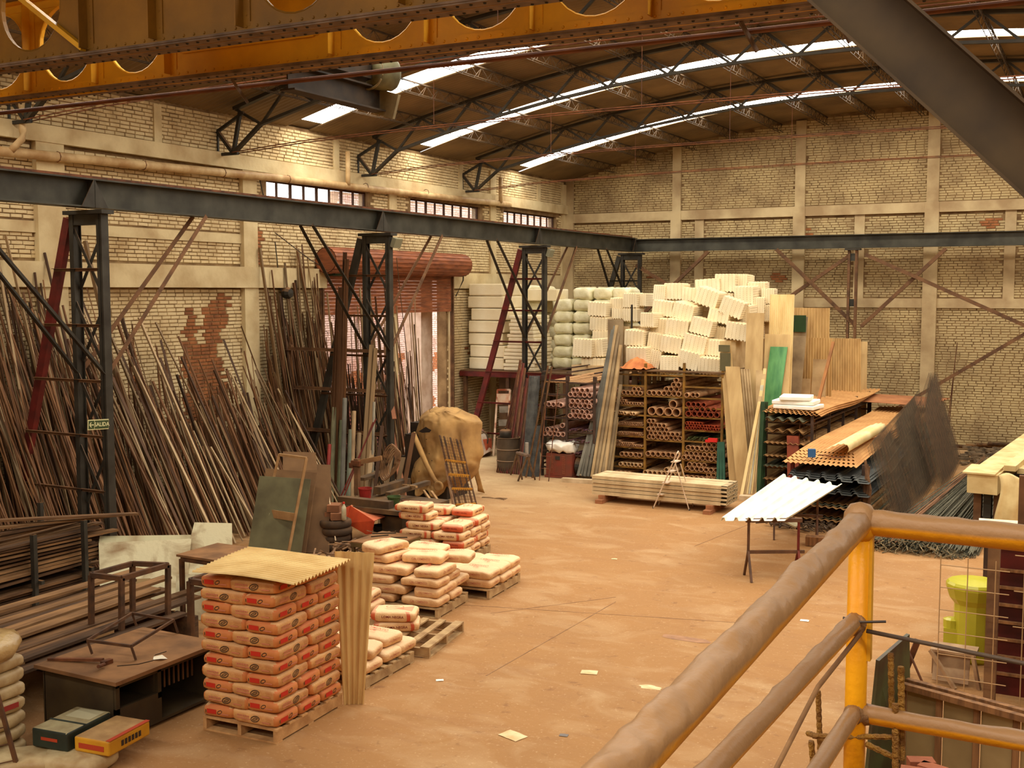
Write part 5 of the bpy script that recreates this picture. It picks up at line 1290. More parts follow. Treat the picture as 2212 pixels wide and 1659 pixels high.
bt = thing('plastic_bottle', 'clear plastic bottle with red cap beside the bricks on the tyres', 'bottle', (tc.x+.27, tc.y+.15, .56)); p = ORG[bt.name]
MB().lathe([(.03, 0), (.045, .02), (.045, .2), (.04, .24), (.018, .28), (.018, .3)], p, 14).build('body', mat('cloudy_plastic', (190, 180, 150), (160, 130, 90), 6, .25), bt, smooth=True)
MB().lathe([(.022, .3), (.022, .33), (0, .335)], p, 12).build('cap', ink_r, bt)
# orange hopper
oh = thing('sheet_hopper', 'bright orange-red folded sheet-metal hopper behind the steel table', 'hopper', G(775, 1165)); p = ORG[oh.name]; orange = mat('orange_red_paint', (206, 82, 42), (166, 60, 34), 3, .5)
a1, a2, a3, a4 = YP(757, 1092, 16.6), YP(808, 1125, 16.4), YP(800, 1160, 16.4), YP(748, 1130, 16.5)
leaf('x', [a1, a2, a3, a4], .02, orange, None, None).parent = oh
o = bpy.data.objects[[n for n in bpy.data.objects.keys() if n.startswith('x')][0]]; o.name = 'side_plate'; o.location = o.location-ORG[oh.name]
b1, b2 = a1+V(-.12, .3, 0), a2+V(.0, .35, .02)
o = leaf('rim', [a1, b1, b2, a2], .015, mat('orange_rim', (222, 140, 100), (190, 100, 66), 4), None, None); o.parent = oh; o.location = o.location-ORG[oh.name]
o = leaf('wing_plate', [a4, a1, a1+V(-.2, -.1, -.1), a4+V(-.25, -.1, -.05)], .015, orange, None, None); o.parent = oh; o.location = o.location-ORG[oh.name]
MB().bar(V(a4.x, a4.y+.1, a4.z), V(a4.x, a4.y+.1, 0), .04).bar(V(a3.x, a3.y+.1, a3.z), V(a3.x, a3.y+.1, 0), .04).build('leg', steel_red, oh)
# steel table
st = thing('steel_table', 'low square steel table with dusty top beside the bag stacks', 'table', (-10.57, 15.4, 0)); stm = mat('olive_table_steel', (104, 84, 44), (80, 62, 36), 4, .6)
MB().box((-10.57, 15.42, .49), (.78, .92, .025)).build('table_top', top_m, st)
MB().box((-10.57, 14.97, .45), (.76, .03, .07)).box((-10.2, 15.42, .45), (.03, .9, .07)).box((-10.94, 15.42, .45), (.03, .9, .07)).build('apron', stm, st)
for x in (-10.92, -10.22):
    for y in (14.99, 15.85): MB().bar((x, y, 0), (x, y, .47), .05).build('leg', stm, st)
for k, (x, y, a0, L_) in enumerate(((-10.75, 15.5, .9, .3), (-10.5, 15.3, 1.4, .12), (-10.4, 15.55, .5, .28), (-10.8, 15.7, .6, .4))):
    tag(MB().box((x, y, .513), (L_, .022, .016), RZ(a0)).build('tool_bar', steel_dark), 'dark metal offcut on the low steel table, %s' % ('beside the left edge', 'shortest, in the middle', 'near the right edge', 'at the back')[k], 'offcut', 'offcuts on the steel table')
hp = MB()
for k in range(260):
    x = R.uniform(-11.9, -10.0); y = R.uniform(14.3, 16.6); z = .35*max(0, 1-abs(x+11.3)/1.0)*R.random()+.03; a0 = R.uniform(0, PI); L_ = R.uniform(.1, .45); e = R.uniform(-.5, .5)
    if z > .38 and x > -11: z = .3
    hp.box((x, y, z), (L_, R.uniform(.02, .05), R.uniform(.008, .03)), RZ(a0) @ RY(e))
tag(hp.build('scrap_heap', mat('scrap_metal', (150, 112, 76), (90, 64, 44), 6, .7)), 'heap of bent metal offcuts under and behind the low steel table', 'scrap', kind='stuff')
# workbench
wk = thing('workbench', 'heavy dark workbench loaded with beams and buckets', 'bench', (-11.6, 17.2, 0)); beam_m = mat('dusty_dark_beam', (104, 76, 46), (66, 50, 34), 3, .7)
MB().span((-12.4, 16.6, .62), (-10.9, 18.0, .7)).build('bench_top', beam_m, wk)
for x in (-12.3, -11.0):
    for y in (16.7, 17.9): MB().box((x, y, .31), (.12, .12, .62)).build('leg', beam_m, wk)
MB().span((-11.6, 16.8, .05), (-10.95, 17.9, .55)).build('side_box', beam_m, wk)
def wb_beam(a, b, w, h, lab): tag(MB().bar(a, b, w, h).build('timber_beam', beam_m), lab, 'beam', 'beams on the workbench')
wb_beam(YP(735, 1083, 16.75), YP(845, 1095, 16.75), .16, .2, 'long dark beam along the front of the workbench')
wb_beam(YP(815, 1060, 17.6), YP(880, 1040, 18.6), .16, .14, 'dark beam slanting back behind the green bucket')
wb_beam(YP(838, 1068, 17.2), YP(925, 1042, 18.4), .12, .08, 'lighter plank slanting towards the tarpaulin')
wb_beam(YP(778, 1035, 18.0), YP(835, 1018, 19.0), .2, .06, 'brown board sloping up above the red bucket')
def bucket(name, label, c, r, h, m):
    t = thing(name, label, 'bucket', c)
    MB().lathe([(r*.75, 0), (r, h), (r*1.06, h), (r*1.06, h-.02), (r*.98, h-.02), (r*.72, .015), (0, .015)], c, 20).build('body', m, t, smooth=False)
    MB().path([Vector(c)+V(r*1.02*math.cos(a), .02, h-.03-.1*math.sin(a)) for a in [PI*k/8 for k in range(9)]], .005, 5).build('handle', steel_dark, t)
c = YP(789, 1072, 17.1); c.z = .7; bucket('bucket', 'dull red plastic bucket on the workbench', c, .125, .26, mat('red_plastic', (150, 40, 34), (120, 36, 28), 4, .4))
c = YP(851, 1096, 17.0); c.z = .7; bucket('bucket', 'dark green bucket on the workbench right of the long beam', c, .12, .18, mat('green_plastic', (70, 88, 44), (52, 64, 34), 4, .5))
c = G(820, 1175); bucket('bucket', 'black bucket in the shade under the workbench', V(c.x-.1, c.y+.2, 0), .16, .3, steel_dark)
c = YP(877, 1082, 17.2); o = MB(); o.path([c+V(.085*math.cos(a), .05*math.sin(a), 0) for a in [k*PI/8 for k in range(16)]], .012, 6, closed=True)
for k in range(4): o.bar(c-V(.08*math.cos(k*PI/4), .05*math.sin(k*PI/4), 0), c+V(.08*math.cos(k*PI/4), .05*math.sin(k*PI/4), 0), .012)
o.lathe([(.03, -.3), (.03, -.02), (0, 0)], c, 8); tag(o.build('handwheel', steel_rust), 'round spoked rusty hand wheel at the bench end', 'wheel')
vp = YP(772, 1068, 17.6); o = MB(); t = thing('bench_vise', 'rusty vise on a post with a long handle behind the red bucket', 'vise', (vp.x, vp.y, .7))
MB().box((vp.x, vp.y, 1.05), (.09, .09, .7)).build('post', steel_brown, t); zv = YP(768, 1000, 17.6).z
MB().box((vp.x, vp.y, zv), (.2, .14, .1)).box((vp.x-.1, vp.y, zv-.05), (.1, .12, .1)).build('jaws', steel_rust, t)
MB().bar((vp.x+.05, vp.y, zv+.02), (vp.x+.5, vp.y+.1, zv+.12), .05, .09).build('arm', mat('dusty_arm', (150, 108, 66), (116, 82, 50), 4, .7), t)
for k in range(6):
    cx, cy, cz = YP(838, 1010, 18.2); r = .28-.018*k
    tag(MB().path([V(cx+.03*k+.1*math.sin(a), cy-.0*k, cz+.1)+V(r*.55*math.cos(a), 0, r*math.sin(a)*1.3) for a in [j*2*PI/20 for j in range(20)]], .014, 6, closed=True).build('hose_loop', mat('tan_hose', (152, 112, 76), (110, 80, 54), 6, .6, rnd=.2)), 'loop of tan hose hanging above the workbench', 'hose', 'hanging hose loops')
for k in range(5): lean(R.choice(['square', 'flat']), .03, R.choice(bar_ms), V(-12.9+.2*k, 18.0, 0), V(-13.2+.25*k, 18.8, R.uniform(1.2, 1.9)), 'short brown bar standing behind the workbench', 'bar', 'short bars behind the workbench')
lean('round', .02, pale_m, G(888, 1178), YP(873, 1090, 16.9), 'grey pipe propped against the end of the workbench', 'pipe', name='pipe')
for (a_, b_) in (((915, 1060), (950, 1108)), ((932, 1062), (968, 1112)), ((870, 1048), (900, 1052))):
    p, q = YP(*b_, 17.6), YP(*a_, 18.2); lean('square', .02, tanm, p, q, 'tan batten sticking out in front of the tarpaulin', 'batten', 'battens before the tarpaulin', name='batten')
mach = thing('covered_machine', 'machine block hidden under the tan tarpaulin', 'machine', (-13.5, 21.6, 0))
MB().span((-14.1, 21.2, 0), (-12.9, 22.1, .9)).box((-13.5, 21.6, 1.15), (1.0, .8, .5)).box((-13.8, 21.6, 1.5), (.3, .5, .3)).build('body', hoist_d, mach); MB().tube((-13.7, 21.6, 1.4), (-13.7, 21.6, 1.7), .08, 10).build('stack', hoist_d, mach)
# tarpaulin
tarp_m = mat('tan_tarpaulin', (182, 142, 86), (140, 104, 62), 2.2, .85, bump=.4, bscale=6); tarp_m.use_backface_culling = False
tp = thing('tarpaulin', 'tan canvas tarpaulin with small holes draped over a machine', 'tarpaulin', (-13.5, 21.2, .3))
L_, T_ = YP(865, 1030, 20.9), YP(950, 893, 20.9); R_ = YP(1004, 960, 20.9); B_ = YP(940, 1070, 20.9)
cx = (L_.x+R_.x)/2+.03; w = (R_.x-L_.x)/2; zb = B_.z-.02; zt = T_.z
TB = [(893, 903, 962), (903, 884, 992), (915, 876, 1003), (950, 869, 1005), (985, 873, 1003), (1005, 868, 1000), (1030, 865, 990), (1050, 866, 968), (1068, 874, 952)]
TB = [(YP(930, y, 20.9).z, YP(l, y, 20.9).x, YP(r, y, 20.9).x) for y, l, r in TB]
def tarp(u, v):
    k = min(7, int(v*8)); f = v*8-k; z, l, r = [TB[k][i]*(1-f)+TB[k+1][i]*f for i in range(3)]
    a = -.12*PI+1.24*PI*u; c = (l+r)/2; w = (r-l)/2
    fold = .11*math.sin(u*19+2.2*math.sin(v*5+u*4))*(.35+v)+.30*mnoise.noise(V(u*4.2, v*3, 2))+.17*mnoise.noise(V(u*10, v*6, 7))+.07*mnoise.noise(V(u*25, v*14, 3))
    edge = 1-abs(math.cos(a))**3
    return (c-math.cos(a)*w*(1+.10*mnoise.noise(V(u*5, v*7, 9))), 21.55-abs(math.sin(a))*.62*(1+fold)*(.75+.3*v)*(1 if math.sin(a) > 0 else -1), z+.06*mnoise.noise(V(u*7, v*5, 4))+(.08*math.sin(u*26) if v > .9 else 0))
MB().grid(110, 44, tarp, (.0, .012, 0)).build('canvas', tarp_m, tp, smooth=True)
top = MB(); top.grid(20, 10, lambda u, v: (lambda P, C: P.lerp(C, v)+V(0, 0, .05*math.sin(v*PI)+.03*mnoise.noise(V(u*8, v*5, 1))))(Vector(tarp(u, 0)), V(cx-.05, 21.6, zt+.03)), (0, 0, -.01)); top.build('top_flap', tarp_m, tp, smooth=True)
roll = [YP(893, 935, 20.85), YP(905, 965, 20.8), YP(922, 1005, 20.75), YP(938, 1035, 20.75), YP(950, 1052, 20.7)]
MB().path(roll, [.05, .06, .055, .05, .06], 10).build('rolled_fold', tarp_m, tp, smooth=True)
c = YP(948, 1050, 20.65); t = MB(); t.lathe([(.03, -.02), (.1, -.03), (.12, .02), (.09, .05), (.05, .02), (0, .01)], c, 16, RX(PI/2)); t.build('rolled_end', tarp_m, tp, smooth=True)
hm = mat('dark_hole', (40, 28, 20), None)
h = MB()
for (px, py) in ((921, 949), (927, 980), (933, 995), (915, 968), (900, 990), (880, 955), (895, 1010), (905, 1018), (888, 1005)): 
    c = YP(px, py, 20.72); h.lathe([(.012, 0), (0, .002)], c, 6, RX(PI/2))
P = [YP(x, y, 20.75) for x, y in ((904, 932), (915, 925), (920, 922), (926, 926), (932, 929), (928, 934), (912, 935))]
h.add(P, [tuple(range(7))]); h.build('torn_hole', hm, tp)
sk = MB(); a, b = YP(1003, 915, 21.4), G(1032, 1066); sk.grid(4, 14, lambda u, v: Vector(a).lerp(V(b.x, b.y, .05), v)+V(.1*u*(1+.3*math.sin(v*7)), .1*u, -.05*u)+V(.03*mnoise.noise(V(v*6, u, 1)), 0, 0), (0, .015, 0)); sk.build('hanging_strip', tarp_m, tp, smooth=True)
# rack with yellow cross bars
yr = thing('ladder_rack', 'leaning wire rack with yellow cross bars right of the tarpaulin', 'rack', (-12.0, 20.2, 0)); yb_ = mat('yellow_bar', (200, 140, 40), (160, 104, 34), 4, .5)
bl, br, tl, tr2 = G(990, 1112), G(1034, 1108), YP(950, 940, 20.35), YP(995, 950, 20.6)
for p, q in ((bl, tl), (br, tr2), (bl.lerp(br, .5), tl.lerp(tr2, .5)), (bl.lerp(br, .2), tl.lerp(tr2, .2)), (bl.lerp(br, .8), tl.lerp(tr2, .8))): MB().bar(p, q, .02).build('upright', fr_m, yr)
for f in (.12, .32, .50, .68): MB().bar(bl.lerp(tl, f)-V(0, .02, 0), br.lerp(tr2, f)-V(0, .02, 0), .02, .06).build('yellow_bar', yb_, yr)
mw = MB()
for k in range(24): f = .03+k*.04; mw.bar(bl.lerp(tl, f)-V(0, .035, 0), br.lerp(tr2, f)-V(0, .035, 0), .006)
for k in range(11): f = k/10; mw.bar(bl.lerp(br, f)-V(0, .04, 0), tl.lerp(tr2, f)-V(0, .04, 0), .006)
tag(mw.build('wire_mesh', fr_m, yr), kind='stuff')
MB().bar(V(-12.3, 20.5, 0), YP(963, 1000, 20.4), .05).build('prop', mat('white_prop', (190, 160, 130), (150, 110, 80), 5), yr)
# concrete mixer
mx = thing('concrete_mixer', 'small concrete mixer with red and white drum tipped down', 'mixer', G(1035, 975)); p = G(1030, 985); X0, Y0 = p.x+.5, p.y-1.2
p = G(1035, 985); X0, Y0 = p.x, p.y
A, B = YP(995, 925, Y0), YP(1048, 990, Y0); d = (B-A); c = (A+B)/2; L = d.length; rot = d.to_track_quat('Z', 'Y').to_matrix()
MB().lathe([(.12, -L*.62), (.36, -L*.5), (.46, -L*.2), (.47, L*.0)], c, 24, rot).build('drum', mat('red_white_drum', (176, 44, 40), (196, 170, 156), 1.3, .5, lo=.45, hi=.6), mx, smooth=True)
MB().lathe([(.47, 0), (.48, .04), (.36, L*.3), (.27, L*.46), (.28, L*.48), (.24, L*.47), (.3, L*.3)], c, 24, rot).build('drum_cone', mat('white_drum', (206, 188, 168), (160, 120, 90), 3, .5), mx, smooth=True)
MB().path([c+rot @ V(.49*math.cos(t), .49*math.sin(t), .02) for t in [k*PI/14 for k in range(28)]], .02, 6, closed=True).build('gear_ring', mat('tan_ring', (140, 110, 80), None), mx)
for s in (-1, 1):
    MB().path([c+V(s*.1, -.35*s, -.1), V(c.x+s*.35, Y0-.4*s, .5), V(c.x+s*.4, Y0-.45*s, .03), V(c.x-.4, Y0-.45*s, .03), V(c.x-.3, Y0-.3*s, .6)], .025, 6).build('stand_tube', steel_dark, mx)
MB().path([c+V(.35, -.2, .15)+V(.25*math.cos(t), 0, .25*math.sin(t)) for t in [k*PI/6-.4 for k in range(8)]], .018, 6).build('tilt_handle', steel_dark, mx)
MB().box((c.x+.35, Y0, .35), (.35, .3, .3)).build('motor', mat('orange_motor', (176, 84, 50), (130, 60, 40), 5), mx)
# ------------------------------------------------------------------ pipe racks at the back
rack_y = mat('old_yellow_rack', (150, 108, 42), (104, 76, 36), 4, .65); rack_d = mat('dark_rack_steel', (84, 62, 50), (58, 44, 36), 4, .65)
def rack_frame(name, label, xs, Y, ztops, depth, shelves, m, cat='rack'):
    t = thing(name, label, cat, ((xs[0]+xs[-1])/2, Y, 0))
    for y in (Y, Y+depth):
        for x, zt in zip(xs, ztops): MB().box((x, y, zt/2), (.055, .055, zt)).build('post', m, t)
    for b, zs in enumerate(shelves):
        for z in zs:
            MB().box(((xs[b]+xs[b+1])/2, Y, z), (xs[b+1]-xs[b], .04, .04)).build('shelf_bar', m, t)
            for y in (Y+depth*.5, Y+depth): MB().box(((xs[b]+xs[b+1])/2, y, z), (xs[b+1]-xs[b], .04, .04)).build('rear_bar', m, t)
    for x in xs:
        for z in (.3, 1.4, 2.6): MB().bar((x, Y, z), (x, Y+depth, z), .035).build('side_rail', m, t)
    return t
YBk = 25.9
def zy(py, px=1440, Y=YBk): return YP(px, py, Y).z
xs = [YP(p, 900, YBk).x for p in (1323, 1394, 1477, 1560)]
BL = [809, 833, 855, 876, 896, 921, 942, 966, 988, 1009, 1029]; BM = [811, 857, 900, 952, 989, 1030]; BRr = [811, 837, 861, 882, 903, 931, 955, 976, 997, 1021, 1041]
SH = [[zy(p, 1360) for p in BL], [zy(p, 1436) for p in BM], [zy(p, 1518) for p in BRr]]
rack_frame('pipe_rack', 'tall old-yellow steel pipe rack with three bays against the foam pile', xs, YBk, [2.86, 2.84, 2.88, 2.9], 3.2, SH, rack_y)
pvc = mat('dusty_pvc', (206, 160, 118), (172, 126, 86), 4, .5, rnd=.1); pvc_p = mat('pinkish_pvc', (214, 172, 150), (184, 138, 118), 4, .5, rnd=.1)
pvc_r = mat('brick_red_pvc', (170, 84, 54), (136, 66, 44), 4, .5, rnd=.15); pvc_o = mat('orange_pvc', (190, 84, 48), (150, 62, 40), 4, .5, rnd=.25); pvc_w = mat('cream_pvc', (222, 186, 140), (196, 156, 110), 4, .5, rnd=.1)
PM = {}
def pipe_mesh(r, L, m):
    k = (r, L, m.name)
    if k not in PM:
        b = MB().hollow((0, 0, 0), (0, L, 0), r, r*.17, 12); me = bpy.data.meshes.new('pipe'); me.from_pydata(b.v, [], b.f); me.materials.append(m); PM[k] = me
    return PM[k]
def pipes(x0, x1, z, Y, rad, rows, m, label, group, side='right', L=3.0, jit=.06):
    """rows of pipes lying on a shelf, each row resting in the hollows of the one below; rows = counts, bottom first"""
    n0 = rows[0]; d = 2*rad*1.02
    for j, n in enumerate(rows):
        for i in range(n):
            off = (j % 2)*rad
            x = (x1-rad-.03-off-i*d) if side == 'right' else (x0+rad+.03+off+i*d)
            o = bpy.data.objects.new('pipe', pipe_mesh(rad, L, m)); COL.objects.link(o)
            o.location = (x, Y-R.uniform(0, jit)-.02, z+.022+rad+j*d*.87); o.rotation_euler = (0, 0, R.uniform(-.004, .004))
            tag(o, label, 'pipe', group)
nm = ['left', 'middle', 'right']
def P(bay, s, rad, rows, m, word, side='right', **k):
    pos = {0: BL, 1: BM, 2: BRr}[bay]; z = SH[bay][s]
    pipes(xs[bay]+.03, xs[bay+1]-.03, z, YBk, rad, rows, m, '%s, yellow rack, shelf %s from top, %s bay' % (word, ['one', 'two', 'three', 'four', 'five', 'six', 'seven', 'eight', 'nine', 'ten', 'eleven'][s], nm[bay]), '%s bay pipes, shelf %d' % (nm[bay], s+1), side, **k)
P(0, 2, .055, [6, 2], pvc, 'dusty medium pipe'); P(0, 3, .034, [11, 4, 3], pvc, 'small tan pipe', 'left'); P(0, 4, .035, [9], pvc_w, 'short cream pipe', 'left', jit=.3); P(0, 5, .023, [17, 12], pvc, 'thin tan pipe'); P(0, 6, .022, [17, 14], pvc, 'thin dusty pipe'); P(0, 7, .026, [14, 9, 3], pvc, 'thin pale pipe', 'left')
P(0, 8, .058, [5], pvc, 'medium pipe'); P(0, 9, .05, [6], pvc_w, 'pale pipe'); P(0, 10, .055, [4], pvc, 'dull pipe', 'left')
P(1, 1, .062, [7, 3, 2, 1], pvc, 'medium pipe of a sloping pile'); P(1, 2, .105, [4, 1], pvc, 'large wide pipe'); P(1, 3, .055, [8, 7, 5, 4, 2], pvc, 'tan pipe of the big full pile', 'left'); P(1, 4, .062, [7], pvc, 'medium tan pipe'); P(1, 5, .058, [8, 3], pvc_w, 'pale greenish pipe')
P(2, 2, .058, [3], pvc, 'tan pipe', 'left', jit=.2); P(2, 3, .062, [4], pvc_r, 'reddish pipe', 'left'); P(2, 4, .068, [6, 5], pvc_r, 'dark red-brown pipe'); P(2, 5, .034, [12, 11, 6], pvc_o, 'thin orange-red pipe', 'left'); P(2, 7, .058, [7, 3], pvc, 'grey-tan pipe'); P(2, 8, .056, [8, 7], pvc, 'grey-tan pipe'); P(2, 9, .058, [7, 4], pvc, 'dusty pipe', 'left'); P(2, 10, .06, [7, 2], pvc, 'brown pipe')
gb = MB()
for k in range(40): x = R.uniform(xs[2]+.06, xs[3]-.1); gb.bar((x, YBk-.05, SH[2][6]+.03+R.uniform(0, .1)), (x+.05, YBk+2.5, SH[2][6]+.03+R.uniform(0, .1)), .018)
tag(gb.build('green_rods', mat('dull_green_rods', (96, 100, 56), (64, 70, 40), 4, .6)), 'bundle of thin dull green rods in the right bay of the yellow rack', 'rods', kind='stuff')
tag(MB().box((xs[3]-.18, YBk-.12, SH[2][6]+.08), (.22, .08, .09)).box((xs[3]-.3, YBk-.12, SH[2][6]+.05), (.12, .06, .06)).build('red_rag', mat('bright_red_cloth', (214, 44, 36), None)), 'bright red rag tied on the green rods', 'rag')
# board deck on top and the crumpled paper
for k in range(9): tag(MB().box(((xs[0]+xs[3])/2, YBk+.12+.38*k, 2.66), (xs[3]-xs[0]+.1, .34, .03)).build('plank', brown_sheet), 'brown plank of the loose deck on top of the yellow pipe rack', 'plank', 'deck planks on the yellow rack')
pb = MB(); cA = YP(1366, 806, YBk-.05)
pb.grid(12, 8, lambda u, v: (cA.x-.33+.72*u, cA.y-.1+.7*v, 2.70+max(0, .26*math.sin(u*PI)*math.sin(v*PI)+.09*mnoise.noise(V(u*6, v*5, 3)))))
tag(pb.build('crumpled_paper', mat('orange_brown_paper', (206, 130, 74), (176, 100, 56), 3, .8)), 'crumpled orange-brown paper on the left of the yellow rack top', 'paper')
# rack A, dark, left of the yellow one
YA = 25.2; xa = [YP(p, 900, YA).x for p in (1172, 1225, 1284)]
def za(py, px=1230): return YP(px, py, YA).z
SA = [[za(p, 1200) for p in (822, 852, 880, 902, 925, 944, 975, 1010)], [za(p, 1255) for p in (828, 860, 884, 906, 934, 958, 985, 1012)]]
rack_frame('pipe_rack', 'dark steel pipe rack with pinkish pipes left of the leaning galvanised profiles', xa, YA, [2.45, 2.5, 2.4], 3.6, SA, rack_d)
def PA(bay, s, rad, rows, m, word, side='right', **k):
    pipes(xa[bay]+.02, xa[bay+1]-.02, SA[bay][s], YA, rad, rows, m, word, 'dark rack pipes, %s bay, shelf %d' % (('left', 'right')[bay], s+1), side, **k)
PA(1, 1, .062, [5, 4], pvc_p, 'pinkish pipe in the top pile of the dark rack', 'left'); PA(1, 2, .062, [5, 5], pvc_p, 'pinkish pipe in the second pile of the dark rack', 'left'); PA(1, 3, .062, [5, 4], pvc_p, 'pinkish pipe in the third pile of the dark rack', 'left')
PA(0, 2, .058, [5], pvc_p, 'pinkish pipe in the single row of the dark rack', 'left', jit=.2); PA(0, 4, .062, [1], pvc_p, 'lone pinkish pipe in the dark rack'); PA(0, 5, .058, [5, 3], pvc_p, 'pinkish pipe in the lowest pile of the dark rack', 'left')
bt_ = MB()
for k in range(60): z = R.choice([SA[1][4], SA[1][6], SA[1][5]]); x = R.uniform(xa[1]+.05, xa[2]-.04); bt_.tube((x, YA-R.uniform(0, .15), z+.03+R.uniform(0, .06)), (x+.05, YA+2.8, z+.03+R.uniform(0, .08)), .010, 5)
tag(bt_.build('thin_rods', mat('purple_brown_rods', (104, 74, 96), (120, 84, 62), 7, .6)), 'thin rods with bluish ends on the lower shelves of the dark rack', 'rods', kind='stuff')
for k in range(11):
    x0 = xa[0]+.1*k+.02
    tag(MB().bar((x0+.05, YA+.1, 2.34), (x0+.3, YA+3.4, 2.44+.01*(k % 3)), .07, .03).build('roof_batten', mat('pale_batten', (206, 160, 110), (170, 124, 80), 4, .8, rnd=.15)), 'pale timber batten lying on top of the dark rack', 'batten', 'battens on the dark rack')
for k in range(3): MB().box((xa[k]+.02, YA-.02, 2.45), (.09, .05, .14)).build('bracket', rack_d, bpy.data.objects['pipe_rack.001'])
# rebar lattice ladder leaning on it
ll = thing('rebar_lattice', 'thin rebar lattice leaning on the front of the dark rack', 'lattice', G(1180, 1038))
a, b, c, d = G(1165, 1038), G(1185, 1040), YP(1206, 830, YA-.08), YP(1183, 828, YA-.08)
for p, q in ((a, d), (b, c)): MB().tube(p, q, .012, 6).build('side_rod', steel_rust, ll)
for k in range(1, 8): MB().tube(a.lerp(d, k/8), b.lerp(c, k/8), .008, 5).build('rung', steel_rust, ll)
for i, (pa, pb_) in enumerate((((1136, 1010), (1184, 790)), ((1150, 1015), (1192, 792)))):
    p, q = YP(*pa, YA-.5), YP(*pb_, YA-.1); p.z = 0
    lean('square', .018, plank_ms[0], p, q, 'tan timber leaning at the left end of the dark rack, %s' % ('left one', 'right one')[i], 'timber', name='timber')
# foam and bales platform, far left corner
pf = thing('storage_platform', 'brown steel storage platform in the far left corner carrying foam stacks', 'platform', (-15, 30, 2.1))
for x in (-16.6, -15.2, -13.4, -11.6):
    for y in (28.35, 31.2, 34.2): MB().box((x, y, 1.1), (.1, .1, 2.2)).build('post', steel_brown, pf)
MB().bar((-16.75, 28.3, 2.22), (-11.2, 28.3, 2.22), .08, .14).bar((-16.75, 34.3, 2.22), (-11.2, 34.3, 2.22), .08, .14).build('edge_beam', steel_red, pf)
for k in range(14): MB().box((-14.0, 28.5+.43*k, 2.31), (5.5, .40, .03)).build('deck_board', brown_sheet, pf)
foam = mat('dusty_white_foam', (240, 226, 192), (228, 210, 170), 2, .9, bump=.2, bscale=30); foam_c = mat('cream_foam', (240, 226, 194), (230, 212, 174), 2, .9, bump=.2, bscale=30, dust=(232, 196, 144), dust_amt=.55, rnd=.06)
wrapf = mat('crinkled_wrap', (232, 224, 190), (214, 204, 160), 5, .35, bump=.9, bscale=9)
def block(name, c, L, W, T, rz, m, label, cat, group, layers=1, wob=.006):
    mb = MB()
    for k in range(layers):
        t = T/layers; z = c[2]+t*(k+.5)
        dx, dy = R.uniform(-wob, wob)*2, R.uniform(-wob, wob)*2
        mb.box((c[0]+dx, c[1]+dy, z), (L, W, t*.96), RZ(rz))
    o = mb.build(name, m)
    md = o.modifiers.new('bevel', 'BEVEL'); md.width = min(.03, T/layers*.22); md.segments = 2
    return tag(o, label, cat, group)
for k in range(7): block('foam_block', (-16.05+.04*math.sin(k*2), 29.2, 2.33+k*.355), 1.15+.05*math.sin(k*3), 1.2, .35, .02*math.sin(k*5), foam, 'thick cream foam block in the left column on the platform, %s' % ['bottom', 'second up', 'third up', 'fourth up', 'fifth up', 'sixth up', 'top'][k], 'foam block', 'foam blocks in the left column')
for k in range(15):
    w_ = 1.0 if k < 6 else (.85 if k < 10 else .75); block('foam_sheet', (-14.95+.03*math.sin(k*4)-(0 if k < 6 else -.05), 29.1, 2.33+k*.105), w_, 1.1, .1, .03*math.sin(k*7), foam, 'thin white foam sheet stacked beside the third lattice tower', 'foam sheet', 'thin foam sheets beside the third tower')
for i in range(5):
    for k in range(7 if i > 1 else 6):
        if i == 0 and k > 5: continue
        x = -14.7+.56*i if i else -15.6; y = 29.9+.1*i
        if i == 0: soft('wrapped_bale', (-15.3, 30.5, 2.33+k*.4), .8, .9, .42, 0, wrapf, 'film-wrapped foam bale behind the left foam column', 'bale', 'film-wrapped bales', seed=k, ex=.3, wob=.05)
        else: soft('wrapped_bale', (x, y+.02*k, 2.33+k*.335), .58, .9, .36, .05*math.sin(i*5+k), wrapf, 'crinkled film-wrapped foam bale stacked right of the third tower', 'bale', 'film-wrapped bales', seed=i*9+k, ex=.3, wob=.045)
block('foam_block', (-15.0, 30.3, 4.3), 1.2, .8, .36, 0, foam, 'foam block lying high behind the third tower', 'foam block', None)
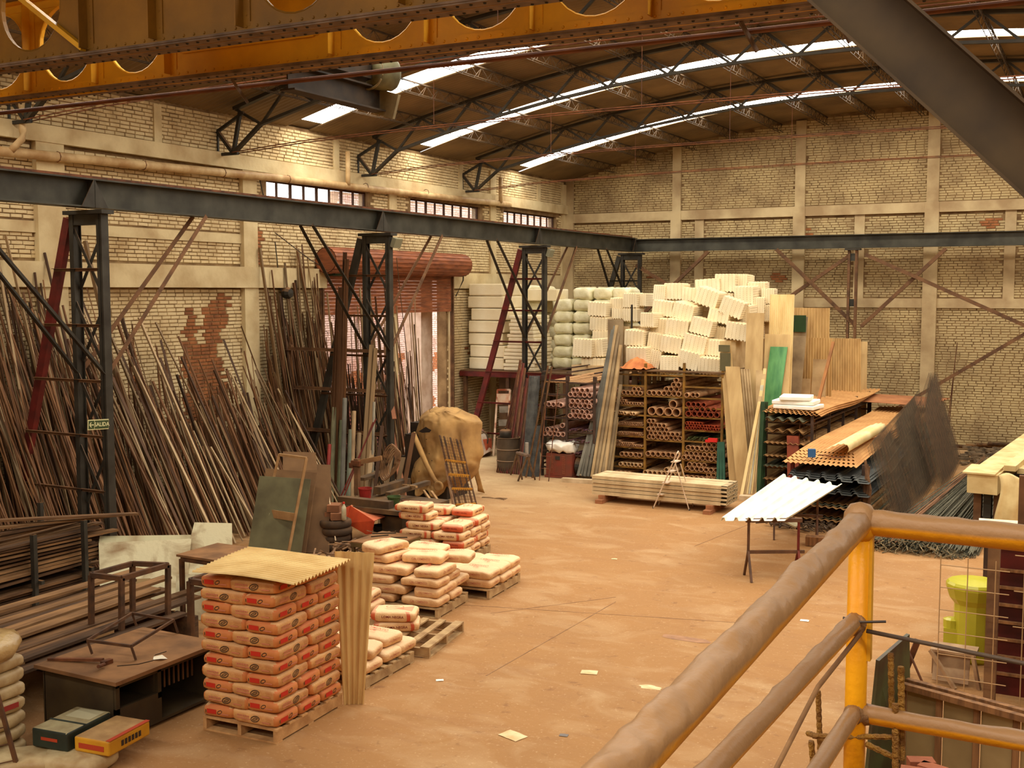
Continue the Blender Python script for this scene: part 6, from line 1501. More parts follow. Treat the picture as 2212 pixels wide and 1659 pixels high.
# corrugated foam bundles
BLK = {}
def ridge_block(w, h, dep):
    k = (round(w, 1), round(h, 1), round(dep, 1))
    if k in BLK: return BLK[k]
    w, h, dep = k; n = 24; per = 6; top = []; bot = []
    for i in range(n+1):
        x = -w/2+w*i/n; s = .02*math.sin(2*PI*per*i/n); top.append((x, h/2+s)); bot.append((x, -h/2+s))
    poly = bot+top[::-1]; mb = MB(); m_ = len(poly)
    NB = 5     # the bundle is made of sheets, seen as shallow grooves on its flanks
    ys = []
    for j in range(NB): ys += [(-dep/2+dep*j/NB+.004, 1), (-dep/2+dep*(j+1)/NB-.004, 1)]
    vs = []
    for y, s in ys: vs += [V(x, y, z) for x, z in poly]
    fs = [(r*m_+i, r*m_+(i+1) % m_, (r+1)*m_+(i+1) % m_, (r+1)*m_+i) for r in range(len(ys)-1) for i in range(m_)]
    for e in (0, len(ys)-1):
        for i in range(n):
            q = (e*m_+i, e*m_+i+1, e*m_+m_-2-i, e*m_+m_-1-i); fs.append(q if e == 0 else tuple(reversed(q)))
    me = bpy.data.meshes.new('foam_bundle'); me.from_pydata(vs, [], fs); me.materials.append(foam_c)
    dots = MB()
    for c_ in range(5):
        x = -w/2+w*(c_+.75)/5.5
        for r in range(9): dots.add([(x-.004, -dep/2-.002, -h/2+h*(r+.3)/9), (x+.004, -dep/2-.002, -h/2+h*(r+.3)/9), (x+.004, -dep/2-.002, -h/2+h*(r+.75)/9), (x-.004, -dep/2-.002, -h/2+h*(r+.75)/9)], [(0, 1, 2, 3)])
    de = bpy.data.meshes.new('seam_marks'); de.from_pydata(dots.v, [], dots.f); de.materials.append(mat('foam_seam', (160, 134, 92), None))
    sd = MB()
    for r in range(1, 7):
        for s in (-1, 1): sd.box((s*w/2, 0, -h/2+h*r/7), (.006, dep-.02, .006))
    se = bpy.data.meshes.new('sheet_seams'); se.from_pydata(sd.v, [], sd.f); se.materials.append(MAT['foam_seam'])
    BLK[k] = (me, de, se); return BLK[k]
FB = [(1376, 767, 43, 36, 0, 0), (1371, 730, 40, 35, 3, .25), (1413, 776, 26, 40, 10, .25), (1441, 789, 36, 40, 0, -.1), (1486, 779, 43, 40, 12, 0), (1531, 790, 42, 37, 4, 0), (1451, 744, 43, 37, 8, .2), (1414, 737, 30, 36, 8, .4), (1498, 743, 45, 38, 12, .25),
      (1537, 752, 36, 36, 3, .35), (1461, 708, 44, 36, 7, .5), (1424, 704, 34, 36, 5, .7), (1512, 707, 42, 36, 14, .5), (1590, 716, 42, 38, 8, .8), (1433, 667, 42, 34, 6, 1.0), (1474, 673, 42, 37, 14, .9), (1578, 664, 44, 38, 20, 1.0), (1528, 643, 46, 38, 18, 1.3), (1424, 633, 24, 34, 4, 1.8),
      (1455, 630, 40, 36, 0, 1.9), (1493, 637, 38, 30, 4, 1.9), (1530, 616, 50, 26, -4, 2.2), (1566, 612, 40, 40, 0, 2.3), (1600, 608, 28, 30, 0, 2.6), (1608, 637, 38, 40, 0, 1.9), (1632, 624, 34, 30, 0, 2.5), (1634, 662, 24, 42, 0, 2.0), (1607, 678, 32, 40, 0, 1.5), (1554, 684, 42, 28, 12, 1.0), (1656, 640, 24, 34, 0, 2.4),
      (1653, 678, 24, 36, 0, 2.2), (1400, 692, 28, 32, 0, .4), (1550, 722, 34, 36, 6, 1.1), (1622, 716, 30, 36, 0, 1.8), (1560, 650, 34, 36, 6, 2.0),
      (1290, 668, 38, 31, 3, 3.2), (1293, 699, 36, 30, 3, 3.1), (1296, 728, 34, 28, 0, 3.0), (1334, 654, 28, 22, 0, 3.6), (1334, 678, 28, 24, 0, 3.5), (1361, 649, 28, 32, 0, 3.5), (1361, 680, 28, 28, 0, 3.4), (1384, 648, 24, 28, 0, 3.7), (1256, 752, 38, 40, 2, 1.9), (1285, 752, 32, 40, -5, 2.2), (1278, 789, 46, 28, 0, 2.0)]
for i, (cx, cy, w, h, tilt, dy) in enumerate(FB):
    Y = 26.25+dy*.9; c = YP(cx, cy, Y); s = (c-V(0, 0, EYE)).dot(FW)/FOC
    W_, H_, D_ = w*s/.86, h*s, .55+.25*(i % 3 == 0)
    me, de, se = ridge_block(W_, H_, D_)
    o = bpy.data.objects.new('foam_bundle', me); COL.objects.link(o); o.location = (c.x, c.y+D_/2, c.z); o.rotation_euler = (R.uniform(-.05, .05), math.radians(tilt), R.uniform(-.12, .14))
    o.scale = (.96*W_/round(W_, 1), 1, .93*H_/round(H_, 1))
    for nm_, m_ in (('seam_marks', de), ('sheet_seams', se)): q = bpy.data.objects.new(nm_, m_); COL.objects.link(q); q.parent = o
    if i < 36:
        row = 'lowest' if cy > 760 else 'second' if cy > 725 else 'middle' if cy > 690 else 'upper' if cy > 650 else 'topmost'
        colw = 'at the left edge' if cx < 1420 else 'left of centre' if cx < 1470 else 'at the centre' if cx < 1520 else 'right of centre' if cx < 1585 else 'at the right edge'
        lab = 'wavy-edged white foam bundle, %s rows of the big pile, %s%s' % (row, colw, ', tilted' if tilt > 10 else '')
        tag(o, lab, 'foam bundle', 'foam bundles in the big pile')
    else: tag(o, 'wavy-edged foam bundle in the smaller stacks left of the big pile', 'foam bundle', 'foam bundles left of the big pile')
# filler added to support the heap, coloured darker for shade in the gaps
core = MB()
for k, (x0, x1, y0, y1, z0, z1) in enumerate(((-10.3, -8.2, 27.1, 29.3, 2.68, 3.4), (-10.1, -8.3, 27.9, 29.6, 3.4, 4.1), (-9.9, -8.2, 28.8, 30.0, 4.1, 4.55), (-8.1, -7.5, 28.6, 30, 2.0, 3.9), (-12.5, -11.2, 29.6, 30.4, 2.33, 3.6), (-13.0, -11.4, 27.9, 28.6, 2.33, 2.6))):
    tag(MB().span((x0, y0, z0), (x1, y1, z1)).build('foam_block', mat('gap_shade_foam', (214, 186, 140), (190, 158, 112), 3, .9)), 'plain filler foam block darkened for gap shade inside the foam pile, %s' % ('at the bottom', 'in the middle', 'near the top', 'at the right', 'behind the left stacks', 'under the left stacks')[k], 'foam block')
tag(MB().span((-8.1, 27.9, 0), (-7.1, 30.1, 2.0)).build('pallet_crate', brown_sheet), 'brown crate under the right end of the foam pile', 'crate')

# ------------------------------------------------------------------ profiles and panels leaning on the racks
galv = [mat('galv_profile', (150, 146, 132), (104, 100, 90), 2, .4, .5, rnd=.2), mat('beige_profile', (196, 168, 124), (156, 126, 86), 2, .5, .1, rnd=.15), mat('grey_beige_profile', (168, 146, 112), (120, 100, 76), 2, .5, .2, rnd=.2)]
PF = [(1246, 1036, 1312, 770), (1253, 1036, 1318, 735), (1260, 1037, 1321, 712), (1268, 1037, 1326, 704), (1276, 1038, 1330, 702), (1284, 1038, 1334, 720), (1291, 1038, 1336, 760), (1298, 1038, 1332, 800), (1303, 1038, 1338, 745), (1309, 1037, 1338, 830), (1316, 1036, 1330, 900), (1250, 1036, 1288, 920)]
for k, (bx, by, tx, ty) in enumerate(PF):
    p = G(bx, by); p.z = .1; q = YP(tx, ty, YBk-.12-.01*k)
    o = MB().channel(p, q, .07, .055, .004, up=(0, -1, 0)).build('steel_profile', galv[0] if k < 4 else galv[2] if k % 2 else galv[1])
    tag(o, 'long channel profile leaning on the left end of the yellow rack', 'profile', 'profiles leaning at the left end of the yellow rack')
tag(MB().box((-11.0, 24.62, .05), (1.35, .16, .1), RZ(.12)).build('concrete_kerb', mat('pale_concrete_bar', (206, 182, 146), (176, 150, 114), 4)), 'pale concrete bar on the floor under the leaning profiles', 'kerb')
tag(MB().box((-6.95, 24.3, .05), (.5, .2, .1), RZ(.1)).build('concrete_kerb', MAT['pale_concrete_bar']), 'short pale concrete bar on the floor right of the slab stack', 'kerb')
for k, (tx, ty, w, m) in enumerate(((1330, 690, .42, 2), (1352, 705, .2, 1), (1372, 720, .15, 2))):
    q = YP(tx, ty, 26.9+.1*k); tag(MB().box((q.x, q.y, q.z/2+.0), (w, .03, q.z)).build('panel', galv[m]), 'grey-beige panel standing behind the left end of the yellow rack, %s' % ('widest', 'second', 'third')[k], 'panel', 'panels behind the left end of the yellow rack')
p = YP(1362, 700, 27.6)
for k in range(3): tag(MB().box((-9.9+.13*k-.7, 27.1+.05*k, 1.9), (.11, .03, 3.8)).build('slat_board', galv[1]), 'striped tan board standing behind the foam, left side', 'board', 'tan boards behind the foam')
q = YP(1365, 658, 27.3); tag(MB().bar((q.x, 27.3, 2.7), (q.x, 27.3, q.z), .04).build('dark_post', steel_dark), 'thin dark post sticking up at the left of the foam pile', 'post')
# right of the yellow rack
beige = mat('beige_panel', (206, 174, 120), (176, 142, 92), 1.6, .6, stretch=(3, 3, .4), rnd=.1); creamp = mat('cream_ribbed_panel', (232, 206, 148), (212, 180, 120), 2, .6, stretch=(3, 3, .4)); tealp = mat('teal_profile', (52, 96, 76), (38, 70, 56), 3, .5)
greeng = mat('green_translucent_panel', (104, 160, 100), (72, 128, 80), 2.5, .35, stretch=(3, 3, .4)); greend = mat('dark_green_panel', (44, 72, 40), (34, 54, 32), 3, .5)
def stand(b, t, w, Y0, Y1, m, label, group, name='panel', ribs=0, th=.02, zb=0.0, cat='panel', base_on=None):
    """a panel standing at Y0 on level zb and leaning back to Y1; w = width in metres, b/t = centre pixels of foot and head"""
    p = YP(b[0], b[1], Y0); p.z = zb; q = YP(t[0], t[1], Y1)
    mb = MB(); n = max(1, ribs*4)
    mb.grid(n, 3, lambda u, v: p.lerp(q, v)+V((u-.5)*w, (.010*math.sin(2*PI*ribs*u) if ribs else 0), 0), (0, th, 0))
    return tag(mb.build(name, m), label, cat, group)
gp = 'panels and profiles leaning right of the yellow rack'
stand((1588, 1048), (1566, 737), .26, 25.5, 26.0, beige, 'narrow beige channel leaning right of the yellow rack, topped yellow', gp, th=.05)
q = YP(1566, 745, 25.93); tag(MB().box((q.x, q.y-.05, q.z-.08), (.27, .02, .16)).box((q.x+.03, q.y-.06, q.z-.4), (.25, .02, .42)).build('patch', mat('olive_grey_patch', (104, 96, 66), (86, 80, 56), 3)), 'yellow and olive-grey patch at the head of the narrow beige channel', 'patch')
stand((1608, 1058), (1582, 792), .34, 25.3, 25.8, beige, 'wide plain beige panel leaning right of the yellow rack', gp)
stand((1628, 1060), (1605, 797), .32, 25.5, 26.1, galv[1], 'ribbed beige panel leaning right of the plain one', gp, ribs=5)
stand((1618, 1045), (1632, 676), .42, 25.9, 26.7, beige, 'tallest beige panel leaning behind the others beside the foam', gp)
stand((1640, 1050), (1640, 800), .16, 25.8, 26.2, galv[1], 'thin beige strip beside the ribbed panel', gp)
for k in range(7): stand((1602+5*k, 1062), (1640+2*k, 868-12*k), .07, 24.9+.05*k, 25.5+.05*k, (creamp, galv[1], creamp, mat('grey_white_strip', (206, 200, 176), (170, 164, 140), 3))[k % 4], 'slim pale strip fanned out in front of the green-edged panels', 'slim pale strips before the green panels', name='strip', th=.03, cat='strip')
for k in range(3): stand((1638+4*k, 1060), (1648+3*k, 868), .09, 25.2+.08*k, 25.5+.08*k, greend, 'dark green panel edge standing at the left front of the sheet rack', 'dark green panel edges', name='green_sheet', th=.05)
for k in range(3): stand((1550+7*k, 1044), (1552+5*k, 955), .06, 25.6, 25.75, tealp, 'short teal profile at the right foot of the yellow rack', 'teal profiles at the yellow rack', name='teal_profile', th=.05, cat='profile')
# panels on and behind the sheet rack
gs_ = 'panels leaning behind the sheet rack'
stand((1678, 900), (1690, 636), .60, 27.3, 28.0, creamp, 'tall cream ribbed panel leaning highest beside the foam', gs_, ribs=12, zb=.0)
stand((1670, 1000), (1680, 722), .62, 26.6, 27.3, beige, 'wide beige panel with rounded green window in front of the cream one', gs_)
q0, q1 = YP(1649, 862, 26.95), YP(1699, 750, 27.1)
tag(MB().add([V(q0.x, 26.85, q0.z-.3), V(q1.x-.1, 26.85, q0.z-.3), V(q1.x, 27.2, q1.z), V(q0.x+.08, 27.2, q1.z), V(q0.x, 26.87, q0.z-.3), V(q1.x-.1, 26.87, q0.z-.3), V(q1.x, 27.22, q1.z), V(q0.x+.08, 27.22, q1.z)], [(0, 1, 2, 3), (7, 6, 5, 4), (0, 4, 5, 1), (1, 5, 6, 2), (2, 6, 7, 3), (3, 7, 4, 0)]).build('green_sheet', greeng), 'bright green translucent panel leaning on the wide beige one', 'panel', gs_)
stand((1700, 900), (1728, 684), .40, 28.0, 28.8, galv[2], 'greyish beige panel leaning with a green patch at its head', gs_, zb=.0)
q = YP(1727, 699, 28.7); tag(MB().box((q.x, q.y-.03, q.z), (.34, .02, .42)).build('green_sheet', greend), 'small dark green square at the head of the greyish panel', 'panel', gs_)
stand((1745, 880), (1748, 665), 1.1, 30.2, 31.0, mat('tan_ribbed_panel', (192, 154, 96), (164, 126, 74), 2, .6, stretch=(3, 3, .4)), 'broad tan ribbed sheet standing rearmost beside the back column', gs_, ribs=14)
stand((1770, 880), (1772, 730), .62, 29.4, 29.9, MAT['tan_ribbed_panel'], 'medium tan ribbed sheet leaning in the middle of the row', gs_, ribs=9)
stand((1760, 880), (1772, 776), .36, 28.9, 29.3, galv[1], 'short cream-tan sheet leaning in front of the medium one', gs_)
stand((1735, 880), (1738, 818), .30, 28.7, 28.9, galv[1], 'shortest pale sheet leaning at the left of the row', gs_)
stand((1830, 880), (1828, 731), .80, 31.5, 32.3, MAT['tan_ribbed_panel'], 'separate tan ribbed sheet standing at the right end of the row', gs_, ribs=12)
stand((1860, 880), (1862, 738), .30, 32.3, 32.8, beige, 'pale strip of sheet behind the right end of the row', gs_)
p, q = YP(1745, 955, 26.0), YP(1800, 740, 29.0); lean('square', .035, mat('brown_batten', (160, 104, 56), (124, 80, 44), 4, .8), p, q, 'long brown batten leaning diagonally before the tan sheets', 'batten', name='batten')

# ------------------------------------------------------------------ sheet rack C
sheet_b = mat('brown_roof_sheet', (176, 134, 84), (140, 100, 60), 2, .7, rnd=.12); sheet_g = mat('grey_green_roof_sheet', (110, 108, 84), (80, 76, 58), 2, .6, rnd=.15); sheet_s = mat('slate_roof_sheet', (92, 94, 90), (64, 64, 62), 2, .55, rnd=.12)
sheet_t = mat('dusty_top_sheet', (206, 156, 98), (184, 132, 78), 1.5, .75)
rc = thing('sheet_rack', 'dark steel rack of corrugated roofing sheets beside the leaning panels', 'rack', (-6.4, 28.5, 0))
X0, X1, Y0, Y1 = -7.0, -5.95, 25.6, 32.2
for y in (25.6, 27.3, 28.9, 30.5, 32.2):
    for x in (X0, X1): MB().box((x, y, .92), (.06, .06, 1.84 if x == X1 else 1.8)).build('post', rack_d, rc)
lv = [zy(p, 1700, Y0) for p in (1040, 1012, 990, 962, 938, 914)]
for z in lv:
    for y in (25.6, 27.3, 28.9, 30.5, 32.2): MB().bar((X0, y, z), (X1, y, z), .04).build('cross_bar', rack_d, rc)
for z in lv[1::2]: MB().bar((X1, Y0, z), (X1, Y1, z), .035).build('side_rail', rack_d, rc)
MB().bar((X1, Y0, 1.7), (X1, Y1, 1.62), .03).bar((X1+.03, Y0, 1.62), (X1+.03, Y1, 1.55), .03).build('side_rail', rack_d, rc)
wd = ['bottom', 'second', 'third', 'fourth', 'fifth', 'top']
for i, z in enumerate(lv):
    big = i >= 4
    for k in range(2 if big else 3):
        zz = z+.05+(.035 if big else .02)*k+(.03 if big else 0)
        o = corr_sheet('s', sheet_b, V(X0+.05, Y0-.25-.06*k, zz), V(X0+.05, Y1-.5, zz), V(X1-.08, Y0-.25-.05*k, zz), V(X1-.08, Y1-.5, zz), 4 if big else 8, .04 if big else .016, 4, .008).build('roofing_sheet', (sheet_g, sheet_b, sheet_b)[(i+k) % 3])
        tag(o, 'corrugated sheet on the %s level of the sheet rack' % wd[i], 'roofing sheet', 'sheets on the %s level of the sheet rack' % wd[i])
for k in range(3):
    o = corr_sheet('s', sheet_t, V(X0-.05, Y0-.15+.1*k, 1.86+.03*k), V(X0-.1, 33.0, 1.84+.03*k), V(X1+.25-.05*k, Y0-.1, 1.78+.03*k), V(X1+.2, 31.0+k, 1.80+.03*k), 12, .016, 12, .008, sag=lambda u, v: .05*math.sin(u*5+v)).build('roofing_sheet', sheet_t)
    tag(o, 'dusty tan corrugated sheet on top of the sheet rack, %s' % ('lowest', 'middle', 'uppermost')[k], 'roofing sheet', 'top sheets of the sheet rack')
o = corr_sheet('s', sheet_t, V(-5.9, 31.0, 1.66), V(-4.3, 31.2, 1.6), V(-5.9, 32.6, 1.74), V(-3.9, 32.6, 1.7), 8, .02, 6, .008).build('roofing_sheet', mat('reddish_roof_sheet', (170, 112, 70), (140, 88, 54), 2, .7)); tag(o, 'reddish corrugated sheet jutting out beyond the rear of the sheet rack', 'roofing sheet')
MB().bar((-5.9, 32.2, 1.6), (-5.9, 32.2, 0), .05).bar((-4.4, 32.4, 1.58), (-4.4, 32.4, 0), .05).build('rear_post', rack_d, rc)
for k, (dx, dy, L_, W_) in enumerate(((0, 0, 1.0, .62), (.03, .05, .95, .6), (.05, .0, .7, .55))):
    tag(block('foam_slab', (-6.45+dx+.1*(k == 0), 25.95+dy, 1.92+.1*k), L_ if k else .95, .75, .095, .12*k-.1, mat('bright_white_foam', (250, 248, 240), (238, 232, 216), 3, .8), 'x', 'x', None, wob=.0), 'white foam slab on the sheet rack corner, %s of three' % ('lowest', 'middle', 'top')[k], 'foam slab', 'white foam slabs on the sheet rack')
wc = thing('wire_cage', 'rusty wire mesh piece hanging on the front corner of the sheet rack', 'mesh', (-5.7, 25.3, 1.0))
a, b, c, d = YP(1728, 912, 25.4), YP(1765, 898, 26.2), YP(1757, 990, 26.2), YP(1724, 1010, 25.4)
for k in range(5): MB().tube(a.lerp(b, k/4), d.lerp(c, k/4), .008, 5).build('upright_wire', steel_rust, wc)
for k in range(6): MB().tube(a.lerp(d, k/5), b.lerp(c, k/5), .008, 5).build('cross_wire', steel_rust, wc)
stand((1714, 1062), (1712, 942), .26, 25.1, 25.3, mat('rust_red_panel', (150, 68, 40), (110, 52, 34), 3, .6), 'rust-red narrow box standing before the sheet rack', None, name='red_box', th=.12, cat='box')
MB()
# ------------------------------------------------------------------ sheet rack D
rd = thing('sheet_rack', 'low long rack of dark corrugated sheets with cream sheets on top, at the right', 'rack', (-4.9, 26, 0))
X0, X1, Y0, Y1 = -5.65, -4.25, 22.6, 33.0
for y in (22.7, 25.2, 27.8, 30.4, 33.0):
    for x in (X0, X1): MB().box((x, y, .6), (.07, .07, 1.2)).build('post', steel_red if y < 23 and x == X0 else rack_d, rd)
lw = [.12, .38, .66, .92]
for z in lw:
    for y in (22.7, 25.2, 27.8, 30.4, 33.0): MB().bar((X0, y, z), (X1, y, z), .05).build('cross_bar', rack_d, rd)
for i, z in enumerate(lw):
    for k in range(3):
        zz = z+.05+.025*k+(.02 if i > 1 else 0); trap = i > 1
        o = corr_sheet('s', sheet_s, V(X0+.05, Y0-.5+.12*k, zz), V(X0+.05, Y1, zz), V(X1+.22-.05*k, Y0-.55+.1*k, zz-.03), V(X1+.2, Y1, zz), 5 if trap else 11, .025 if trap else .016, 5, .008, trap=trap).build('roofing_sheet', sheet_s if trap else (sheet_b, sheet_g, sheet_b)[k])
        tag(o, '%s sheet on the %s level of the low long rack' % ('slate-grey trapezoidal' if trap else 'corrugated', wd[i]), 'roofing sheet', 'sheets on the %s level of the low rack' % wd[i])
for k in range(5):
    sg_ = lambda u, v, k=k: .10*math.sin(u*4.5+.4)*(.5+.5*v)+(.16*max(0, u-.45) if True else 0)
    o = corr_sheet('s', sheet_t, V(X0-.1+.02*k, Y0-.35+.25*k, 1.20+.028*k), V(X0-.0, Y1-.2*k, 1.28+.028*k), V(X1-.05-.06*k, Y0-.3+.25*k, 1.17+.028*k), V(X1+.05, Y1+.2, 1.30+.028*k), 15, .014, 16, .007, sag=sg_).build('roofing_sheet', sheet_t)
    tag(o, 'dusty cream corrugated sheet on top of the low long rack, %s' % ('bottom one', 'second', 'third', 'fourth', 'top one')[k], 'roofing sheet', 'top sheets of the low rack')
o = MB(); c0, c1 = V(-4.75, 22.7, 1.42), V(-4.55, 25.6, 1.55)
o.grid(14, 10, lambda u, v: c0.lerp(c1, v)+V(-.2+.4*math.sin(u*2.6-.4)*.7+.15*u, 0, .17*math.sin(u*PI)+.012*math.sin(u*40)), (0, 0, -.008)); tag(o.build('rolled_sheet', mat('pale_cream_roll', (236, 216, 164), (214, 186, 128), 2, .6), smooth=True), 'pale cream sheet loosely rolled on the low long rack', 'roofing sheet')
tag(MB().box((-5.25, 22.6, 1.38), (.14, .1, .16), RZ(.4)).build('blue_can', mat('blue_can', (46, 86, 130), None)), 'small blue can at the front corner of the low rack', 'can')
tag(MB().path([V(-5.1, 22.5, 1.36), V(-4.95, 22.45, 1.38), V(-4.8, 22.5, 1.34), V(-4.65, 22.45, 1.35), V(-4.6, 22.42, 1.38)], .012, 5).build('chain', steel_rust), 'rusty chain lying on the front edge of the low rack', 'chain')
for k in range(6): tag(MB().path([V(-4.12+.05*math.cos(k), 22.35+.04*math.sin(k*2), .2), V(-4.1+.06*math.cos(k+1), 22.3+.05*math.sin(k), .8), V(-4.12+.04*math.sin(k), 22.32, 1.15+.04*k)], [.04, .035, .025], 7).build('rope_strand', mat('brown_rope', (120, 86, 58), (88, 62, 42), 8, .9)), 'brown rope bunch hanging at the front corner of the low rack', 'rope', 'rope bunch on the low rack')
# mesh panels leaning on rack D
mesh_dk = [mat('dark_rebar_mesh', (92, 82, 62), (60, 54, 44), 5, .6), mat('rusty_rebar_mesh', (112, 84, 60), (78, 60, 46), 5, .6)]
for k in range(12):
    y0 = 22.3+.12*k+(3.5 if k >= 7 else 0); y1 = min(34.6, y0+7.2-(0 if k < 7 else 1.5)); xb = -3.62+.035*k; h0 = 1.55+.05*(k % 4); h1 = 1.75+.05*k if k < 7 else 2.35
    mb = MB(); ny = int((y1-y0)/.15); nz = 8
    def pt(v, z, h): return V(xb-.03-z*h*.30-.3*v, y0+(y1-y0)*v, .05+z*h)
    for i in range(ny+1): v = i/ny; h = h0+(h1-h0)*v; mb.sect([(-.003, -.0025), (.003, -.0025), (0, .0035)], pt(v, 0, h), pt(v, 1, h))
    for j in range(nz+1):
        z = j/nz; mb.sect([(-.003, -.0025), (.003, -.0025), (0, .0035)], pt(0, z, h0), pt(1, z, h1))
    o = mb.build('rebar_mesh', mesh_dk[k % 2]); tag(o, 'welded rebar mesh panel leaning along the right side of the low rack', 'mesh panel', 'mesh panels along the low rack')
lean('round', .012, steel_rust, YP(2040, 975, 34.8), YP(2068, 740, 35.2), 'tall thin rod standing before the back wall beyond the mesh panels', 'rod', name='rod'); lean('round', .012, steel_rust, YP(2046, 970, 34.9), YP(2062, 790, 35.2), 'shorter thin rod standing before the back wall beyond the mesh panels', 'rod', name='rod')
# rebar bundle on the floor
rbm = [mat('rebar_grey', (128, 124, 104), (84, 80, 68), 6, .5, .3, rnd=.3), mat('rebar_brown', (150, 104, 70), (100, 72, 52), 6, .6, .2, rnd=.3)]
def rebar_line(i, big):
    u = R.random(); x0 = -3.85+1.9*u; x1 = -3.0+.9*u+R.uniform(-.1, .1); y0 = 20.9+R.uniform(-.25, .35)-.2*math.sin(u*PI); y1 = R.uniform(27, 31)
    hgt = .36*math.sin(min(1, u*1.15+.1)*PI)**.7; z = R.uniform(.02, .05+hgt)
    return V(x0, y0, max(.012, z*.6)), V(x1, y1, z+.03), u
for i in range(150):
    p, q, u = rebar_line(i, 1); p.z = min(p.z+.12, .3)*(.4+.6*math.sin(u*PI)); q.z += .12*math.sin(u*PI); lean('round', .0095, rbm[0] if u > .35 else rbm[1], p+V(0, 0, .01), q, 'long thin rebar in the big bundle lying on the floor at the right', 'rebar', 'rebars in the floor bundle', name='rebar')
mb = MB()
for i in range(420):
    p, q, u = rebar_line(i, 0); mb.sect([(-.008, -.006), (.008, -.006), (0, .01)], p, q)
tag(mb.build('rebar_bundle', rbm[0]), 'dense heart of the rebar bundle on the floor', 'rebars', kind='stuff')
mb = MB()
for i in range(420):
    x = R.uniform(-4.2, -2.2); y = 20.8+R.uniform(-.3, .3); z = R.uniform(.01, .26)*math.sin((x+4.3)/2.2*PI); a0 = R.uniform(-.7, .7); L_ = R.uniform(.08, .3)
    mb.bar((x, y, max(.01, z)), (x+L_*math.sin(a0), y-L_*math.cos(a0)*.5, max(.006, z-R.uniform(-.03, .08))), .012)
tag(mb.build('wire_ends', mat('wire_ends', (150, 130, 94), (70, 60, 44), 9, .7)), 'tangled dry wire ends and straw at the front of the rebar bundle', 'wire scrap', kind='stuff')
mb = MB()
for i in range(160):
    x = R.uniform(-5.9, -4.6); y = R.uniform(21.5, 22.3); a0 = R.uniform(0, 6.3); L_ = R.uniform(.05, .3); mb.bar((x, y, .02+R.uniform(0, .12)), (x+L_*math.cos(a0), y+L_*math.sin(a0), .02+R.uniform(0, .12)), R.uniform(.01, .03))
tag(mb.build('scrap_heap', mat('dark_scrap', (110, 86, 62), (56, 44, 34), 8, .8)), 'scrap and twigs on the floor before the low rack', 'scrap', kind='stuff')
tag(MB().box((-4.45, 20.5, .09), (.75, .25, .16), RZ(.15)).build('timber_block', wood_old), 'grey timber block on the floor before the low rack', 'timber')
tag(MB().box((-5.3, 21.3, .2), (.24, .3, .03), RY(.4)).build('stone_piece', marble), 'pale stone piece leaning on the scrap before the low rack', 'stone')
# ------------------------------------------------------------------ white corrugated sheet on trestles
wsm = mat('bright_white_sheet', (240, 244, 232), (222, 224, 206), 1.5, .4)
Z_ = 1.0
o = corr_sheet('s', wsm, G(1557, 1121, Z_), G(1690, 1026, Z_+.02), G(1702, 1121, Z_), G(1819, 1048, Z_+.02), 5.2, .028, 6, .008, trap=True).build('roofing_sheet', wsm); tag(o, 'bright white trapezoidal roofing sheet lying across two steel trestles', 'roofing sheet')
def trestle(name, label, a, b, h, m, mb_, spread=.3, leg=.035):
    a = Vector(a); b = Vector(b); t = thing(name, label, 'trestle', ((a.x+b.x)/2, (a.y+b.y)/2, 0)); d = (b-a).normalized(); n = V(-d.y, d.x, 0)
    MB().bar(V(a.x, a.y, h)-d*.05, V(b.x, b.y, h)+d*.05, .06, .06).build('top_bar', m, t)
    for e, pp in enumerate((a, b)):
        MB().bar(V(pp.x, pp.y, h), V(pp.x, pp.y, h*.45), leg).build('upright', m if e == 0 else mb_, t)
        for s in (-1, 1): MB().bar(V(pp.x, pp.y, h*.48), V(pp.x, pp.y, 0)+n*s*spread, leg).build('leg', m if e == 0 else mb_, t)
    MB().bar(V(a.x, a.y, h*.46)-d*.02, V(b.x, b.y, h*.46)+d*.1, .04, .05).build('cross_bar', m, t)
    return t
tres_m = mat('brown_trestle', (104, 70, 48), (80, 56, 40), 5, .6)
trestle('steel_trestle', 'brown steel trestle with a red leg under the near end of the white sheet', (-5.05, 17.55, 0), (-4.35, 17.95, 0), .95, tres_m, steel_red, .25)
trestle('steel_trestle', 'brown steel trestle under the far end of the white sheet', (-5.5, 20.8, 0), (-4.75, 21.0, 0), .95, tres_m, tres_m, .25)
# ------------------------------------------------------------------ hollow concrete planks, stepladder
conc = mat('pale_hollow_concrete', (214, 190, 148), (184, 158, 118), 3, .9, bump=.4, bscale=40, rnd=.08)
for r_ in range(5):
    for k in range(3):
        x0, x1 = -10.0+.02*R.random(), -6.95-.02*R.random(); y = 22.65+.27*k; z = .16+.085*r_+.04
        a0 = .03; mb = MB(); hh, w_ = .072, .25; y += R.uniform(-.015, .015)
        n = 3; mb.span((x0, y-w_/2, z-hh/2), (x1-.12, y+w_/2, z+hh/2))
        for s in (-hh/2+.007, hh/2-.007): mb.span((x1-.12, y-w_/2, z+s-.007), (x1, y+w_/2, z+s+.007))
        for j in range(n+1): yy_ = y-w_/2+.01+(w_-.02)*j/n; mb.span((x1-.12, yy_-.01, z-hh/2), (x1, yy_+.01, z+hh/2))
        o = mb.build('concrete_plank', conc); tag(o, 'hollow concrete plank in the stack before the yellow rack, %s layer, %s' % (['bottom', 'second', 'third', 'fourth', 'top'][r_], ['front', 'middle', 'rear'][k]), 'concrete plank', 'hollow concrete planks')
sb_m = mat('reddish_timber_block', (176, 116, 76), (140, 90, 58), 5, .8)
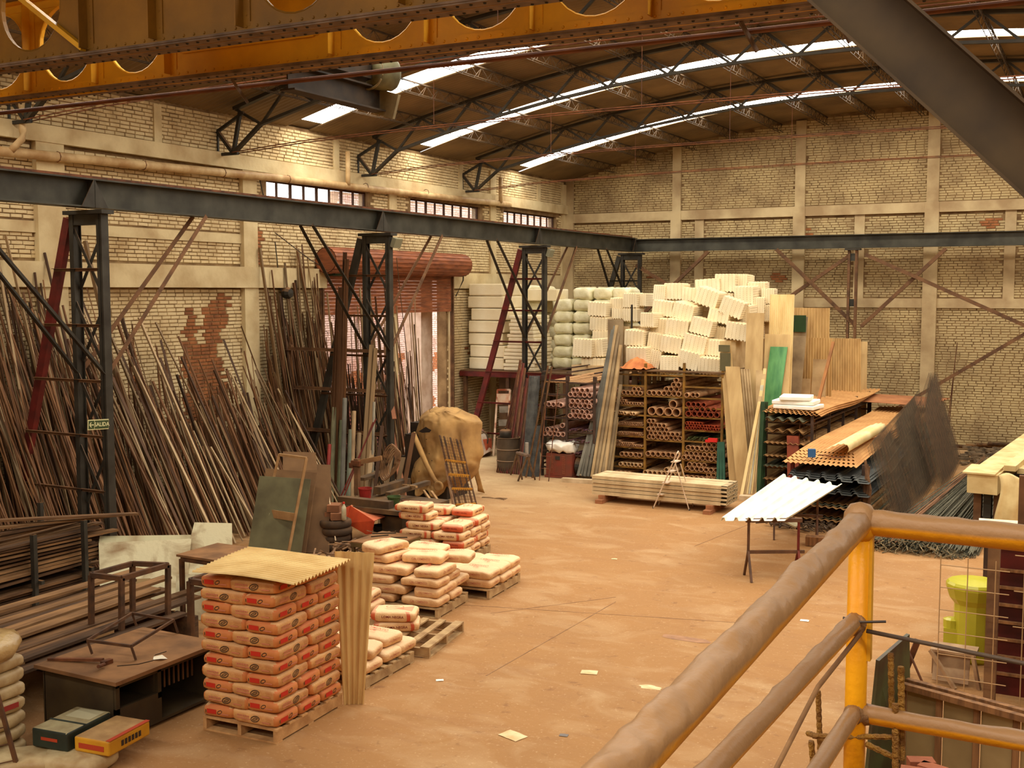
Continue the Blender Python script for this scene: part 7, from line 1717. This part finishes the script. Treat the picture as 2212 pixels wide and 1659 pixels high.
for k, (x, y, nm2) in enumerate(((-9.75, 22.95, 'left'), (-7.3, 22.9, 'right'))): tag(MB().box((x, y, .04), (.16, 1.25, .08)).box((x, y, .12), (.14, .95, .08)).build('bearer', sb_m), 'reddish timber bearer under the %s end of the concrete planks' % nm2, 'bearer')
sl = thing('stepladder', 'light metal folding stepladder standing before the concrete planks', 'ladder', (-8.1, 22.4, 0)); alu = mat('worn_aluminium', (226, 204, 178), (196, 170, 140), 5, .35, .0)
Yl = 22.25; A1, A2 = G(1411, 1098), G(1422, 1091); T1, T2 = YP(1462, 980, 22.3), YP(1468, 980, 22.55); B1, B2 = G(1489, 1103), G(1498, 1095)
M1, M2 = YP(1459, 1002, 22.3), YP(1470, 1002, 22.55)
for a, b in ((A1, T1), (A2, T2)): MB().tube(a, b, .014, 8).build('front_rail', alu, sl)
MB().path([T1, (T1+T2)/2+V(0, 0, .05), T2], .014, 8).build('top_hoop', alu, sl)
for a, b in ((B1, M1), (B2, M2)): MB().tube(a, b, .012, 8).build('rear_leg', alu, sl)
MB().tube(B1.lerp(M1, .25), B2.lerp(M2, .25), .01, 6).build('rear_brace', alu, sl)
for f in (.25, .47, .68, .86): c = (A1.lerp(T1, f)+A2.lerp(T2, f))/2; MB().box((c.x+.02, c.y, c.z), (.12, .30, .02)).build('step', alu, sl)
for p in (A1, A2, B1, B2): MB().tube(p, p+V(0, 0, .04), .017, 8).build('rubber_foot', steel_dark, sl)
# ------------------------------------------------------------------ back left floor items
dr = thing('oil_drum', 'dusty dark steel drum with three ribs beside the rusty angles', 'drum', G(1086, 1022)); p = ORG[dr.name]; drm = mat('dusty_drum', (92, 76, 58), (66, 54, 42), 3, .55, dust=(170, 130, 90), dust_amt=.7)
H_ = .88; r = .295; prof = [(r-.01, 0), (r, .01), (r, .27), (r+.014, .29), (r, .31), (r, .56), (r+.014, .58), (r, .60), (r, .86), (r+.012, .87), (r+.012, .885), (r-.01, .885), (r-.012, .84), (0, .84)]
MB().lathe(prof, (p.x, p.y+.3, 0), 32).build('barrel', drm, dr, smooth=False)
pt_ = thing('cooking_pot', 'black pot standing on the oil drum', 'pot', (p.x-.08, p.y+.3, .84)); MB().lathe([(.12, 0), (.15, .04), (.155, .2), (.13, .22), (.11, .24), (0, .25)], ORG[pt_.name], 18).build('body', steel_dark, pt_, smooth=True); MB().lathe([(.02, .25), (.025, .28), (0, .285)], ORG[pt_.name], 8).build('lid_knob', steel_dark, pt_)
sw = thing('sawhorse', 'small steel trestle with round top bar before the dark rack', 'trestle', G(1135, 1035)); a, b = YP(1117, 978, 24.0), YP(1139, 985, 23.4); swm = mat('grey_brown_pipe', (120, 96, 76), (90, 70, 56), 5, .5)
MB().tube(a, b, .035, 10).tube(a+V(.06, 0, .01), b+V(.06, 0, .01), .03, 10).build('top_bar', swm, sw)
for (top, foot) in ((a, (1103, 1025)), (a, (1128, 1036)), (b, (1119, 1039)), (b, (1156, 1036))): MB().bar(top, G(*foot), .035).build('leg', swm, sw)
tag(MB().tube(YP(1138, 980, 24.3), YP(1138, 956, 24.3), .045, 10).build('short_pipe', mat('grey_pipe', (160, 150, 136), (130, 118, 104), 5)), 'short grey pipe end standing behind the sawhorse', 'pipe')
wg = thing('welding_generator', 'rust-red louvred generator box with a cable coil on its side', 'generator', (-11.95, 25.0, 0)); c = V(-11.9, 24.95, 0); gm_ = mat('rust_red_box', (128, 56, 40), (100, 62, 46), 4, .6)
a, b = G(1178, 1031), G(1238, 1034); W_ = b.x-a.x; c = V((a.x+b.x)/2, a.y+.35, 0)
MB().box((c.x, c.y, .33), (W_, .62, .54)).box((c.x, c.y, .03), (W_+.06, .66, .05)).build('case', gm_, wg)
for s in (-.27, .2):
    for k in range(14): MB().box((c.x+W_*s, c.y-.315, .12+.032*k), (.09, .012, .012), RX(.3)).build('louvre', mat('louvre_red', (150, 84, 60), None), wg)
MB().box((c.x-.03, c.y-.316, .5), (.12, .015, .09)).build('control_panel', steel_dark, wg)
cc = V(b.x+.06, c.y, .3)
for k in range(5): MB().path([cc+V(.03*k, .24*math.cos(t)*(1-.04*k), .22*math.sin(t)*(1-.04*k)) for t in [j*PI/10 for j in range(20)]], .016, 5, closed=True).build('cable_coil', steel_dark, wg)
soft('white_cloth', (c.x-.05, c.y-.02, .60), W_*1.15, .66, .30, .1, mat('white_cotton', (250, 244, 232), (232, 220, 200), 3, .9), 'bunched bright white cloth lying on the red generator', 'cloth', seed=77, ex=.7, wob=.11)
for k in range(2):
    q0, q1 = YP(1139+2*k, 1012, 24.95), YP(1155, 812-0*k, 25.1); 
    gmm = MB()
    n = 26
    for i in range(n): t = 2*PI*i/n; gmm.bar(V(q0.x+.16*k+.13*math.cos(t), 24.95+.13*math.sin(t), 0), V(q1.x+.02*k+.13*math.cos(t), 25.1+.13*math.sin(t), (1.25 if k else q1.z)), .012)
    for j in range(24): z = (1.25 if k else q1.z)*(j+.5)/24; f = (j+.5)/24; cc = V(q0.x+.16*k, 24.95, 0).lerp(V(q1.x+.02*k, 25.1, 0), f); gmm.path([V(cc.x+.13*math.cos(t), cc.y+.13*math.sin(t), z) for t in [i*PI/5 for i in range(10)]], .005, 4, closed=True)
    gmm.tube(V(q0.x+.16*k, 24.95, 0), V(q1.x+.02*k, 25.1, (1.24 if k else q1.z-.02)), .118, 14)
    tag(gmm.build('mesh_roll', mat('grey_mesh_roll', (112, 112, 108), (80, 80, 78), 6, .5)), 'grey wire mesh roll standing left of the dark rack, %s' % ('taller', 'shorter')[k], 'mesh roll')
for k in range(16):
    bx = 1073+4.2*k; tx = 1112+3.0*k+R.uniform(-3, 3); ty = (745+8*k if k > 3 else 830-18*k)+R.uniform(-10, 10); p = YP(bx, 1015, 25.0); p.z = 0; q = YP(tx, max(742, ty), 26.6)
    o = MB().angle(p, q, .06, .006).build('angle_iron', (steel_rust, bar_ms[0], steel_red)[k % 3]); tag(o, 'rusty angle iron leaning by the third tower before the platform', 'angle iron', 'angle irons leaning by the third tower')
for k in range(6):
    p = YP(1106+6*k, 1012, 25.6); p.z = 0; q = YP(1134+3*k, 835+12*k, 26.7); tag(MB().bar(p, q, .09, .03).build('timber', plank_ms[k % 3]), 'brown timber leaning behind the rusty angle irons', 'timber', 'timbers behind the angle irons')
of = thing('frame', 'peeling white metal door frame leaning behind the drum', 'frame', G(1075, 1000)); pm2 = mat('peeling_white_paint', (216, 186, 156), (150, 76, 44), 3, .6, lo=.5, hi=.62)
a, b = G(1066, 985), G(1096, 985); c, d = YP(1102, 842, a.y+.5), YP(1075, 842, a.y+.5)
for p, q in ((a, d), (b, c), (d, c)): MB().bar(p, q, .05, .05).build('frame_bar', pm2, of)
e1, e2 = a.lerp(d, .86), b.lerp(c, .86); MB().bar(e1, e2, .02, .3).build('rusty_plate', mat('rust_stain_plate', (196, 110, 64), (216, 190, 160), 3, .6), of)
for f in (.25, .5, .7): MB().bar(a.lerp(d, f)+V(.08, .03, 0), b.lerp(c, f)+V(-.05, .03, 0), .02, .18).build('grey_plate', mat('grey_plate', (150, 140, 124), (120, 108, 92), 4), of)
tag(MB().box((YP(1097, 850, 29.2).x, 29.2, 1.15), (.55, .05, 2.1)).build('board', brown_sheet), 'brown board standing in the dark under the platform', 'board')
# box bundle and posts at the right
bb_ = thing('wrapped_bundle', 'long pale wrapped bundle resting on posts at the right edge', 'bundle', (-1.9, 23.5, 1.0)); bm_ = mat('pale_wrap', (216, 194, 140), (190, 160, 106), 3, .7)
MB().bar((-2.02, 21.9, 1.12), (-1.35, 27.5, 1.34), .52, .36).build('bundle', bm_, bb_); MB().bar((-2.08, 21.86, 1.31), (-2.0, 22.6, 1.36), .56, .03).build('flap', bm_, bb_)
MB().bar((-1.6, 22.3, 1.38), (-1.0, 27.5, 1.62), .2, .1).bar((-1.4, 22.6, 1.3), (-.9, 27.5, 1.5), .2, .1).build('strip_pack', bm_, bb_)
for k in range(4): tag(MB().box((-2.12+.17*k, 22.35, .47), (.13, .3, .93)).build('steel_post', (steel_brown, steel_dark, steel_brown, rack_d)[k]), 'short brown steel section standing under the wrapped bundle', 'steel section', 'steel sections under the wrapped bundle')
tag(MB().box((-1.4, 27.0, .58), (.3, .3, 1.15)).build('timber_post', plank_ms[1]), 'timber support under the rear of the wrapped bundle', 'post')
mb = MB(); mb.grid(16, 14, lambda u, v: (-1.75+.9*u+.05*math.sin(v*6), 21.9-.35*math.sin(v*1.6)+.25*v+.06*math.sin(u*14), 1.30-1.25*v**1.3+.05*math.sin(u*9)), (0, .012, 0)); tag(mb.build('tarpaulin', bm_, smooth=True), 'brownish cloth hanging over stock at the right edge', 'cloth')
tag(MB().span((-1.6, 22.3, 0), (-.4, 25.5, 1.15)).build('crate', hoist_d), 'dark crate under the hanging cloth at the right edge', 'crate')
tag(MB().box((-.75, 16.6, 1.4), (1.6, .9, .04), RZ(.1)).build('white_board', mat('white_board', (232, 214, 186), (214, 190, 156), 3)), 'whitish board lying flat behind the yellow top rail at the right edge', 'board')
tag(MB().box((-.75, 16.6, .69), (1.4, .7, 1.37)).build('cabinet', rack_d), 'brown cabinet under the whitish board at the right edge', 'cabinet')
for k in range(5): tag(MB().bar((-4.3+.3*k, 35.1-.06*k, .06+.05*k), (.6, 35.25-.06*k, .06+.05*k), .14, .045).build('long_board', plank_ms[k % 3]), 'long plank lying along the foot of the back wall', 'board', 'planks along the foot of the back wall')
mb = MB()
for k in range(110): a0 = R.uniform(0, 3); x = R.uniform(-3.6, -1.5); y = R.uniform(31.5, 34.4); mb.box((x, y, .05+R.uniform(0, .16)), (R.uniform(.05, .4), .08, R.uniform(.03, .1)), RZ(a0))
tag(mb.build('scrap_heap', mat('grey_rubble', (130, 108, 82), (80, 66, 50), 6)), 'low rubble and scrap heap before the back wall at the right', 'scrap', kind='stuff')
# alley items seen through the door
tr3 = thing('mesh_stack', 'stack of pinkish welded mesh panels in the alley outside the shutter', 'mesh stack', (-19.2, 27.5, 0)); mm3 = mat('pink_mesh', (176, 116, 96), (130, 84, 72), 5, .6)
for k in range(14): z = .1+k*.115; MB().bar((-20.2, 26.4, z), (-18.1, 26.4, z), .025).build('cross_wire', mm3, tr3)
for k in range(18): x = -20.2+2.1*k/17; MB().bar((x, 26.42, 0), (x, 26.42, 1.65), .012 if k % 4 else .06).build('upright_wire', mm3, tr3)
MB().span((-20.2, 26.6, 0), (-18.15, 27.0, 1.62)).build('inner_bundle', mat('purple_brown_mass', (96, 66, 64), (70, 50, 50), 3, .8), tr3)
tag(MB().span((-19.2, 27.8, 0), (-18.4, 27.85, 2.15)).build('board', mat('pink_board', (206, 160, 130), (180, 130, 104), 3)), 'pinkish board standing behind the mesh stack in the alley', 'board')
tag(MB().lathe([(.05, 0), (.16, .05), (.18, .25), (.1, .36), (0, .4)], (-18.35, 26.8, 1.63), 10).path([V(-18.4+.1*math.cos(t), 26.75, 2.1+.25*math.sin(t)) for t in [k*PI/6 for k in range(7)]], .015, 5).box((-18.65, 26.75, 1.72), (.2, .2, .16), RZ(.5)).build('scrap_bundle', hoist_d), 'dark tools and cable bundle on the mesh stack outside', 'tools')
# litter on the floor
pap = mat('litter_paper', (232, 204, 160), (206, 170, 120), 5, .9)
def litter(px, py, s, label, a0=.3, m=pap, z=.004):
    c = G(px, py); mb = MB(); mb.grid(4, 4, lambda u, v: (c.x+((u-.5)*math.cos(a0)-(v-.5)*math.sin(a0)*.7)*s, c.y+((u-.5)*math.sin(a0)+(v-.5)*math.cos(a0)*.7)*s, z+.015*s*4*abs(mnoise.noise(V(u*3+px, v*3, 1)))), (0, 0, .002)); return tag(mb.build('paper_scrap', m), label, 'litter')
litter(1273, 1453, .2, 'square cream paper scrap in the middle of the foreground floor'); litter(1108, 1590, .26, 'largest paper scrap near the bottom centre of the floor', -.3); litter(1327, 1208, .1, 'tiny white scrap on the open floor beyond the pallets'); litter(1738, 1341, .12, 'white scrap on the red floor behind the big rail', .1, mat('white_litter', (240, 230, 214), None))
litter(1218, 1589, .09, 'small grey scrap right of the largest paper scrap', .2, mat('grey_litter', (120, 112, 108), None)); litter(950, 1470, .09, 'small white scrap near the low mixed pallet', .6, MAT['white_litter'])
mb = MB(); c = G(1068, 1077)
for k in range(9): a0 = R.uniform(-.5, .5)+(PI if k % 2 else 0); mb.path([c+V(0, 0, .01), c+V(.12*math.cos(a0), .1*math.sin(a0), .02), c+V(.3*math.cos(a0), .24*math.sin(a0), .012)], .005, 4)
tag(mb.build('twig', steel_dark), 'small dark twig on the floor before the yellow wire rack', 'litter')
def stain(px, py, sx, sy, label, c1, c2, seed):
    c = G(px, py); n = 26; P_ = []
    for k in range(n): t = 2*PI*k/n; r_ = 1+.45*mnoise.noise(V(math.cos(t)*1.5+seed, math.sin(t)*1.5, 0)); P_.append(V(c.x+sx*r_*math.cos(t), c.y+sy*r_*math.sin(t), .0012))
    tag(MB().add(P_+[p+V(0, 0, .0012) for p in P_], [tuple(range(n-1, -1, -1)), tuple(range(n, 2*n))]).build('floor_stain', mat(label[:12].replace(' ', '_'), c1, c2, 8, .6)), label, 'stain')
stain(1480, 1380, .42, .10, 'dark damp stain on the floor beside the big rail', (140, 98, 68), (164, 118, 82), 3); stain(1405, 1485, .14, .07, 'whitish crumbled plaster spot on the foreground floor', (236, 206, 160), (214, 170, 118), 9)
